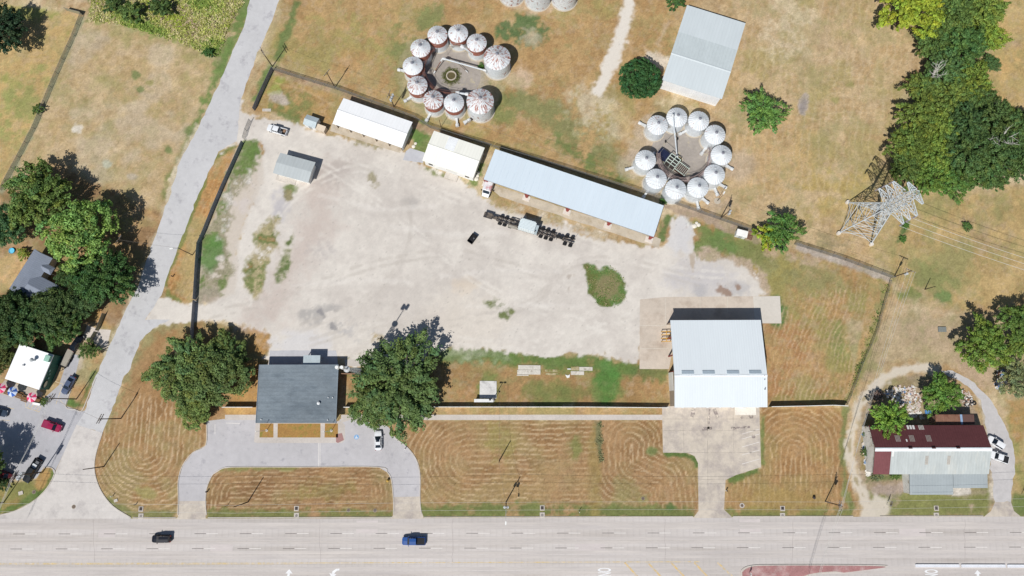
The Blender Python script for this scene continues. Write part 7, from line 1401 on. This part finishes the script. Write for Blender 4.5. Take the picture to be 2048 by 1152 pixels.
tree('oak', 366, 740, 64, (94, 112, 62), 'left one of the two merged oaks left of the office', OG, 1.0, var=1); tree('oak', 432, 752, 62, (88, 104, 58), 'right one of the two merged oaks left of the office', OG, 1.0, var=2); tree('oak', 452, 706, 40, (92, 108, 58), 'smaller oak crown behind the two merged oaks', OG, 1.0); tree('oak', 388, 815, 38, (106, 122, 64), 'low front crown of the oaks on the left lawn', OG, 1.0)
tree('oak', 797, 764, 86, (82, 102, 58), 'huge oak right of the office over the radio mast', OG, .9, var=0); tree('oak', 748, 812, 46, (88, 108, 60), 'lower oak crown overhanging the drive by the white sedan', OG, 1.1, var=3); tree('oak', 820, 800, 40, (94, 112, 60), 'low oak crown over the sidewalk right of the office', OG, 1.0)
tree('round', 1280, 158, 47, (52, 84, 46), 'dense round dark tree beside the gravel track', None, 1.4); tree('airy', 1526, 224, 46, (90, 124, 62), 'loose bright green tree in the meadow right of the barn', None, 1.5); tree('bush', 1350, 2, 22, (66, 92, 48), 'dark bush at the top edge left of the barn', None, 1.2, 'bush', 'bush')
tree('airy', 1566, 461, 38, (84, 118, 58), 'green half of the fence-line tree', None, 1.6, var=0); tree('bush', 1537, 472, 29, (128, 140, 46), 'yellow-green half of the fence-line tree', None, 1.5, 'bush', 'bush')
WG = 'trees of the right-hand belt'
W_ = [('wood', 1822, 18, 58, YG, 'bright yellow-green tree at the top of the belt', 1.5), ('wood', 1900, 30, 44, (88, 110, 56), 'mid-green tree right of the yellow-green one', 1.6), ('wood', 1968, 18, 44, (112, 130, 58), 'light green tree at the top right of the belt', 1.5), ('wood', 1868, 84, 36, (78, 100, 52), 'dark tree on the west edge below the yellow-green one', 1.6),
      ('wood', 1924, 92, 42, (72, 104, 56), 'deep green tree in the upper middle of the belt', 1.7), ('wood', 1976, 70, 34, (128, 146, 54), 'yellowish tree on the upper east edge of the belt', 1.4), ('wood', 1888, 140, 40, (76, 104, 62), 'blue-green tree in the upper belt beside a bare snag', 1.7), ('wood', 1940, 160, 38, (112, 128, 52), 'olive-yellow tree on the east edge mid belt', 1.5),
      ('wood', 1982, 128, 18, (70, 96, 58), 'small separate tree at the east edge of the belt', 1.4), ('wood', 1845, 180, 34, (98, 112, 52), 'olive tree on the west edge, mid belt', 1.5), ('wood', 1900, 196, 38, (106, 122, 58), 'light olive tree in the middle of the belt', 1.6), ('wood', 1958, 196, 30, (76, 98, 54), 'dark tree at the inner bend of the belt', 1.6),
      ('wood', 1836, 236, 40, (104, 118, 52), 'broad olive tree on the west edge below the middle', 1.6), ('wood', 1884, 256, 36, (118, 136, 58), 'bright olive crown in the lower middle belt', 1.6), ('wood', 1930, 250, 40, (58, 82, 50), 'shadowed dark tree at the bend of the belt', 1.9), ('wood', 1990, 248, 42, (74, 94, 54), 'dark tree left of the bare grey snag', 1.7),
      ('wood', 2035, 256, 40, (72, 96, 54), 'dark tree at the right photo edge upper lobe', 1.6), ('wood', 1818, 292, 38, (98, 114, 50), 'olive tree on the west edge above the pylon', 1.6), ('wood', 1868, 306, 38, (112, 132, 56), 'bright green tree in the belt above the pylon', 1.6), ('wood', 1930, 306, 44, (66, 90, 52), 'deep green tree in the right lobe centre', 1.7),
      ('wood', 1990, 310, 44, (70, 94, 54), 'deep green tree under the bare grey snag', 1.6), ('wood', 2042, 318, 40, (66, 92, 52), 'deep green tree at the right photo edge lower lobe', 1.6), ('wood', 1812, 340, 34, (80, 98, 48), 'dark green tree just behind the pylon top', 1.5), ('wood', 1862, 358, 36, (96, 126, 56), 'fresh green tree at the foot of the belt', 1.5),
      ('wood', 1912, 362, 34, (84, 116, 54), 'mid-green low tree on the southern belt edge', 1.4), ('wood', 1976, 352, 34, (72, 98, 54), 'dark low tree on the lower edge of the right lobe', 1.5), ('wood', 1900, 60, 34, (96, 116, 56), 'mid-green crown between the top trees of the belt', 1.8), ('wood', 1862, 226, 26, (84, 100, 50), 'small dull crown wedged in the middle belt', 1.8)]
for k, u, v, r, t_, lab, h in W_: tree(k, u, v, r * 1.12, tuple(.7 * a + .3 * b for a, b in zip(t_, (88, 108, 54))), lab, WG, h)
mSN = M('bare_wood', C(196, 192, 184), .8)
for u, v, s, lab in ((2012, 276, 4.6, 'bare grey snag sticking out of the right lobe of the belt'), (1878, 142, 3.6, 'bare pale snag in the upper belt')):
    o = thing('dead_tree', lab, 'dead tree', G(u, v, 9) * 1); o.location.z = 0; o.scale = (1.15, 1.15, 1.15); rs = np.random.RandomState(int(u)); mb = MB(); mb.tube((0, 0, 0), (0, 0, 6.2), .25, .16, n=8); mb.build('trunk', mSN, o); mb = MB()
    for k in range(11):
        a = rs.rand() * 6.28; e = Vector((math.cos(a) * s * (.4 + .6 * rs.rand()), math.sin(a) * s * .5, 7.8 + rs.rand() * 3)); st_ = Vector((0, 0, 4.2 + rs.rand() * 2)); mb.tube(st_, e, .11, .03, n=5)
        for q in range(3): m_ = st_.lerp(e, .5 + .15 * q); mb.tube(m_, m_ + Vector((rs.randn() * .8, rs.randn() * .8, .5)), .05, .015, n=4)
    mb.build('limb', mSN, o)
tree('wood', 1966, 692, 49, (100, 122, 54), 'broad bright green tree above the workshop junk', None, 1.5); tree('wood', 2032, 640, 36, (88, 112, 54), 'green tree at the right photo edge above the junk', None, 1.7); tree('wood', 2040, 690, 28, (100, 120, 56), 'paler green tree at the right photo edge', None, 1.4)
tree('airy', 2030, 758, 36, (112, 122, 84), 'greyish thin tree at the right photo edge over the junk', None, 1.3); tree('airy', 1779, 838, 36, (110, 142, 62), 'feathery bright green tree over the workshop roof corner', None, 1.9); tree('wood', 1882, 790, 38, (92, 122, 54), 'dense green tree behind the workshop beside the rubble', None, 1.3)
tree('bush', 1756, 792, 12, (120, 104, 96), 'dry brownish bush beside the rubble', None, 1.2, 'bush', 'bush'); tree('bush', 1735, 870, 9, (76, 96, 52), 'upper dark vine bush on the workshop west wall', None, 1.4, 'bush', 'bush'); tree('bush', 1731, 905, 9, (76, 96, 52), 'middle dark vine bush on the workshop west wall', None, 1.4, 'bush', 'bush'); tree('bush', 1753, 952, 11, (104, 110, 78), 'grey-green bush at the dull red roof edge', None, 1.2, 'bush', 'bush'); tree('bush', 1790, 951, 9, (88, 110, 56), 'green bush below the grey workshop roof edge', None, 1.2, 'bush', 'bush')
tree('bush', 1935, 453, 10, (78, 104, 54), 'small lone shrub in the meadow right of the pylon', None, 1.1, 'bush', 'bush'); tree('bush', 1806, 478, 8, (76, 108, 50), 'low shrub under the pylon wires', None, 1.0, 'bush', 'bush'); tree('bush', 1811, 452, 8, (76, 108, 50), 'small shrub just under the pylon arms', None, 1.0, 'bush', 'bush')
tree('bush', 417, 105, 12, (64, 96, 48), 'dark green bush at the lower tip of the weed thicket', None, 1.2, 'bush', 'bush'); tree('bush', 962, 133, 8, (70, 104, 44), 'green shrub under the white conveyor in the rusty ring', None, 1.2, 'bush', 'bush'); tree('bush', 1326, 402, 9, (66, 96, 46), 'green bush at the upper right corner of the long shed', None, 1.0, 'bush', 'bush')
# tall weeds that nobody could count
def tufts(name, poly_, n, label, tints, s=(.25, .5), h=(.2, .9), seed=1):
    rs = np.random.RandomState(seed); P = np.array(poly_); out = []
    while len(out) < n:
        u = P[:, 0].min() + rs.rand() * np.ptp(P[:, 0]); v = P[:, 1].min() + rs.rand() * np.ptp(P[:, 1]); ins = False
        for i in range(len(P)):
            (ax, ay), (bx, by) = P[i], P[(i + 1) % len(P)]
            if (ay > v) != (by > v) and u < (bx - ax) * (v - ay) / (by - ay) + ax: ins = not ins
        if ins: out.append(G(u, v)); 
    C0 = np.array([tuple(p) for p in out]); k = 9; PP = np.repeat(C0, k, 0) + rs.randn(n * k, 3) * np.array([.35, .35, 0]); hh = np.repeat(h[0] + rs.rand(n) * (h[1] - h[0]), k); PP[:, 2] = hh * rs.rand(n * k)
    NN = rs.randn(n * k, 3) * .45 + np.array([0, 0, 1.2]); NN /= np.linalg.norm(NN, axis=1)[:, None]; tt = 1.5 * np.array([C(*t) for t in tints])[np.repeat(((np.sin(C0[:, 0] * .31 + 1.3 * np.sin(C0[:, 1] * .23)) + np.sin(C0[:, 1] * .41 + C0[:, 0] * .13)) * .25 + .5 + rs.randn(n) * .16).clip(0, .999) * len(tints), k).astype(int)] * (.7 + .6 * rs.rand(n * k))[:, None]
    me = leafmesh(name, PP, NN, s[0] + rs.rand(n * k) * (s[1] - s[0]), tt, rs); o = bpy.data.objects.new(name, me); COL.objects.link(o); o.color = (1, 1, 1, 1); return tag(o, label, 'weeds', None, 'stuff')
tufts('weed_thicket', [(182, 0), (184, 42), (240, 46), (300, 66), (350, 78), (405, 104), (436, 112), (452, 66), (486, 0)], 2600, 'tall olive weed thicket filling the upper left lot', [(112, 134, 62), (132, 146, 72), (154, 158, 86), (176, 168, 124), (150, 150, 84), (164, 148, 118), (140, 152, 62)], (.14, .40), (.05, .5), 3)
tufts('mound_weeds', mound, 150, 'green and dry weeds on the round mound in the yard', [(90, 118, 54), (120, 122, 74), (146, 136, 102), (84, 112, 50)], (.08, .2), (.03, .25), 4)
tufts('fence_weeds', [(1780, 560), (1766, 600), (1740, 690), (1694, 808), (1686, 806), (1730, 690), (1758, 600), (1772, 560)], 70, 'ragged green weeds along the foot of the east meadow fence', [(86, 108, 54), (112, 122, 64), (140, 136, 84)], (.1, .25), (.05, .5), 6)
tufts('ditch_weeds', [(1196, 846), (1201, 846), (1206, 920), (1200, 924)], 30, 'grey-green weeds in the thin ditch across the front lawn', [(110, 112, 78), (90, 100, 64)], (.1, .25), (.05, .4), 7)
